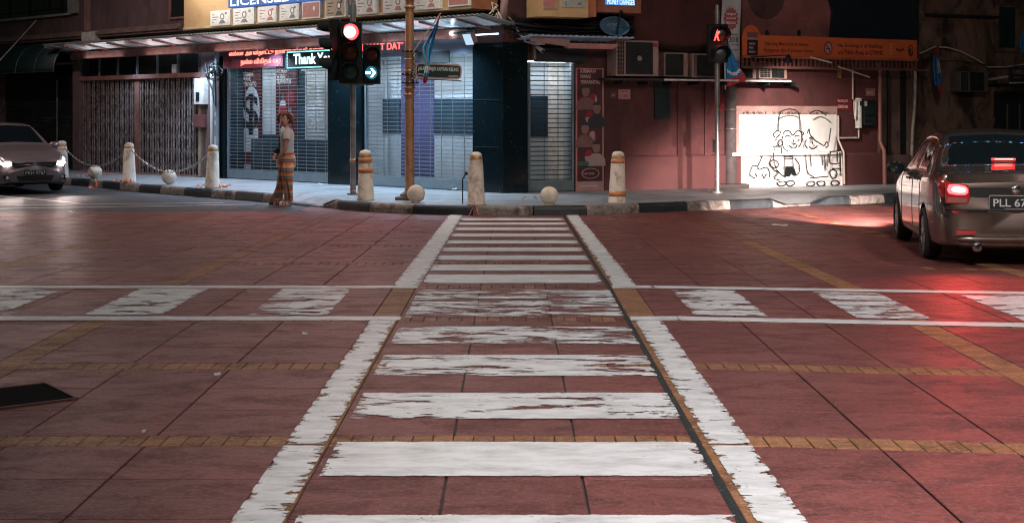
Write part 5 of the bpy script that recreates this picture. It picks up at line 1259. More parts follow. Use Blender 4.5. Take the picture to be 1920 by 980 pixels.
m = MB(); m.cyl(tp + Vector((.05, 0, 1.55 - .9)), tp + Vector((.11, -.02, .66)), .04, .04, 10); m.build('push_button', SIGB, tl)

# pedestrian signal
pp_ = G(1345, 362, .15); pl = empty('pedestrian_signal', pp_, 0, 'pedestrian signal showing a red standing man on a steel pole', 'pedestrian signal')
m = MB(); m.cyl(pp_, pp_ + Vector((.0, 0, 3.5)), .050, .050, 18); m.cyl(pp_, pp_ + Vector((0, 0, .03)), .11, .11, 16); m.build('pole', STEEL, pl)
D0 = pp_.y - .10
m = MB(); m.box(tx(1326), tx(1364), D0 - .10, D0 + .08, tz(118), tz(46)); h1 = m.build('signal_head', SIGB, pl, bevel=.02)
for y in (66, 102):
    c = Vector((tx(1345), D0 - .105, tz(y))); lens(c, (-.1, -1, 0), .145, M('pedestrian_lens_dark', (.03, .01, .01), rough=.2) if y == 66 else BLACKP, h1, 'lens'); visor(c, (.35, -1, -.06), .16, .22, h1)
c = Vector((tx(1342), D0 - .135, tz(66))); Ma = Matrix.Translation(c) @ Matrix.Rotation(R(90), 4, 'X') @ Matrix.Scale(1.25, 4)
m = MB(); m.prism([(math.cos(a) * .016, .075 + math.sin(a) * .02) for a in [i * math.pi / 5 for i in range(10)]], Ma, .006)
m.prism([(-.018, .052), (.018, .052), (.034, .0), (.026, -.004), (.016, .028), (.016, -.01), (.040, -.095), (.020, -.095), (.0, -.03), (-.026, -.095), (-.046, -.090), (-.018, -.01), (-.018, .028), (-.034, -.004), (-.040, .0)][::-1], Ma, .006)
m.build('red_man', E('red_man_glow', (1.0, .05, .04), 4), h1)
m = MB(); m.cyl(pp_ + Vector((0, 0, 3.3)), pp_ + Vector((0, 0, 3.62)), .04); m.build('pole_cap', STEEL, pl)
spot('red_spill', (tx(1352), D0 - .2, tz(66)), (tx(1352) + .3, D0 - .4, 1.0), 9, (1, .10, .06), 150, 1, .08, pl)
m = MB(); m.box(tx(1337), tx(1342), D0 - .02, D0 + .06, tz(286), tz(262)); m.build('push_button', SIGB, pl)
spot('red_signal_spill', Vector((tp.x - .05, tp.y - .45, 3.15)), Vector((tp.x - .3, tp.y - 5, 0)), 45, (1.0, .10, .06), 150, 1, .12, tl)

# grey utility pole with banner behind it
up_ = G(1370, 352, .15); ut = empty('utility_pole', up_, 0, 'thick grey concrete utility pole directly behind the pedestrian signal', 'utility pole')
m = MB(); m.cyl(up_, up_ + Vector((0, 0, 6.5)), .125, .10, 20); m.build('shaft', M('pole_concrete', (.07, .055, .055), rough=.8, var=.3, vs_=3, dirt=(.03, .025, .025), dscale=3, bump=.4), ut)
m = MB(); m.box(up_.x - .30, up_.x + .34, up_.y - .28, up_.y + .28, .15, .24); m.build('plinth', M('dark_plinth', (.05, .035, .03), rough=.8), ut, bevel=.02)
m = MB(); [MB().lathe([(.127, z), (.133, z), (.133, z + .03), (.127, z + .03)], up_, 20).build('steel_band', STEEL, ut) for z in (1.2, 1.6, 2.3)]
D0 = up_.y - .16
hb_ = empty('pole_banner', (tx(1372), D0, 2.6), 0, 'tall white printed banner with red starburst and 2018 on the utility pole', 'banner')
BANW = M('banner_white', (.50, .48, .50), rough=.6, var=.1)
m = MB(); rows = [[Vector((tx(1352 + 36 * j / 6 + 1.5 * math.sin(i * .5)), D0 - .02 - .02 * math.sin(j * .9 + i * .3), tz(-60 + 176 * i / 12) if j else tz(-60 + 176 * i / 12))) for j in range(7)] for i in range(13)]
m.grid(rows); bo = m.build('cloth', BANW, hb_, solid=.004)
m = MB(); cxx, czz = tx(1370), tz(36); Ma = Matrix.Translation((cxx, D0 - .06, czz)) @ Matrix.Rotation(R(90), 4, 'X')
m.prism([((.125 if k % 2 else .155) * math.cos(k * math.pi / 14), (.20 if k % 2 else .24) * math.sin(k * math.pi / 14)) for k in range(28)], Ma, .006); m.build('starburst', M('starburst_red', (.30, .03, .04), rough=.5), bo)
def pt(s_, x, y, w_, h_, mt): text(s_, Matrix.Translation((tx(x), D0 - .07, tz(y))) @ Matrix.Rotation(R(90), 4, 'X'), w_, h_, mt, bo, .004, off=.012)
pt('MAJLIS', 1361.5, 30, .19, .05, TXTW); pt('JUALAN', 1361, 38, .19, .05, TXTW); pt('PERDANA', 1360.5, 46, .20, .05, TXTW); pt('FEBRUARI', 1368, 67, .15, .035, TXTK); pt('2018', 1366, 80, .19, .11, TXTK); pt('10AM-10PM', 1370, 86, .15, .03, TXTK); pt('DI SINI', 1369, 96, .15, .035, TXTK)
# flags ---------------------------------------------------------------
FB = M('flag_blue', (.015, .17, .42), rough=.6, var=.12, vs_=6); FLB = M('flag_light_blue', (.05, .33, .62), rough=.6, var=.12, vs_=6); FWm = M('flag_white', (.62, .64, .68), rough=.6); FRm = M('flag_red', (.50, .03, .035), rough=.6)
fr1 = G(1362, 362, .15); D0 = up_.y - .42
fg_ = empty('flag', (tx(1360), D0, 2.3), 0, 'dark blue flag with a white crescent and red border behind the pedestrian signal', 'flag', 'flags hung on the poles')
rows = []
for i in range(25):
    t = i / 24; y_ = 74 + 90 * t; wd = 4 + 34 * min(1, t * 1.15) ** 1.1; row = []
    for j in range(17):
        s_ = j / 16; x_ = 1360 + wd * s_ ; yy = y_ - (14 * s_ * max(0, t - .55) * 2 if True else 0)
        row.append(Vector((tx(x_), D0 + .05 * math.sin(s_ * 9 + t * 3) * t, tz(yy))))
    rows.append(row)
m = MB()
for i in range(24):
    for j in range(16):
        t = i / 24; s_ = j / 16; mi = 0
        if t > .82 or (s_ > .86 and t > .55): mi = 2
        dx, dy = (s_ - .50) / .42, (t - .60) / .16
        if dx * dx + dy * dy < 1 and (dx / 1.05) ** 2 + ((dy + .45) / 1.05) ** 2 > .95: mi = 1
        m.add([rows[i][j], rows[i + 1][j], rows[i + 1][j + 1], rows[i][j + 1]], [(0, 1, 2, 3)], mi, True)
m.build('cloth', [FB, FWm, FRm], fg_); m = MB(); m.cyl((tx(1360), D0, tz(168)), (tx(1358), D0, tz(60)), .012); m.build('staff', WHITE, fg_)

# ================================================================== gold lamp post
gp = G(768, 374, .15)
def make_lamp(out_dir, en, col, ang=150, lamp_h=7.4, reach=1.5, aim=None):
    L = empty('street_lamp', (0, 0, 0)); L['category'] = 'street lamp'; L['group'] = 'gold street lamps round the junction'
    GOLD = bpy.data.materials.get('ochre_gold_paint') or M('ochre_gold_paint', (.42, .215, .115), rough=.38, metal=.25, var=.2, vs_=3, dirt=(.2, .09, .05), dscale=3)
    m = MB(); m.cyl((0, 0, 0), (0, 0, lamp_h), .086, .062, 24); m.build('pole', GOLD, L)
    m = MB(); m.box(-.24, .24, -.24, .24, 0, .055); m.lathe([(.17, .055), (.17, .09), (.11, .13), (.087, .15)], n=24); m.build('base', M('base_brown', (.12, .08, .06), rough=.6) if 'base_brown' not in bpy.data.materials else bpy.data.materials['base_brown'], L, bevel=.01)
    m = MB()
    for z in (1.86, 1.98, 2.28, 3.42, 3.56): m.lathe([(.084, z - .03), (.094, z - .02), (.098, z), (.094, z + .02), (.084, z + .03)], n=24)
    build_split(m, 'ring', GOLD, L)
    d = Vector((out_dir[0], out_dir[1], 0)).normalized(); m = MB(); m.tube([Vector((0, 0, lamp_h - .4)), Vector((0, 0, lamp_h + .1)), d * .4 + Vector((0, 0, lamp_h + .4)), d * reach + Vector((0, 0, lamp_h + .45))], .035, 10); m.build('arm', GOLD, L)
    c = d * reach + Vector((0, 0, lamp_h + .40)); m = MB(); m.lathe([(0, .12), (.10, .10), (.22, .02), (.24, -.02), (.0, -.02)], c, 20); hd_ = m.build('lantern', BLACKP, L)
    m = MB(); m.lathe([(0, -.06), (.12, -.05), (.17, -.022)], c, 20); m.build('glass', E('lamp_glass_%d' % len(bpy.data.materials), col, 12), hd_)
    spot('street_lamp_light', c + Vector((0, 0, -.10)), (Vector(aim) if aim else c + Vector((0, 0, -1)) + d * .25), en, col, ang, .9 if aim else .5, .22, L)
    return L
WARM = (1.0, .86, .72); NEUT = (1.0, .93, .90)
lp1 = make_lamp((.1, -1), 700, WARM); lp1.location = gp; lp1['label'] = 'gold painted street lamp post carrying the street name sign at the corner'; WM[lp1] = Matrix.Translation(gp)
m = MB()
for z in (CAMH - (y - HOR) * gp.y / FPX for y in (98, 141, 157)): m.lathe([(.088, z), (.105, z), (.105, z + .03), (.088, z + .03)], (gp.x, gp.y, 0), 20); m.box(gp.x - .14, gp.x + .16, gp.y - .02, gp.y + .02, z, z + .03)
m.build('clamp', BLACKP, lp1)
for (loc, dr, en, col, am, an) in (((-8.2, 12.5, 0), (1, .2), 330, NEUT, None, 150), ((11.0, 14.0, 0), (-1, 0), 950, NEUT, None, 150), ((4.4, -1.5, 0), (-1, .6), 7800, (1.0, .955, .95), (.3, 8.6, 0), 78), ((6.2, 6.0, 0), (-1, .3), 2700, (1.0, .84, .70), (-2.0, 22.5, 0), 52), ((-14.2, 27.5, 0), (1, .4), 1150, (1.0, .80, .76), None, 150)):
    q = make_lamp(dr, en, col, reach=2.2, lamp_h=8.2, aim=am, ang=an); q.location = loc; WM[q] = Matrix.Translation(loc)
    q['label'] = 'gold street lamp post standing outside the picture beside the road'
# street name sign
D0 = gp.y - .11
ss = empty('street_sign', (tx(820), D0, 2.4), 0, 'dark green street name sign JALAN MASJID KAPITAN KELING on the gold lamp post', 'street sign')
ya = R(-9)
x0_ = tx(779); W_ = tx(866) - x0_; h_ = .275; zc = tz(132)
Ms = Matrix.Translation((x0_, D0, zc)) @ Matrix.Rotation(R(2.2), 4, 'Y') @ Matrix.Rotation(R(90), 4, 'X')
def rr(w_, h, r, n=6, x=0, y=0):
    pts = []
    for cx, cy, a0 in ((w_ - r, h / 2 - r, 0), (r, h / 2 - r, 90), (r, -h / 2 + r, 180), (w_ - r, -h / 2 + r, 270)):
        for k in range(n + 1): a = R(a0 + 90 * k / n); pts.append((x + cx + r * math.cos(a), y + cy + r * math.sin(a)))
    return pts
m = MB(); m.prism(rr(W_, h_, .09), Ms, .03); so1 = m.build('frame', M('sign_frame_pink_white', (.50, .36, .33), rough=.4, metal=.2), ss)
m = MB(); m.prism(rr(W_ - .05, h_ - .06, .05, x=.025), Ms, .033); so2 = m.build('plate', M('sign_green_black', (.008, .035, .033), rough=.35), ss)
def st_(s_, x, y, w_, h2): text(s_, Ms @ Matrix.Translation((x, y, .033)), w_, h2, TXTW, so2, .003, off=.012)
st_('JALAN MASJID KAPITAN KELING', .05, -.015, W_ - .11, .085); st_('10450 GEORGETOWN', W_ - .23, -.095, .17, .028); st_('PITT STREET', .05, -.085, .14, .028)
m = MB()
for k in range(14): m.lathe([(0, -.03), (.02, -.02), (.026, 0), (.02, .02), (0, .03)], Ms @ Vector((-.02 + .01 * math.sin(k * 2), -.14 + .42 * k / 13, .015)), 8)
m.tube([Ms @ Vector((-.06, -.15, .015)), Ms @ Vector((W_, -.155, .015))], .012, 6); m.tube([Ms @ Vector((-.05, -.42, .015)), Ms @ Vector((.03, -.15, .015))], .010, 6); m.tube([Ms @ Vector((-.05, .19, .015)), Ms @ Vector((-.22, .20, .015))], .008, 6)
m.build('scroll_bracket', M('cast_bracket', (.20, .19, .19), rough=.4, metal=.4), ss)
# furled light-blue flag hanging before the sign
def furled(name, D, pts, lab, mats, regions):
    f = empty(name, (tx_(pts[0][0], D), D, z__(pts[0][1], D)), 0, lab, 'flag', 'flags hung on the poles'); rows = []
    for (x, y, wl_, wr) in pts:
        rows.append([Vector((tx_(x + (-wl_ + (wl_ + wr) * j / 12), D), D - .035 * math.sin(j * 1.05) * (1 if j % 12 else .2) - .02, z__(y, D))) for j in range(13)])
    dn = []
    for i in range(len(rows) - 1):
        for k in range(4): dn.append([rows[i][j].lerp(rows[i + 1][j], k / 4) for j in range(13)])
    dn.append(rows[-1]); m = MB(); n = len(dn)
    for i in range(n - 1):
        for j in range(12):
            m.add([dn[i][j], dn[i + 1][j], dn[i + 1][j + 1], dn[i][j + 1]], [(0, 1, 2, 3)], regions(i / (n - 1), j / 11), True)
    m.build('cloth', mats, f, solid=.006); return f
def tx_(x, D): return (x - 960) * D / FPX
def z__(y, D): return CAMH - (y - HOR) * D / FPX
D = gp.y - .42
def reg1(t, s):
    if t < .13: return 3
    if t > .86: return 3
    if .32 < t < .72 and .30 < s + (t - .5) * .5 < .48: return 1
    if .70 < t < .78: return 1
    return 0 if t > .30 else 2
f1 = furled('flag', D, [(826, 27, .5, .5), (822, 38, 1.2, 1.2), (817, 52, 3, 4), (812, 64, 5, 5), (806, 78, 8, 8), (802, 90, 10, 9), (801, 102, 8, 7), (802, 114, 5, 4), (801, 128, 4, 4), (799, 140, 4.5, 4), (797, 150, 4, 4), (796, 157, 2, 3)],
            'furled light blue flag with white stripes and red ends hanging before the street sign', [FLB, FWm, FB, FRm], reg1)
m = MB(); m.cyl((tx_(826, D), D, z__(26, D)), (gp.x + .05, gp.y - .05, z__(100, gp.y)), .010); m.build('staff', WHITE, f1)
D = 31.2
def reg2(t, s):
    if t < .25: return 3
    if t > .72: return 3 if s > .25 else 2
    if .3 < t < .55 and s > .55: return 1
    return 0
furled('flag', D, [(1758, 83, 1, 1), (1757, 92, 3, 3), (1755, 104, 5, 4), (1755, 118, 7, 6), (1756, 130, 7, 7), (1756, 145, 6, 7), (1757, 160, 5, 7), (1760, 172, 5, 5), (1762, 184, 1, 2)],
       'limp blue, white and red flag hanging on the stained wall', [M('dim_flag_blue', (.01, .12, .32), rough=.6), M('dim_flag_white', (.35, .33, .38), rough=.6), DARK, M('dim_flag_red', (.32, .02, .025), rough=.6)], reg2)
D = 30.6
furled('flag', D, [(1917, 60, 1, 1), (1916, 68, 2, 3), (1915, 78, 4, 6), (1915, 90, 3, 6), (1918, 100, 2, 4)], 'sliver of a light blue flag at the top right edge', [FB, FWm, FB, FRm], lambda t, s: 0)

# cable bundle beside the left pillar
pc = empty('service_pole', G(409, 336, .15), 0, 'grey service post with coiled black cables and stickers beside the folding gate', 'post')
q = FL.s(408, .12); m = MB(); m.cyl(FL.P(q, .14, .15), FL.P(q, .14, 3.2), .055, .055, 14); m.cyl(FL.P(q - .12, .12, .15), FL.P(q - .12, .12, 2.7), .05, .05, 14); m.build('post', M('blue_grey_post', (.24, .29, .33), rough=.4, metal=.3, var=.3), pc)
m = MB(); m.cyl(FL.P(q - .26, .10, .15), FL.P(q - .26, .10, 2.8), .045, .045, 14); m.build('white_pipe', WHITE, pc)
m = MB(); random.seed(8)
for k in range(11):
    a = FL.P(q + random.uniform(-.1, .12), .16, 2.55 + random.uniform(-.05, .3)); r_ = random.uniform(.10, .20); tl_ = random.uniform(-.5, .5)
    m.tube([a + Vector((r_ * math.cos(t), -.03 - .05 * math.sin(t * 2 + k), r_ * .55 * math.sin(t) + r_ * math.cos(t) * tl_ * .4)) for t in [i * math.pi / 7 for i in range(15)]], .013, 5)
for k in range(4): m.tube([FL.P(q - .62 + .02 * k, .08, 2.75 + .05 * k), FL.P(q - .4, .14, 2.62 - .03 * k), FL.P(q - .16, .16, 2.25), FL.P(q - .05, .18, 1.9)], .017, 6)
m.tube([FL.P(q + .02, .20, 2.7), FL.P(q + .04, .20, 1.85)], .018, 6)
m.build('cable', CAB, pc)
m = MB()
for z in (1.62, 1.42, 1.05, .95): m.fb(FL, q - .03, q + .03, .19, .197, z, z + .10)
m.build('sticker', M('sticker_pale', (.45, .48, .52), rough=.5), pc)
# ================================================================== sedans
PAINT1 = M('bronze_grey_paint', (.17, .12, .10), rough=.22, metal=.8, var=.04, vs_=2, coat=.8); PAINT2 = M('mauve_silver_paint', (.26, .21, .22), rough=.28, metal=.5, var=.04, vs_=2, coat=.7)
GLASS = M('tinted_glass', (.006, .010, .012), rough=.05, var=.1, spec=.7); RUB = M('tyre_rubber', (.012, .013, .014), rough=.75, var=.3, vs_=12, bump=.3)
RIM = M('alloy_rim', (.42, .42, .43), rough=.3, metal=.8); CHR = M('chrome', (.65, .62, .60), rough=.15, metal=1.0)
PLTB = M('plate_black', (.008, .009, .010), rough=.4); PLTW = M('plate_letters', (.60, .60, .62), rough=.4)
TLR = M('tail_lamp_red', (.34, .015, .015), rough=.15, coat=1); TLG = E('tail_lamp_glow', (1.0, .03, .035), 9); TLH = E('tail_lamp_hot', (1.0, .38, .30), 3.2)
INT = DARK
Lc = 4.27
def prof(x):
    """half section of the body at distance x from the rear: list of (y, z)"""
    ip = lambda xs, ys: float(np.interp(x, xs, ys))
    hw = ip([0, .06, .15, .3, .6, 1.2, 3.2, 3.6, 3.9, 4.05, 4.17, 4.27], [.70, .755, .79, .815, .835, .84, .84, .825, .785, .735, .66, .56])
    zb = ip([0, .25, .5, 3.8, 4.1, 4.27], [.23, .20, .20, .18, .19, .24])
    belt = ip([0, .3, .6, 1.5, 3.0, 3.3, 3.8, 4.1, 4.27], [.90, .955, .965, .945, .90, .875, .80, .71, .60])
    top = ip([0, .05, .12, .45, .56, .75, 1.0, 1.25, 1.6, 2.0, 2.35, 2.55, 2.8, 3.05, 3.18, 3.5, 3.85, 4.1, 4.2, 4.27], [.93, 1.01, 1.045, 1.05, 1.065, 1.19, 1.345, 1.435, 1.475, 1.485, 1.455, 1.37, 1.215, 1.06, 1.005, .955, .885, .79, .71, .63])
    g = max(0.0, min(1.0, (top - belt - .10) / .42)); gw = hw * .88 + (.575 - hw * .88) * g
    k = 1 - .1 * max(0, (.1 - x) / .1) ** 2
    P_ = [(0, zb), (hw * .60, zb), (hw * .93, zb + .015), (hw * .985, zb + .09), (hw, .48), (hw * 1.0, .70), (hw * .985, belt - .05), (hw * .955, belt + .004)]
    t8 = belt + (top - belt) * (.82 if g > .3 else .75)
    P_ += [(gw + (hw * .955 - gw) * .06, t8 if g > .02 else belt + (top - belt) * .70), (gw * .86, top - .02 * (1 if g > .2 else .4)), (gw * .45, top + .0), (0, top + .012)]
    return P_
def SV(x, v):
    P_ = prof(x); n = len(P_) - 1; v = max(0.0, min(n - 1e-6, v)); i = int(v); t = v - i
    g = lambda k: P_[max(0, min(n, k))]
    a0, a, b_, b2 = g(i - 1), g(i), g(i + 1), g(i + 2)
    if i == 7 : a0 = (a[0] * 2 - b_[0], a[1] * 2 - b_[1])
    if i == 6: b2 = (b_[0] * 2 - a[0], b_[1] * 2 - a[1])
    c = lambda q: .5 * (2 * a[q] + (-a0[q] + b_[q]) * t + (2 * a0[q] - 5 * a[q] + 4 * b_[q] - b2[q]) * t * t + (-a0[q] + 3 * a[q] - 3 * b_[q] + b2[q]) * t ** 3)
    y, z = c(0), c(1)
    # lengthwise shear: bumpers stick out, boot lid leans
    xr = max(0.0, 1 - x / .35); xf = max(0.0, 1 - (Lc - x) / .4)
    bump_r = -.075 * max(0, min(1, (.64 - z) / .05)) - .0 + .10 * max(0, (z - .66)) * 1.0
    bump_f = .05 * max(0, min(1, (.52 - z) / .08)) - .12 * max(0, z - .6)
    return Vector((x + xr * bump_r + xf * bump_f, max(0.0, y), z))
_sm = {}
def S(x, v, side=1):
    # light smoothing along the length
    q = (SV(max(0, x - .05), v) * .25 + SV(x, v) * .5 + SV(min(Lc, x + .05), v) * .25) if .1 < x < Lc - .1 else SV(x, v)
    return Vector((q.x, q.y * side, q.z))
def NRM(x, v, side):
    a = S(min(x + .02, Lc), v, side) - S(max(x - .02, 0), v, side); b_ = S(x, min(v + .05, 11), side) - S(x, max(v - .05, 0), side)
    n = a.cross(b_); n.normalize()
    if n.dot(S(x, v, side) - Vector((x, 0, .65))) < 0: n = -n
    return n
def patch(fx0, fx1, v0, v1, side, off, nu=14, nv=8, mi=0, mb=None):
    mb = mb or MB(); rows = []
    for i in range(nu + 1):
        row = []
        for j in range(nv + 1):
            v = v0 + (v1 - v0) * j / nv; a, b_ = (fx0(j / nv) if callable(fx0) else fx0), (fx1(j / nv) if callable(fx1) else fx1)
            x = a + (b_ - a) * i / nu; e = 1 if 0 < i < nu and 0 < j < nv else .0
            row.append(S(x, v, side) + NRM(x, v, side) * (off * e - (0 if e else .003)))
        rows.append(row)
    if side < 0: rows = rows[::-1]
    return mb.grid(rows, mi)
def make_car(label, paint, plate_txt, lit_rear, lit_front):
    root = empty('parked_car' if False else 'car', (0, 0, 0), 0, label, 'car', 'silver sedans at the junction')
    # closed body
    xs = list(np.concatenate([np.linspace(0, .3, 9), np.linspace(.36, 3.8, 46), np.linspace(3.86, Lc, 11)])); vv = [k * 11 / 44 for k in range(45)]
    rings = []
    for x in xs:
        r_ = [S(x, v, 1) for v in vv] + [S(x, v, -1) for v in vv[::-1][1:-1]]
        rings.append(r_)
    n = len(rings[0]); mb = MB(); vs_ = [p for r_ in rings for p in r_]
    fs = [(i * n + j, i * n + (j + 1) % n, (i + 1) * n + (j + 1) % n, (i + 1) * n + j) for i in range(len(xs) - 1) for j in range(n)]
    # end caps: two shrinking rings and a centre
    def cap(ring, base, dx, flip):
        nonlocal vs_, fs
        c = Vector((sum(p.x for p in ring) / n, 0, .60)); prev = base
        for (k, d) in ((.96, .6), (.8, 1.0), (.4, 1.0)):
            st = len(vs_)
            vs_ += [Vector((p.x + dx * d, c.y + (p.y - c.y) * k, c.z + (p.z - c.z) * k)) for p in ring]
            for j in range(n):
                f = (prev + j, prev + (j + 1) % n, st + (j + 1) % n, st + j); fs.append(f[::-1] if flip else f)
            prev = st
        st = len(vs_); vs_.append(Vector((c.x + dx, 0, c.z)))
        for j in range(n):
            f = (prev + j, prev + (j + 1) % n, st); fs.append(f[::-1] if flip else f)
    cap(rings[0], 0, -.03, True); cap(rings[-1], (len(xs) - 1) * n, .035, False)
    me = bpy.data.meshes.new('body'); me.from_pydata([tuple(v) for v in vs_], [], fs)
    import bmesh
    bm = bmesh.new(); bm.from_mesh(me); bmesh.ops.remove_doubles(bm, verts=bm.verts, dist=.0004); bmesh.ops.recalc_face_normals(bm, faces=bm.faces); bm.to_mesh(me); bm.free()
    me.materials.append(paint); me.materials.append(INT)
    tmp = bpy.data.objects.new('tmpbody', me); COL.objects.link(tmp)
    cut = MB()
    for wx in (.92, 3.40):
        for sd_ in (1, -1): cut.cyl((wx, sd_ * .55, .30), (wx, sd_ * .95, .30), .335, .345, 40)
    co = cut.build('cutter', INT)
    md = tmp.modifiers.new('b', 'BOOLEAN'); md.operation = 'DIFFERENCE'; md.object = co; md.solver = 'EXACT'
    try: md.material_mode = 'TRANSFER'
    except Exception: pass
    dg = bpy.context.evaluated_depsgraph_get(); me2 = bpy.data.meshes.new_from_object(tmp.evaluated_get(dg))
    bpy.data.objects.remove(tmp); bpy.data.objects.remove(co)
    for p in me2.polygons: p.use_smooth = True
    try: me2.set_sharp_from_angle(angle=R(32))
    except Exception as e_: print('sharp', e_)
    body = bpy.data.objects.new('body', me2); COL.objects.link(body); body.parent = root; me2.name = 'body'
    # arch liners
    mb = MB()
    for wx in (.92, 3.40):
        for sd_ in (1, -1): mb.box(wx - .28, wx + .28, sd_ * .50 - .02, sd_ * .50 + .02, .2, .62)
    mb.build('wheel_arch', INT, root)
    # glass
    def wide_glass(xa, xb, v0, nm):
        cols = [(v, 1) for v in np.linspace(v0, 11, 12)] + [(v, -1) for v in np.linspace(11, v0, 12)[1:]]; rows = []
        for i in range(17):
            x = xa + (xb - xa) * i / 16; row = []
            for k, (v, sd) in enumerate(cols):
                e = .005 if 0 < i < 16 and 0 < k < len(cols) - 1 else -.004
                row.append(S(x, v, sd) + NRM(x, min(v, 10.9), sd) * e)
            rows.append(row)
        return MB().grid(rows).build(nm, GLASS, root)
    wide_glass(.585, 1.22, 8.90, 'rear_window')
    wide_glass(2.42, 3.08, 8.85, 'windscreen')
    for sd_ in (1, -1):
        for (a, b_, c, d) in ((1.00, 1.86, 1.30, 1.86), (1.96, 2.92, 1.96, 2.55)):
            patch(lambda t, a=a, c=c: a + (c - a) * t, lambda t, b_=b_, d=d: b_ + (d - b_) * t, 7.10, 7.93, sd_, .004).build('side_window', GLASS, root)
        # chrome trim and pillar blackout
        mb = MB(); mb.tube([S(x, 7.05, sd_) + NRM(x, 7.05, sd_) * .004 for x in np.linspace(1.0, 2.95, 20)], .006, 5); mb.build('window_trim', BLACKP, root)
        mb = MB(); mb.tube([S(x, 8.02, sd_) + NRM(x, 8.02, sd_) * .006 for x in np.linspace(1.05, 2.7, 22)], .010, 6); mb.build('roof_rail', CHR, root)
        # door gaps
        mb = MB()
        for xg in (1.02 + .25, 1.91, 2.93): mb.tube([S(xg + (0 if v > 4.6 else -.0), v, sd_) + NRM(xg, v, sd_) * .0005 for v in np.linspace(3.2, 7.0, 16)], .0045, 4)
        mb.tube([S(x, 3.15, sd_) for x in np.linspace(1.27, 2.93, 20)], .005, 4); mb.build('door_gap', INT, root)
        for xh in (1.42, 2.12):
            q = S(xh, 6.0, sd_); mb = MB(); mb.tube([q + Vector((0, sd_ * .008, 0)), q + Vector((.04, sd_ * .035, 0)), q + Vector((.15, sd_ * .035, 0)), q + Vector((.19, sd_ * .008, 0))], .012, 8); mb.build('door_handle', paint, root)
            mb = MB(); mb.lathe([(0, -.002), (.03, 0), (.035, .003), (0, .006)], (xh + .09, q.y + sd_ * .001, q.z), 14, 0, 'Y'); mb.build('handle_recess', INT, root)
        # mirror
        q = Vector((2.78, sd_ * .93, .98)); mb = MB()
        rows = [[q + Vector((.075 * math.cos(a) * math.cos(b_), .12 * math.sin(a) * math.cos(b_), .085 * math.sin(b_))) for a in [i * math.pi / 8 for i in range(17)]] for b_ in [-math.pi / 2 + j * math.pi / 8 for j in range(9)]]
        mb.grid(rows); mb.tube([Vector((2.80, sd_ * .76, .94)), q], .03, 6); mi_ = mb.build('wing_mirror', BLACKP if paint is PAINT1 else paint, root); mb = MB(); mb.lathe([(0, 0), (.07, 0), (.085, .004)], (q.x - .072, q.y, q.z), 14, 0, 'X'); mb.build('mirror_glass', GLASS, mi_)
    # wheels
    for wx in (.92, 3.40):
        for sd_ in (1, -1):
            wy = sd_ * .76; wm = MB()
            wm.lathe([(.205, -.09), (.27, -.095), (.292, -.075), (.298, -.03), (.298, .03), (.292, .075), (.27, .095), (.205, .09), (.205, -.09)], (wx, wy, .298), 40, 0, 'Y')
            w_ = wm.build('wheel', RUB, root)
            rm = MB(); rm.lathe([(.207, sd_ * .085), (.19, sd_ * .06), (.185, -sd_ * .05)], (wx, wy, .298), 32, 0, 'Y')
            for k in range(7):
                a = k * 2 * math.pi / 7
                for da in (-.13, .13):
                    c0, s0 = math.cos(a + da * 1.6), math.sin(a + da * 1.6); c1, s1 = math.cos(a + da), math.sin(a + da)
                    rm.tube([(wx + .045 * c0, wy + sd_ * .07, .298 + .045 * s0), (wx + .12 * c1, wy + sd_ * .078, .298 + .12 * s1), (wx + .2 * c1, wy + sd_ * .07, .298 + .2 * s1)], .012, 6)
            rm.lathe([(0, sd_ * .088), (.05, sd_ * .085), (.06, sd_ * .06)], (wx, wy, .298), 20, 0, 'Y'); rm.build('rim', RIM, w_)
            rm = MB(); rm.lathe([(0, sd_ * .02), (.19, sd_ * .02)], (wx, wy, .298), 24, 0, 'Y'); rm.build('brake_disc', M('brake_dark', (.03, .03, .03), rough=.5, metal=.5) if 'brake_dark' not in bpy.data.materials else bpy.data.materials['brake_dark'], w_)
    # ---- rear
    def Rx(z): return SV(0, 5).x * 0 + (-.03 - .075 * max(0, min(1, (.64 - z) / .05)) + .10 * max(0, z - .66))
    Mr = Matrix(((0, 0, -1, 0), (-1, 0, 0, 0), (0, 1, 0, 0), (0, 0, 0, 1)))     # local x -> -Y (viewer's right from behind), y -> Z, z -> -X
    def rear(poly, d, z_at, extra=0): return Matrix.Translation((Rx(z_at) + .004 + extra, 0, 0)) @ Mr
    mb = MB(); mb.prism(rr(1.0, .10, .03, x=-.5, y=.815), rear(0, 0, .82), .012); mb.build('garnish_recess', BLACKP, root)
    mb = MB(); mb.prism(rr(.56, .16, .02, x=-.28, y=.700), rear(0, 0, .70), .012); pr = mb.build('rear_plate', PLTB, root)
    mb = MB(); mb.tube([rear(0, 0, .70) @ Vector((x, y, .014)) for x, y in rr(.56, .16, .02, x=-.28, y=.700)] + [rear(0, 0, .70) @ Vector((.28, .74, .014))], .006, 5); mb.build('plate_frame', M('plate_frame_pale', (.40, .30, .28), rough=.4), pr)
    text(plate_txt, rear(0, 0, .70) @ Matrix.Translation((-.235, .66, .013)), .47, .085, PLTW, pr, .003, off=.01)
    mb = MB(); c_ = rear(0, 0, .85) @ Vector((0, .845, .016)); mb.lathe([(0, -.012), (.03, -.012), (.045, -.006), (.05, 0)], c_, 20, 0, 'X'); mb.build('badge', CHR, root)
    mb = MB(); mb.tube([S(0, 5, 1) + Vector((Rx(.63) - .01, .03, .635 - S(0, 5, 1).z))] + [Vector((Rx(.60) - .008 + .02 * abs(y) ** 4, y, .628)) for y in np.linspace(.66, -.66, 12)], .012, 6); mb.build('bumper_gap', INT, root)
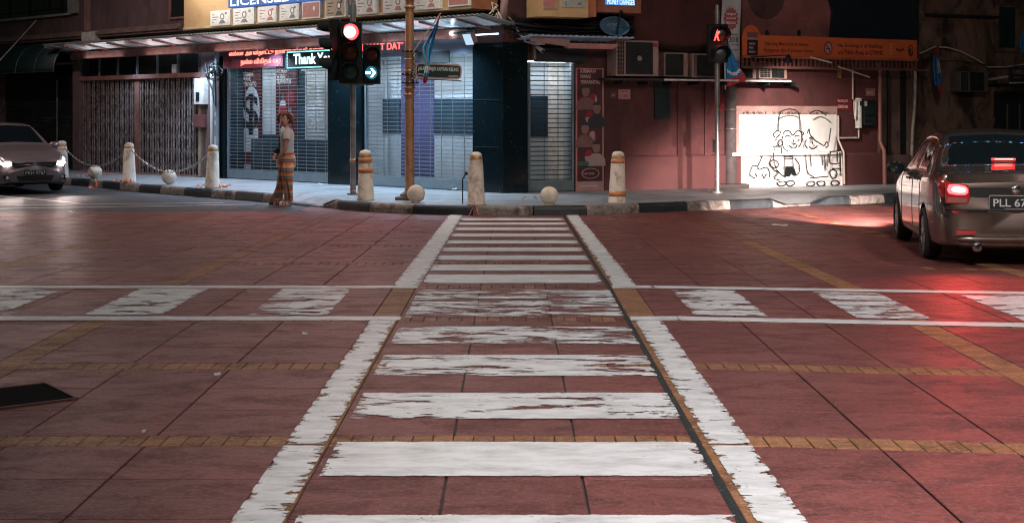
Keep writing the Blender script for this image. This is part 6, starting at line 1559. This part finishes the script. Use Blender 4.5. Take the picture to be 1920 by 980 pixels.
    mb = MB(); mb.tube([Vector((Rx(.3) - .022 + .05 * abs(y) ** 4, y, .315)) for y in np.linspace(.66, -.66, 14)], [.015] + [.038] * 12 + [.015], 8); mb.build('bumper_strip', paint, root)
    mb = MB(); mb.tube([Vector((Rx(.3) + .10, y, .25)) for y in np.linspace(.60, -.60, 10)], .05, 8); mb.build('diffuser', INT, root)
    for sd_ in (1, -1):
        # tail lamp: wraps from rear face to flank
        mb = MB(); patch(.0, lambda t: .14 + .17 * t, 5.25, 7.3, sd_, .008, mb=mb); tlw = mb.build('tail_lamp', TLR, root)
        mb = MB(); poly = [(-.74, .69), (-.50, .685), (-.475, .75), (-.50, .895), (-.735, .925)]
        poly = [(x * sd_, y) for x, y in poly]; poly = poly if sd_ > 0 else poly[::-1]
        mb.prism([(-x, y) for x, y in poly][::-1], rear(0, 0, .80), .022); mb.build('lamp_face', TLR, tlw, bevel=.008)
        if lit_rear:
            q = [(-.72, .84), (-.70, .80), (-.62, .785), (-.53, .785), (-.50, .81), (-.50, .85), (-.53, .88), (-.62, .90), (-.70, .895)]; q = [(x * sd_, y) for x, y in q]; q = q if sd_ > 0 else q[::-1]
            mb = MB(); mb.prism([(-x, y) for x, y in q][::-1], rear(0, 0, .80, -.02), .006); mb.build('brake_glow', TLG, tlw)
            q = [(-.68, .845), (-.66, .82), (-.60, .808), (-.54, .81), (-.52, .83), (-.53, .855), (-.58, .872), (-.65, .875)]; q = [(x * sd_, y) for x, y in q]; q = q if sd_ > 0 else q[::-1]
            mb = MB(); mb.prism([(-x, y) for x, y in q][::-1], rear(0, 0, .80, -.026), .004); mb.build('brake_hot', TLH, tlw)
            mb = MB(); mb.prism([(x * sd_ * -1, y) for x, y in ((-.72, .70), (-.52, .70), (-.50, .75), (-.71, .76))][::(1 if sd_ < 0 else -1)], rear(0, 0, .80, -.02), .004); mb.build('clear_strip', M('lamp_clear_pink', (.30, .10, .10), rough=.1, coat=1) if 'lamp_clear_pink' not in bpy.data.materials else bpy.data.materials['lamp_clear_pink'], tlw)
            spot('tail_light', (Rx(.85) - .10, sd_ * .61, .85), (-3.4, sd_ * .61 + .25, 0), 48, (1.0, .06, .045), 96, .8, .09, root)
        mb = MB(); mb.prism(rr(.20, .045, .01, x=(.44 if sd_ < 0 else -.64), y=.385), rear(0, 0, .30, -.03), .012); mb.build('reflector', M('reflector_red', (.45, .02, .02), rough=.15, coat=1) if 'reflector_red' not in bpy.data.materials else bpy.data.materials['reflector_red'], root)
    mb = MB(); mb.cyl((Rx(.25) - .05, .43, .235), (.3, .43, .235), .035, .035, 16, False); mb.lathe([(.025, -.02), (.05, -.015), (.055, .0), (.05, .10)], (Rx(.25) - .07, .43, .235), 20, 0, 'X'); ex_ = mb.build('exhaust', CHR, root)
    mb = MB(); mb.lathe([(0, .0), (.034, .0)], (Rx(.25) - .052, .43, .235), 16, 0, 'X'); mb.build('exhaust_hole', INT, ex_)
    if lit_rear:
        c_ = Vector((.66, 0, 1.145)); mb = MB(); mb.box(c_.x - .03, c_.x + .02, -.13, .13, c_.z - .002, c_.z + .020); hb = mb.build('high_brake_lamp', E('high_lamp_glow', (1, .03, .035), 3), root, bevel=.006)
        mb = MB(); mb.box(c_.x - .034, c_.x - .028, -.10, .10, c_.z + .004, c_.z + .016); mb.build('hot_strip', TLH, hb)
    # ---- front
    def Fx(z): return Lc + .035 + .05 * max(0, min(1, (.52 - z) / .08)) - .12 * max(0, z - .6)
    Mf = Matrix(((0, 0, 1, 0), (1, 0, 0, 0), (0, 1, 0, 0), (0, 0, 0, 1)))
    def fr(z, e=0): return Matrix.Translation((Fx(z) + e, 0, 0)) @ Mf
    mb = MB(); mb.prism([(-.46, .61), (-.38, .545), (.38, .545), (.46, .61), (.47, .665), (-.47, .665)], fr(.60), .012); gr_ = mb.build('grille', BLACKP, root)
    mb = MB(); mb.tube([fr(.66, .015) @ Vector((x, .668 - .01 * abs(x), .0)) for x in np.linspace(-.46, .46, 9)], .012, 6); mb.tube([fr(.6, .015) @ Vector((x, .62 - .04 * abs(x), .0)) for x in np.linspace(-.38, .38, 9)], .007, 6); mb.tube([fr(.6, .015) @ Vector((x, .548 + .12 * max(0, abs(x) - .36), .0)) for x in np.linspace(-.46, .46, 9)], .007, 6); mb.build('grille_trim', CHR, gr_)
    mb = MB(); mb.lathe([(0, .02), (.04, .02), (.05, .01)], fr(.6) @ Vector((0, .605, .0)), 18, 0, 'X'); mb.build('badge', M('badge_blue_grey', (.20, .30, .38), rough=.2, metal=.6) if 'badge_blue_grey' not in bpy.data.materials else bpy.data.materials['badge_blue_grey'], gr_)
    mb = MB(); mb.prism(rr(.46, .11, .015, x=-.23, y=.445), fr(.44), .015); pf = mb.build('front_plate', PLTB, root)
    text(plate_txt, fr(.44) @ Matrix.Translation((-.21, .408, .016)), .42, .075, PLTW, pf, .003, off=.01)
    mb = MB(); mb.prism([(-.40, .385), (-.34, .27), (.34, .27), (.40, .385)], fr(.33, -.02), .022); mb.build('lower_intake', INT, root)
    for sd_ in (1, -1):
        q = [(.47 * sd_, .27), (.62 * sd_, .29), (.66 * sd_, .39), (.50 * sd_, .385)]; q = q if sd_ > 0 else q[::-1]
        mb = MB(); mb.prism(q, fr(.33, -.045), .03); fo = mb.build('fog_lamp', INT, root); mb = MB(); mb.lathe([(0, .04), (.035, .035), (.045, .02)], fr(.33, -.04) @ Vector((sd_ * .57, .335, .0)), 16, 0, 'X'); mb.build('fog_lens', RIM, fo)
        mb = MB(); patch(3.93, 4.255, 5.35, 7.2, sd_, .010, mb=mb); hl = mb.build('headlight', E('headlight_glow', (1.0, .86, .80), 9) if lit_front and 'headlight_glow' not in bpy.data.materials else (bpy.data.materials['headlight_glow'] if lit_front else RIM), root)
        q = [(.47 * sd_, .60), (.60 * sd_, .575), (.66 * sd_, .66), (.50 * sd_, .685)]; q = q if sd_ > 0 else q[::-1]
        mb = MB(); mb.prism(q, fr(.62, -.03), .035); mb.build('lamp_face', (E('headlight_core', (1, .93, .88), 22) if 'headlight_core' not in bpy.data.materials else bpy.data.materials['headlight_core']) if lit_front else RIM, hl, bevel=.006)
        spot('head_light', (Fx(.6) + .12, sd_ * .58, .62), (Fx(.6) + (9 if lit_front else 3.6), sd_ * .5 + (0 if lit_front else 1.1), .0), 60 if lit_front else 5200, (1.0, .80, .74), 70 if lit_front else 36, .7, .08, root)
    # cabin silhouettes are hidden by the tint; wiper and aerial
    mb = MB(); mb.tube([(1.35, 0, 1.46), (1.15, 0, 1.62)], .005, 5); mb.build('aerial', BLACKP, root)
    return root
def place_car(root, front, heading, at_rear=None):
    h = Vector((heading[0], heading[1], 0)).normalized(); a = math.atan2(h.y, h.x)
    p = (Vector((*at_rear, 0)) if at_rear else Vector((*front, 0)) - h * Lc); root.location = (p.x, p.y, 0); root.rotation_euler = (0, 0, a)
cR = make_car('bronze grey sedan seen from behind, brake lights glowing red, plate PLL 6787', PAINT1, 'PLL 6787', True, False)
place_car(cR, None, (.145, .99), at_rear=(5.45, 15.40))
cL = make_car('mauve silver sedan with lit headlights and plate PKH 9767', PAINT2, 'PKH 9767', False, True)
place_car(cL, (-10.05, 29.9), (.60, -.80))

fs = empty('string_lights', (7, 19, 6.1), 0, 'string of small coloured bulbs above the street, out of the picture', 'string lights')
mb = MB(); fp_ = [Vector((2.5 + 10 * k / 46, 19.2 - .9 * math.sin(k * .35) * .3, 6.3 - .7 * math.sin(math.pi * k / 46))) for k in range(47)]; mb.tube(fp_, .008, 5); mb.build('cord', BLACKP, fs)
BC = [E('bulb_red', (1, .08, .08), 36), E('bulb_blue', (.15, .4, 1), 36), E('bulb_cyan', (.4, .9, 1), 28)]; bproto = []
for m_ in BC:
    mb = MB(); mb.lathe([(0, -.03), (.022, -.02), (.028, 0), (.022, .02), (0, .03)], (7, 19, 6.1), 8); b0_ = mb.build('bulb', m_, fs); bproto.append(b0_)
for k, p_ in enumerate(fp_):
    o_ = bproto[(k * 5 // 3 + k // 4) % 3]; q = o_ if False else o_.copy(); COL.objects.link(q); q.location = p_ - Vector((7, 19, 6.1)) - Vector((0, 0, .04))
# string of coloured bulbs high across the street behind the viewer, seen only as a reflection in the rear window
# ================================================================== the woman
import bmesh
SKINM, t, b, out = new_mat('skin')
b.inputs['Base Color'].default_value = (.52, .25, .18, 1); b.inputs['Roughness'].default_value = .5; b.inputs['Subsurface Weight'].default_value = .1; b.inputs['Subsurface Radius'].default_value = (.02, .008, .004)
def skinned(name, P_, E_, mat, parent, sub=2, root=0):
    me = bpy.data.meshes.new(name); me.from_pydata([p[:3] for p in P_], E_, []); ob = bpy.data.objects.new('tmp', me); COL.objects.link(ob)
    md = ob.modifiers.new('s', 'SKIN'); md.use_smooth_shade = True
    me.skin_vertices[0].data
    for i, p in enumerate(P_):
        me.skin_vertices[0].data[i].radius = (p[3], p[4] if len(p) > 4 else p[3]); me.skin_vertices[0].data[i].use_root = (i == root)
    s2 = ob.modifiers.new('u', 'SUBSURF'); s2.levels = sub; s2.render_levels = sub
    dg = bpy.context.evaluated_depsgraph_get(); m2 = bpy.data.meshes.new_from_object(ob.evaluated_get(dg)); bpy.data.objects.remove(ob)
    m2.materials.clear(); m2.materials.append(mat)
    for p in m2.polygons: p.use_smooth = True; p.material_index = 0
    o = bpy.data.objects.new(name, m2); COL.objects.link(o); o.parent = parent; m2.name = name; return o
wp_ = G(537, 386, 0)
wo_ = empty('person', (0, 0, 0), 0, 'woman with curly auburn hair, grey t-shirt and striped trousers, stepping off the kerb', 'person')
# faces -X (picture left), chest turned a little to the viewer (-Y)
P_ = [(0, 0, .92, .115, .10),        # 0 pelvis
      (.01, 0, 1.06, .105, .085), (.015, .0, 1.20, .115, .09), (.02, 0, 1.33, .125, .085), (.0, -.005, 1.41, .06, .055), (-.015, -.01, 1.47, .042, .042),   # 1-5 spine, neck
      (-.03, -.02, 1.535, .068, .072), (-.03, -.022, 1.60, .070, .076), (-.025, -.02, 1.645, .045, .05),   # 6-8 head
      (.035, -.135, 1.345, .048, .048), (.055, -.185, 1.21, .040, .040), (.045, -.20, 1.06, .034, .034), (-.03, -.20, .95, .027, .027), (-.085, -.175, .875, .021, .021),  # 9-13 near (left) arm
      (-.02, .135, 1.345, .048, .048), (-.05, .17, 1.20, .040, .040), (-.07, .14, 1.07, .034, .034), (-.125, .03, .985, .026, .026), (-.15, -.05, .955, .021, .021),   # 14-18 far arm
      (.02, -.085, .80, .095, .095), (.025, -.09, .48, .062, .062), (.02, -.10, .40, .056, .058), (.045, -.105, .26, .055, .057), (.055, -.09, .09, .034, .036),   # 19-23 near leg
      (-.05, .085, .80, .095, .095), (-.10, .09, .47, .062, .062), (-.12, .09, .38, .052, .052), (-.13, .09, .22, .050, .050), (-.12, .09, .09, .034, .036)]
E_ = [(0, 1), (1, 2), (2, 3), (3, 4), (4, 5), (5, 6), (6, 7), (7, 8), (3, 9), (9, 10), (10, 11), (11, 12), (12, 13), (3, 14), (14, 15), (15, 16), (16, 17), (17, 18), (0, 19), (19, 20), (20, 21), (21, 22), (22, 23), (0, 24), (24, 25), (25, 26), (26, 27), (27, 28)]
# palms and five fingers on each hand, then feet
def hand(base, wi, side, d, sp):
    i0 = len(P_); w0 = Vector(base); d = Vector(d).normalized(); sp = Vector(sp).normalized(); k = d.cross(sp)
    P_.append((*(w0 + d * .045), .024, .016)); E_.append((wi, i0)); P_.append((*(w0 + d * .082), .030, .014)); E_.append((i0, i0 + 1))
    for q, (o_, L) in enumerate(((-.027, .062), (-.009, .070), (.009, .066), (.026, .052))):
        a = w0 + d * .095 + sp * o_; b_ = a + d * L * .55 + k * .006; c = a + d * L + k * .022; n = len(P_)
        P_.extend([(*a, .0085), (*b_, .0078), (*c, .0065)]); E_.extend([(i0 + 1, n), (n, n + 1), (n + 1, n + 2)])
    n = len(P_); a = w0 + d * .045 - sp * .03; P_.extend([(*a, .010), (*(a + d * .035 - sp * .016 + k * .01), .009), (*(a + d * .06 - sp * .018 + k * .02), .0075)]); E_.extend([(i0, n), (n, n + 1), (n + 1, n + 2)])
hand(P_[13][:3], 13, 1, (-.25, .1, -1), (0.6, .8, 0)); hand(P_[18][:3], 18, 1, (-.35, -.55, -.55), (.3, .3, -.8))
for (a, fx) in ((23, -.03), (28, -.14)):
    x, y, z = P_[a][:3]; n = len(P_); P_.extend([(x - .005, y, .05, .034, .036), (x - .09, y - .012, .035, .036, .026), (x - .17, y - .02, .024, .028, .016)]); E_.extend([(a, n), (n, n + 1), (n + 1, n + 2)])
bd = skinned('body', P_, E_, SKINM, wo_, 2)
# face (head turned to the viewer, -Y and a little -X)
hc = Vector((-.03, -.022, 1.575)); fd = Vector((-.15, -1, 0)).normalized(); fr_ = fd.cross(Vector((0, 0, 1)))
def fp(a, u, d): return hc + fr_ * a + Vector((0, 0, u)) + fd * d
SK2 = M('skin_feature', (.58, .30, .22), rough=.5, var=.05)
m = MB(); m.lathe([(0, -.125), (.04, -.115), (.062, -.085), (.072, -.04), (.075, .02), (.068, .06), (.045, .092), (0, .105)], hc, 20)
m.v = [tuple(Vector(v) + fd * (.018 if (Vector(v) - hc).dot(fd) > 0 else 0)) for v in m.v]
m.grid([[fp(-.006, .01, .088), fp(0, .01, .092), fp(.006, .01, .088)], [fp(-.009, -.012, .090), fp(0, -.012, .105), fp(.009, -.012, .090)], [fp(-.016, -.032, .088), fp(0, -.030, .116), fp(.016, -.032, .088)], [fp(-.010, -.038, .086), fp(0, -.038, .094), fp(.010, -.038, .086)]])
for s_ in (-1, 1): m.lathe([(0, -.028), (.012, -.02), (.016, 0), (.012, .02), (0, .028)], hc + fr_ * .078 * s_ + Vector((0, 0, -.01)), 10)
m.build('face', SK2, bd)
for s_ in (-1, 1):
    m = MB(); m.lathe([(0, -.008), (.010, -.006), (.015, 0), (.010, .006), (0, .008)], fp(.031 * s_, .008, .078), 12); m.build('eye', M('eye_white', (.55, .50, .47), rough=.3) if 'eye_white' not in bpy.data.materials else bpy.data.materials['eye_white'], bd)
    m = MB(); m.lathe([(0, -.006), (.006, -.004), (.008, 0), (.006, .004), (0, .006)], fp(.031 * s_, .007, .088), 10); m.build('iris', PBLK, bd)
    m = MB(); m.tube([fp(.014 * s_, .026, .086), fp(.032 * s_, .031, .086), fp(.048 * s_, .025, .076)], .004, 5); m.build('eyebrow', M('brow_brown', (.06, .025, .015), rough=.8) if 'brow_brown' not in bpy.data.materials else bpy.data.materials['brow_brown'], bd)
m = MB(); m.tube([fp(-.022, -.062, .080), fp(-.008, -.058, .090), fp(.008, -.058, .090), fp(.022, -.062, .080)], [.003, .006, .006, .003], 6); m.tube([fp(-.020, -.064, .080), fp(0, -.070, .089), fp(.020, -.064, .080)], [.003, .007, .003], 6); m.build('lips', M('lips', (.36, .09, .08), rough=.4), bd)
# hair: many curled locks round the skull
HAIRM = M('auburn_hair', (.13, .05, .025), rough=.5, var=.5, vs_=30)
m = MB(); random.seed(12)
m.lathe([(0, -.05), (.075, -.04), (.112, .0), (.118, .05), (.098, .100), (.045, .122), (0, .132)], hc - fd * .050, 18)
for k in range(190):
    a = random.uniform(-math.pi, math.pi); el = random.uniform(-.1, 1.35); back = -fd
    dr = fr_ * math.sin(a) + back * math.cos(a); rad = .092
    if math.cos(a) < -.12 and el < 1.08: continue
    p0 = hc - fd * .02 + dr * rad * math.cos(el) + Vector((0, 0, .11 * math.sin(el) + .012)); L = random.uniform(.06, .14) * (1.25 - .5 * el)
    side = dr; pts = []; ph = random.random() * 6
    for i in range(7):
        tt = i / 6; pts.append(p0 + side * (.062 * math.sin(tt * 2.4)) + Vector((.010 * math.sin(ph + tt * 9), .010 * math.cos(ph + tt * 9), -L * tt + .01 * math.sin(tt * 3))))
    m.tube(pts, [.009, .013, .014, .013, .012, .010, .004], 5)
m.build('hair', HAIRM, wo_)
# t-shirt
def loftm(rings, n=28):
    rows = []
    for (cx, cy, z, rx, ry, ph) in rings: rows.append([Vector((cx + rx * math.cos(a), cy + ry * math.sin(a), z + (.004 * math.sin(5 * a + ph)))) for a in [2 * math.pi * j / n for j in range(n + 1)]])
    return rows
TS = M('grey_t_shirt', (.45, .44, .43), rough=.85, var=.12, vs_=14, bump=.3, bs=25)
m = MB(); m.grid(loftm([(.005, 0, .955, .122, .150, 0), (.01, 0, .99, .126, .150, 1), (.012, 0, 1.06, .118, .142, 2), (.012, 0, 1.15, .120, .148, 3), (.010, 0, 1.25, .128, .160, 4), (.012, 0, 1.32, .122, .165, 4), (.012, 0, 1.375, .098, .140, 5), (.0, 0, 1.405, .072, .088, 5), (-.004, -.003, 1.425, .056, .058, 5)]))
def sleeve(a, b_, r0, r1):
    a, b_ = Vector(a), Vector(b_); m.tube([a, a.lerp(b_, .35), a.lerp(b_, .7), b_], [r0 * .9, r0 * 1.05, r0, r1], 16)
sleeve((.03, -.10, 1.365), (.058, -.190, 1.20), .062, .060); sleeve((-.01, .10, 1.365), (-.052, .172, 1.20), .062, .060)
m.build('t_shirt', TS, wo_)
# striped trousers
TR, t, b, out = new_mat('striped_cloth'); b.inputs['Roughness'].default_value = .85
tc = t.nodes.new('ShaderNodeTexCoord'); sp = t.nodes.new('ShaderNodeSeparateXYZ'); t.links.new(tc.outputs['Object'], sp.inputs[0])
wv = math_(t, 'ADD', sp.outputs[2], math_(t, 'MULTIPLY', noise_(t, tc.outputs['Object'], 5, 3), .05))
fr0 = math_(t, 'FRACT', math_(t, 'MULTIPLY', wv, 6.4)); cr = t.nodes.new('ShaderNodeValToRGB'); t.links.new(fr0, cr.inputs[0]); cr.color_ramp.interpolation = 'CONSTANT'
els = [(0, (.55, .13, .05)), (.20, (.12, .04, .05)), (.30, (.26, .23, .20)), (.50, (.16, .07, .12)), (.58, (.30, .26, .22)), (.76, (.62, .42, .28)), (.84, (.62, .20, .09))]
cr.color_ramp.elements[0].color = c4(els[0][1]); cr.color_ramp.elements[1].position = els[1][0]; cr.color_ramp.elements[1].color = c4(els[1][1])
for p, c in els[2:]: e_ = cr.color_ramp.elements.new(p); e_.color = c4(c)
t.links.new(cr.outputs[0], b.inputs['Base Color'])
m = MB()
m.grid(loftm([(.008, 0, 1.0, .105, .135, 0), (.012, 0, .96, .128, .150, 1), (.02, 0, .86, .150, .165, 2), (.015, 0, .76, .160, .17, 3), (.0, 0, .68, .150, .160, 4)]))
m.build('trouser_seat', TR, wo_)
def leg(rs, slit=None):
    rows = []; n = 26
    for (cx, cy, z, rx, ry, ph) in rs:
        row = []
        for j in range(n + 1):
            a = 2 * math.pi * j / n - math.pi / 2
            if slit and z < slit: 
                w_ = .55 * min(1, (slit - z) / .12); a = -math.pi / 2 + w_ + (2 * math.pi - 2 * w_) * j / n
            row.append(Vector((cx + rx * math.cos(a), cy + ry * math.sin(a), z + .006 * math.sin(4 * a + ph))))
        rows.append(row)
    m.grid(rows)
m = MB(); leg([(.03, -.06, .80, .125, .11, 0), (.04, -.075, .62, .115, .10, 1), (.05, -.085, .48, .098, .085, 2), (.058, -.09, .36, .084, .078, 3), (.066, -.09, .22, .078, .076, 4), (.07, -.09, .12, .076, .078, 5), (.07, -.09, .09, .078, .08, 6)], .42); m.build('trouser_leg', TR, wo_, solid=.004)
m = MB(); leg([(-.03, .05, .80, .12, .11, 0), (-.06, .06, .62, .115, .10, 1), (-.10, .08, .47, .095, .085, 2), (-.135, .085, .34, .085, .08, 3), (-.170, .085, .24, .095, .085, 4), (-.215, .085, .15, .115, .09, 5), (-.235, .085, .12, .125, .095, 6)]); m.build('trouser_leg', TR, wo_, solid=.004)
# shoes
SH1 = M('white_trainer', (.60, .55, .53), rough=.5); SH2 = M('orange_sole', (.60, .16, .09), rough=.5); SH3 = M('black_toe', (.02, .018, .018), rough=.5)
for (x, y) in ((.05, -.09), (-.125, .09)):
    rows = []
    for i in range(12):
        tt = i / 11; cx = x + .065 - .285 * tt; wd = .040 + .008 * math.sin(tt * 5) - (.022 if tt > .93 else 0) - (.02 if i == 0 else 0); hh = .085 * (1 - tt) ** .7 + .028
        rows.append([Vector((cx, y - .02 * tt + wd * math.cos(a), .018 + hh * max(0, math.sin(a)) ** .8)) for a in [math.pi * j / 10 for j in range(11)]])
    m = MB()
    for i in range(11):
        for j in range(10): m.add([rows[i][j], rows[i + 1][j], rows[i + 1][j + 1], rows[i][j + 1]], [(0, 1, 2, 3)], 1 if i > 7 else (2 if i in (3, 5) else 0), True)
    sh = m.build('shoe', [SH1, SH3, SH2], wo_); m = MB(); pts = [(x + .065 - .285 * tt, (.044 + .006 * math.sin(tt * 5)) * (.55 if tt in (0, 1) else 1), -.02 * tt) for tt in (0, .15, .35, .6, .85, 1)]
    poly = [(a, y + c + w_) for a, w_, c in pts] + [(a, y + c - w_) for a, w_, c in pts[::-1]]; m.prism(poly[::-1], Matrix.Translation((0, 0, .0)), .022); m.build('sole', SH2, sh)
# camera strap and camera
m = MB(); m.tube([(-.005, -.03, 1.425), (-.055, -.075, 1.36), (-.105, -.085, 1.24), (-.125, -.07, 1.12), (-.13, -.04, 1.04)], .009, 6); m.tube([(-.005, .03, 1.42), (-.075, .055, 1.33), (-.125, .03, 1.20), (-.135, .0, 1.05)], .009, 6)
m.box(-.175, -.115, -.09, .03, .96, 1.045); m.cyl((-.165, -.03, 1.0), (-.225, -.035, .985), .032, .034, 16)
cmr = empty('camera', (-.14, -.03, .96), 0, 'black camera on a neck strap held by the woman', 'camera'); WM[cmr] = Matrix.Translation((-.14, -.03, .96)); m.build('camera_body', BLACKP, cmr)
sc_ = 1.0
rot = R(-8)
Mw = Matrix.Translation((wp_.x, wp_.y, 0.0)) @ Matrix.Rotation(rot, 4, 'Z') @ Matrix.Scale(sc_, 4)
for o in (wo_, cmr):
    q = Mw @ WM[o]; o.location = q.to_translation(); o.rotation_euler = (0, 0, rot)
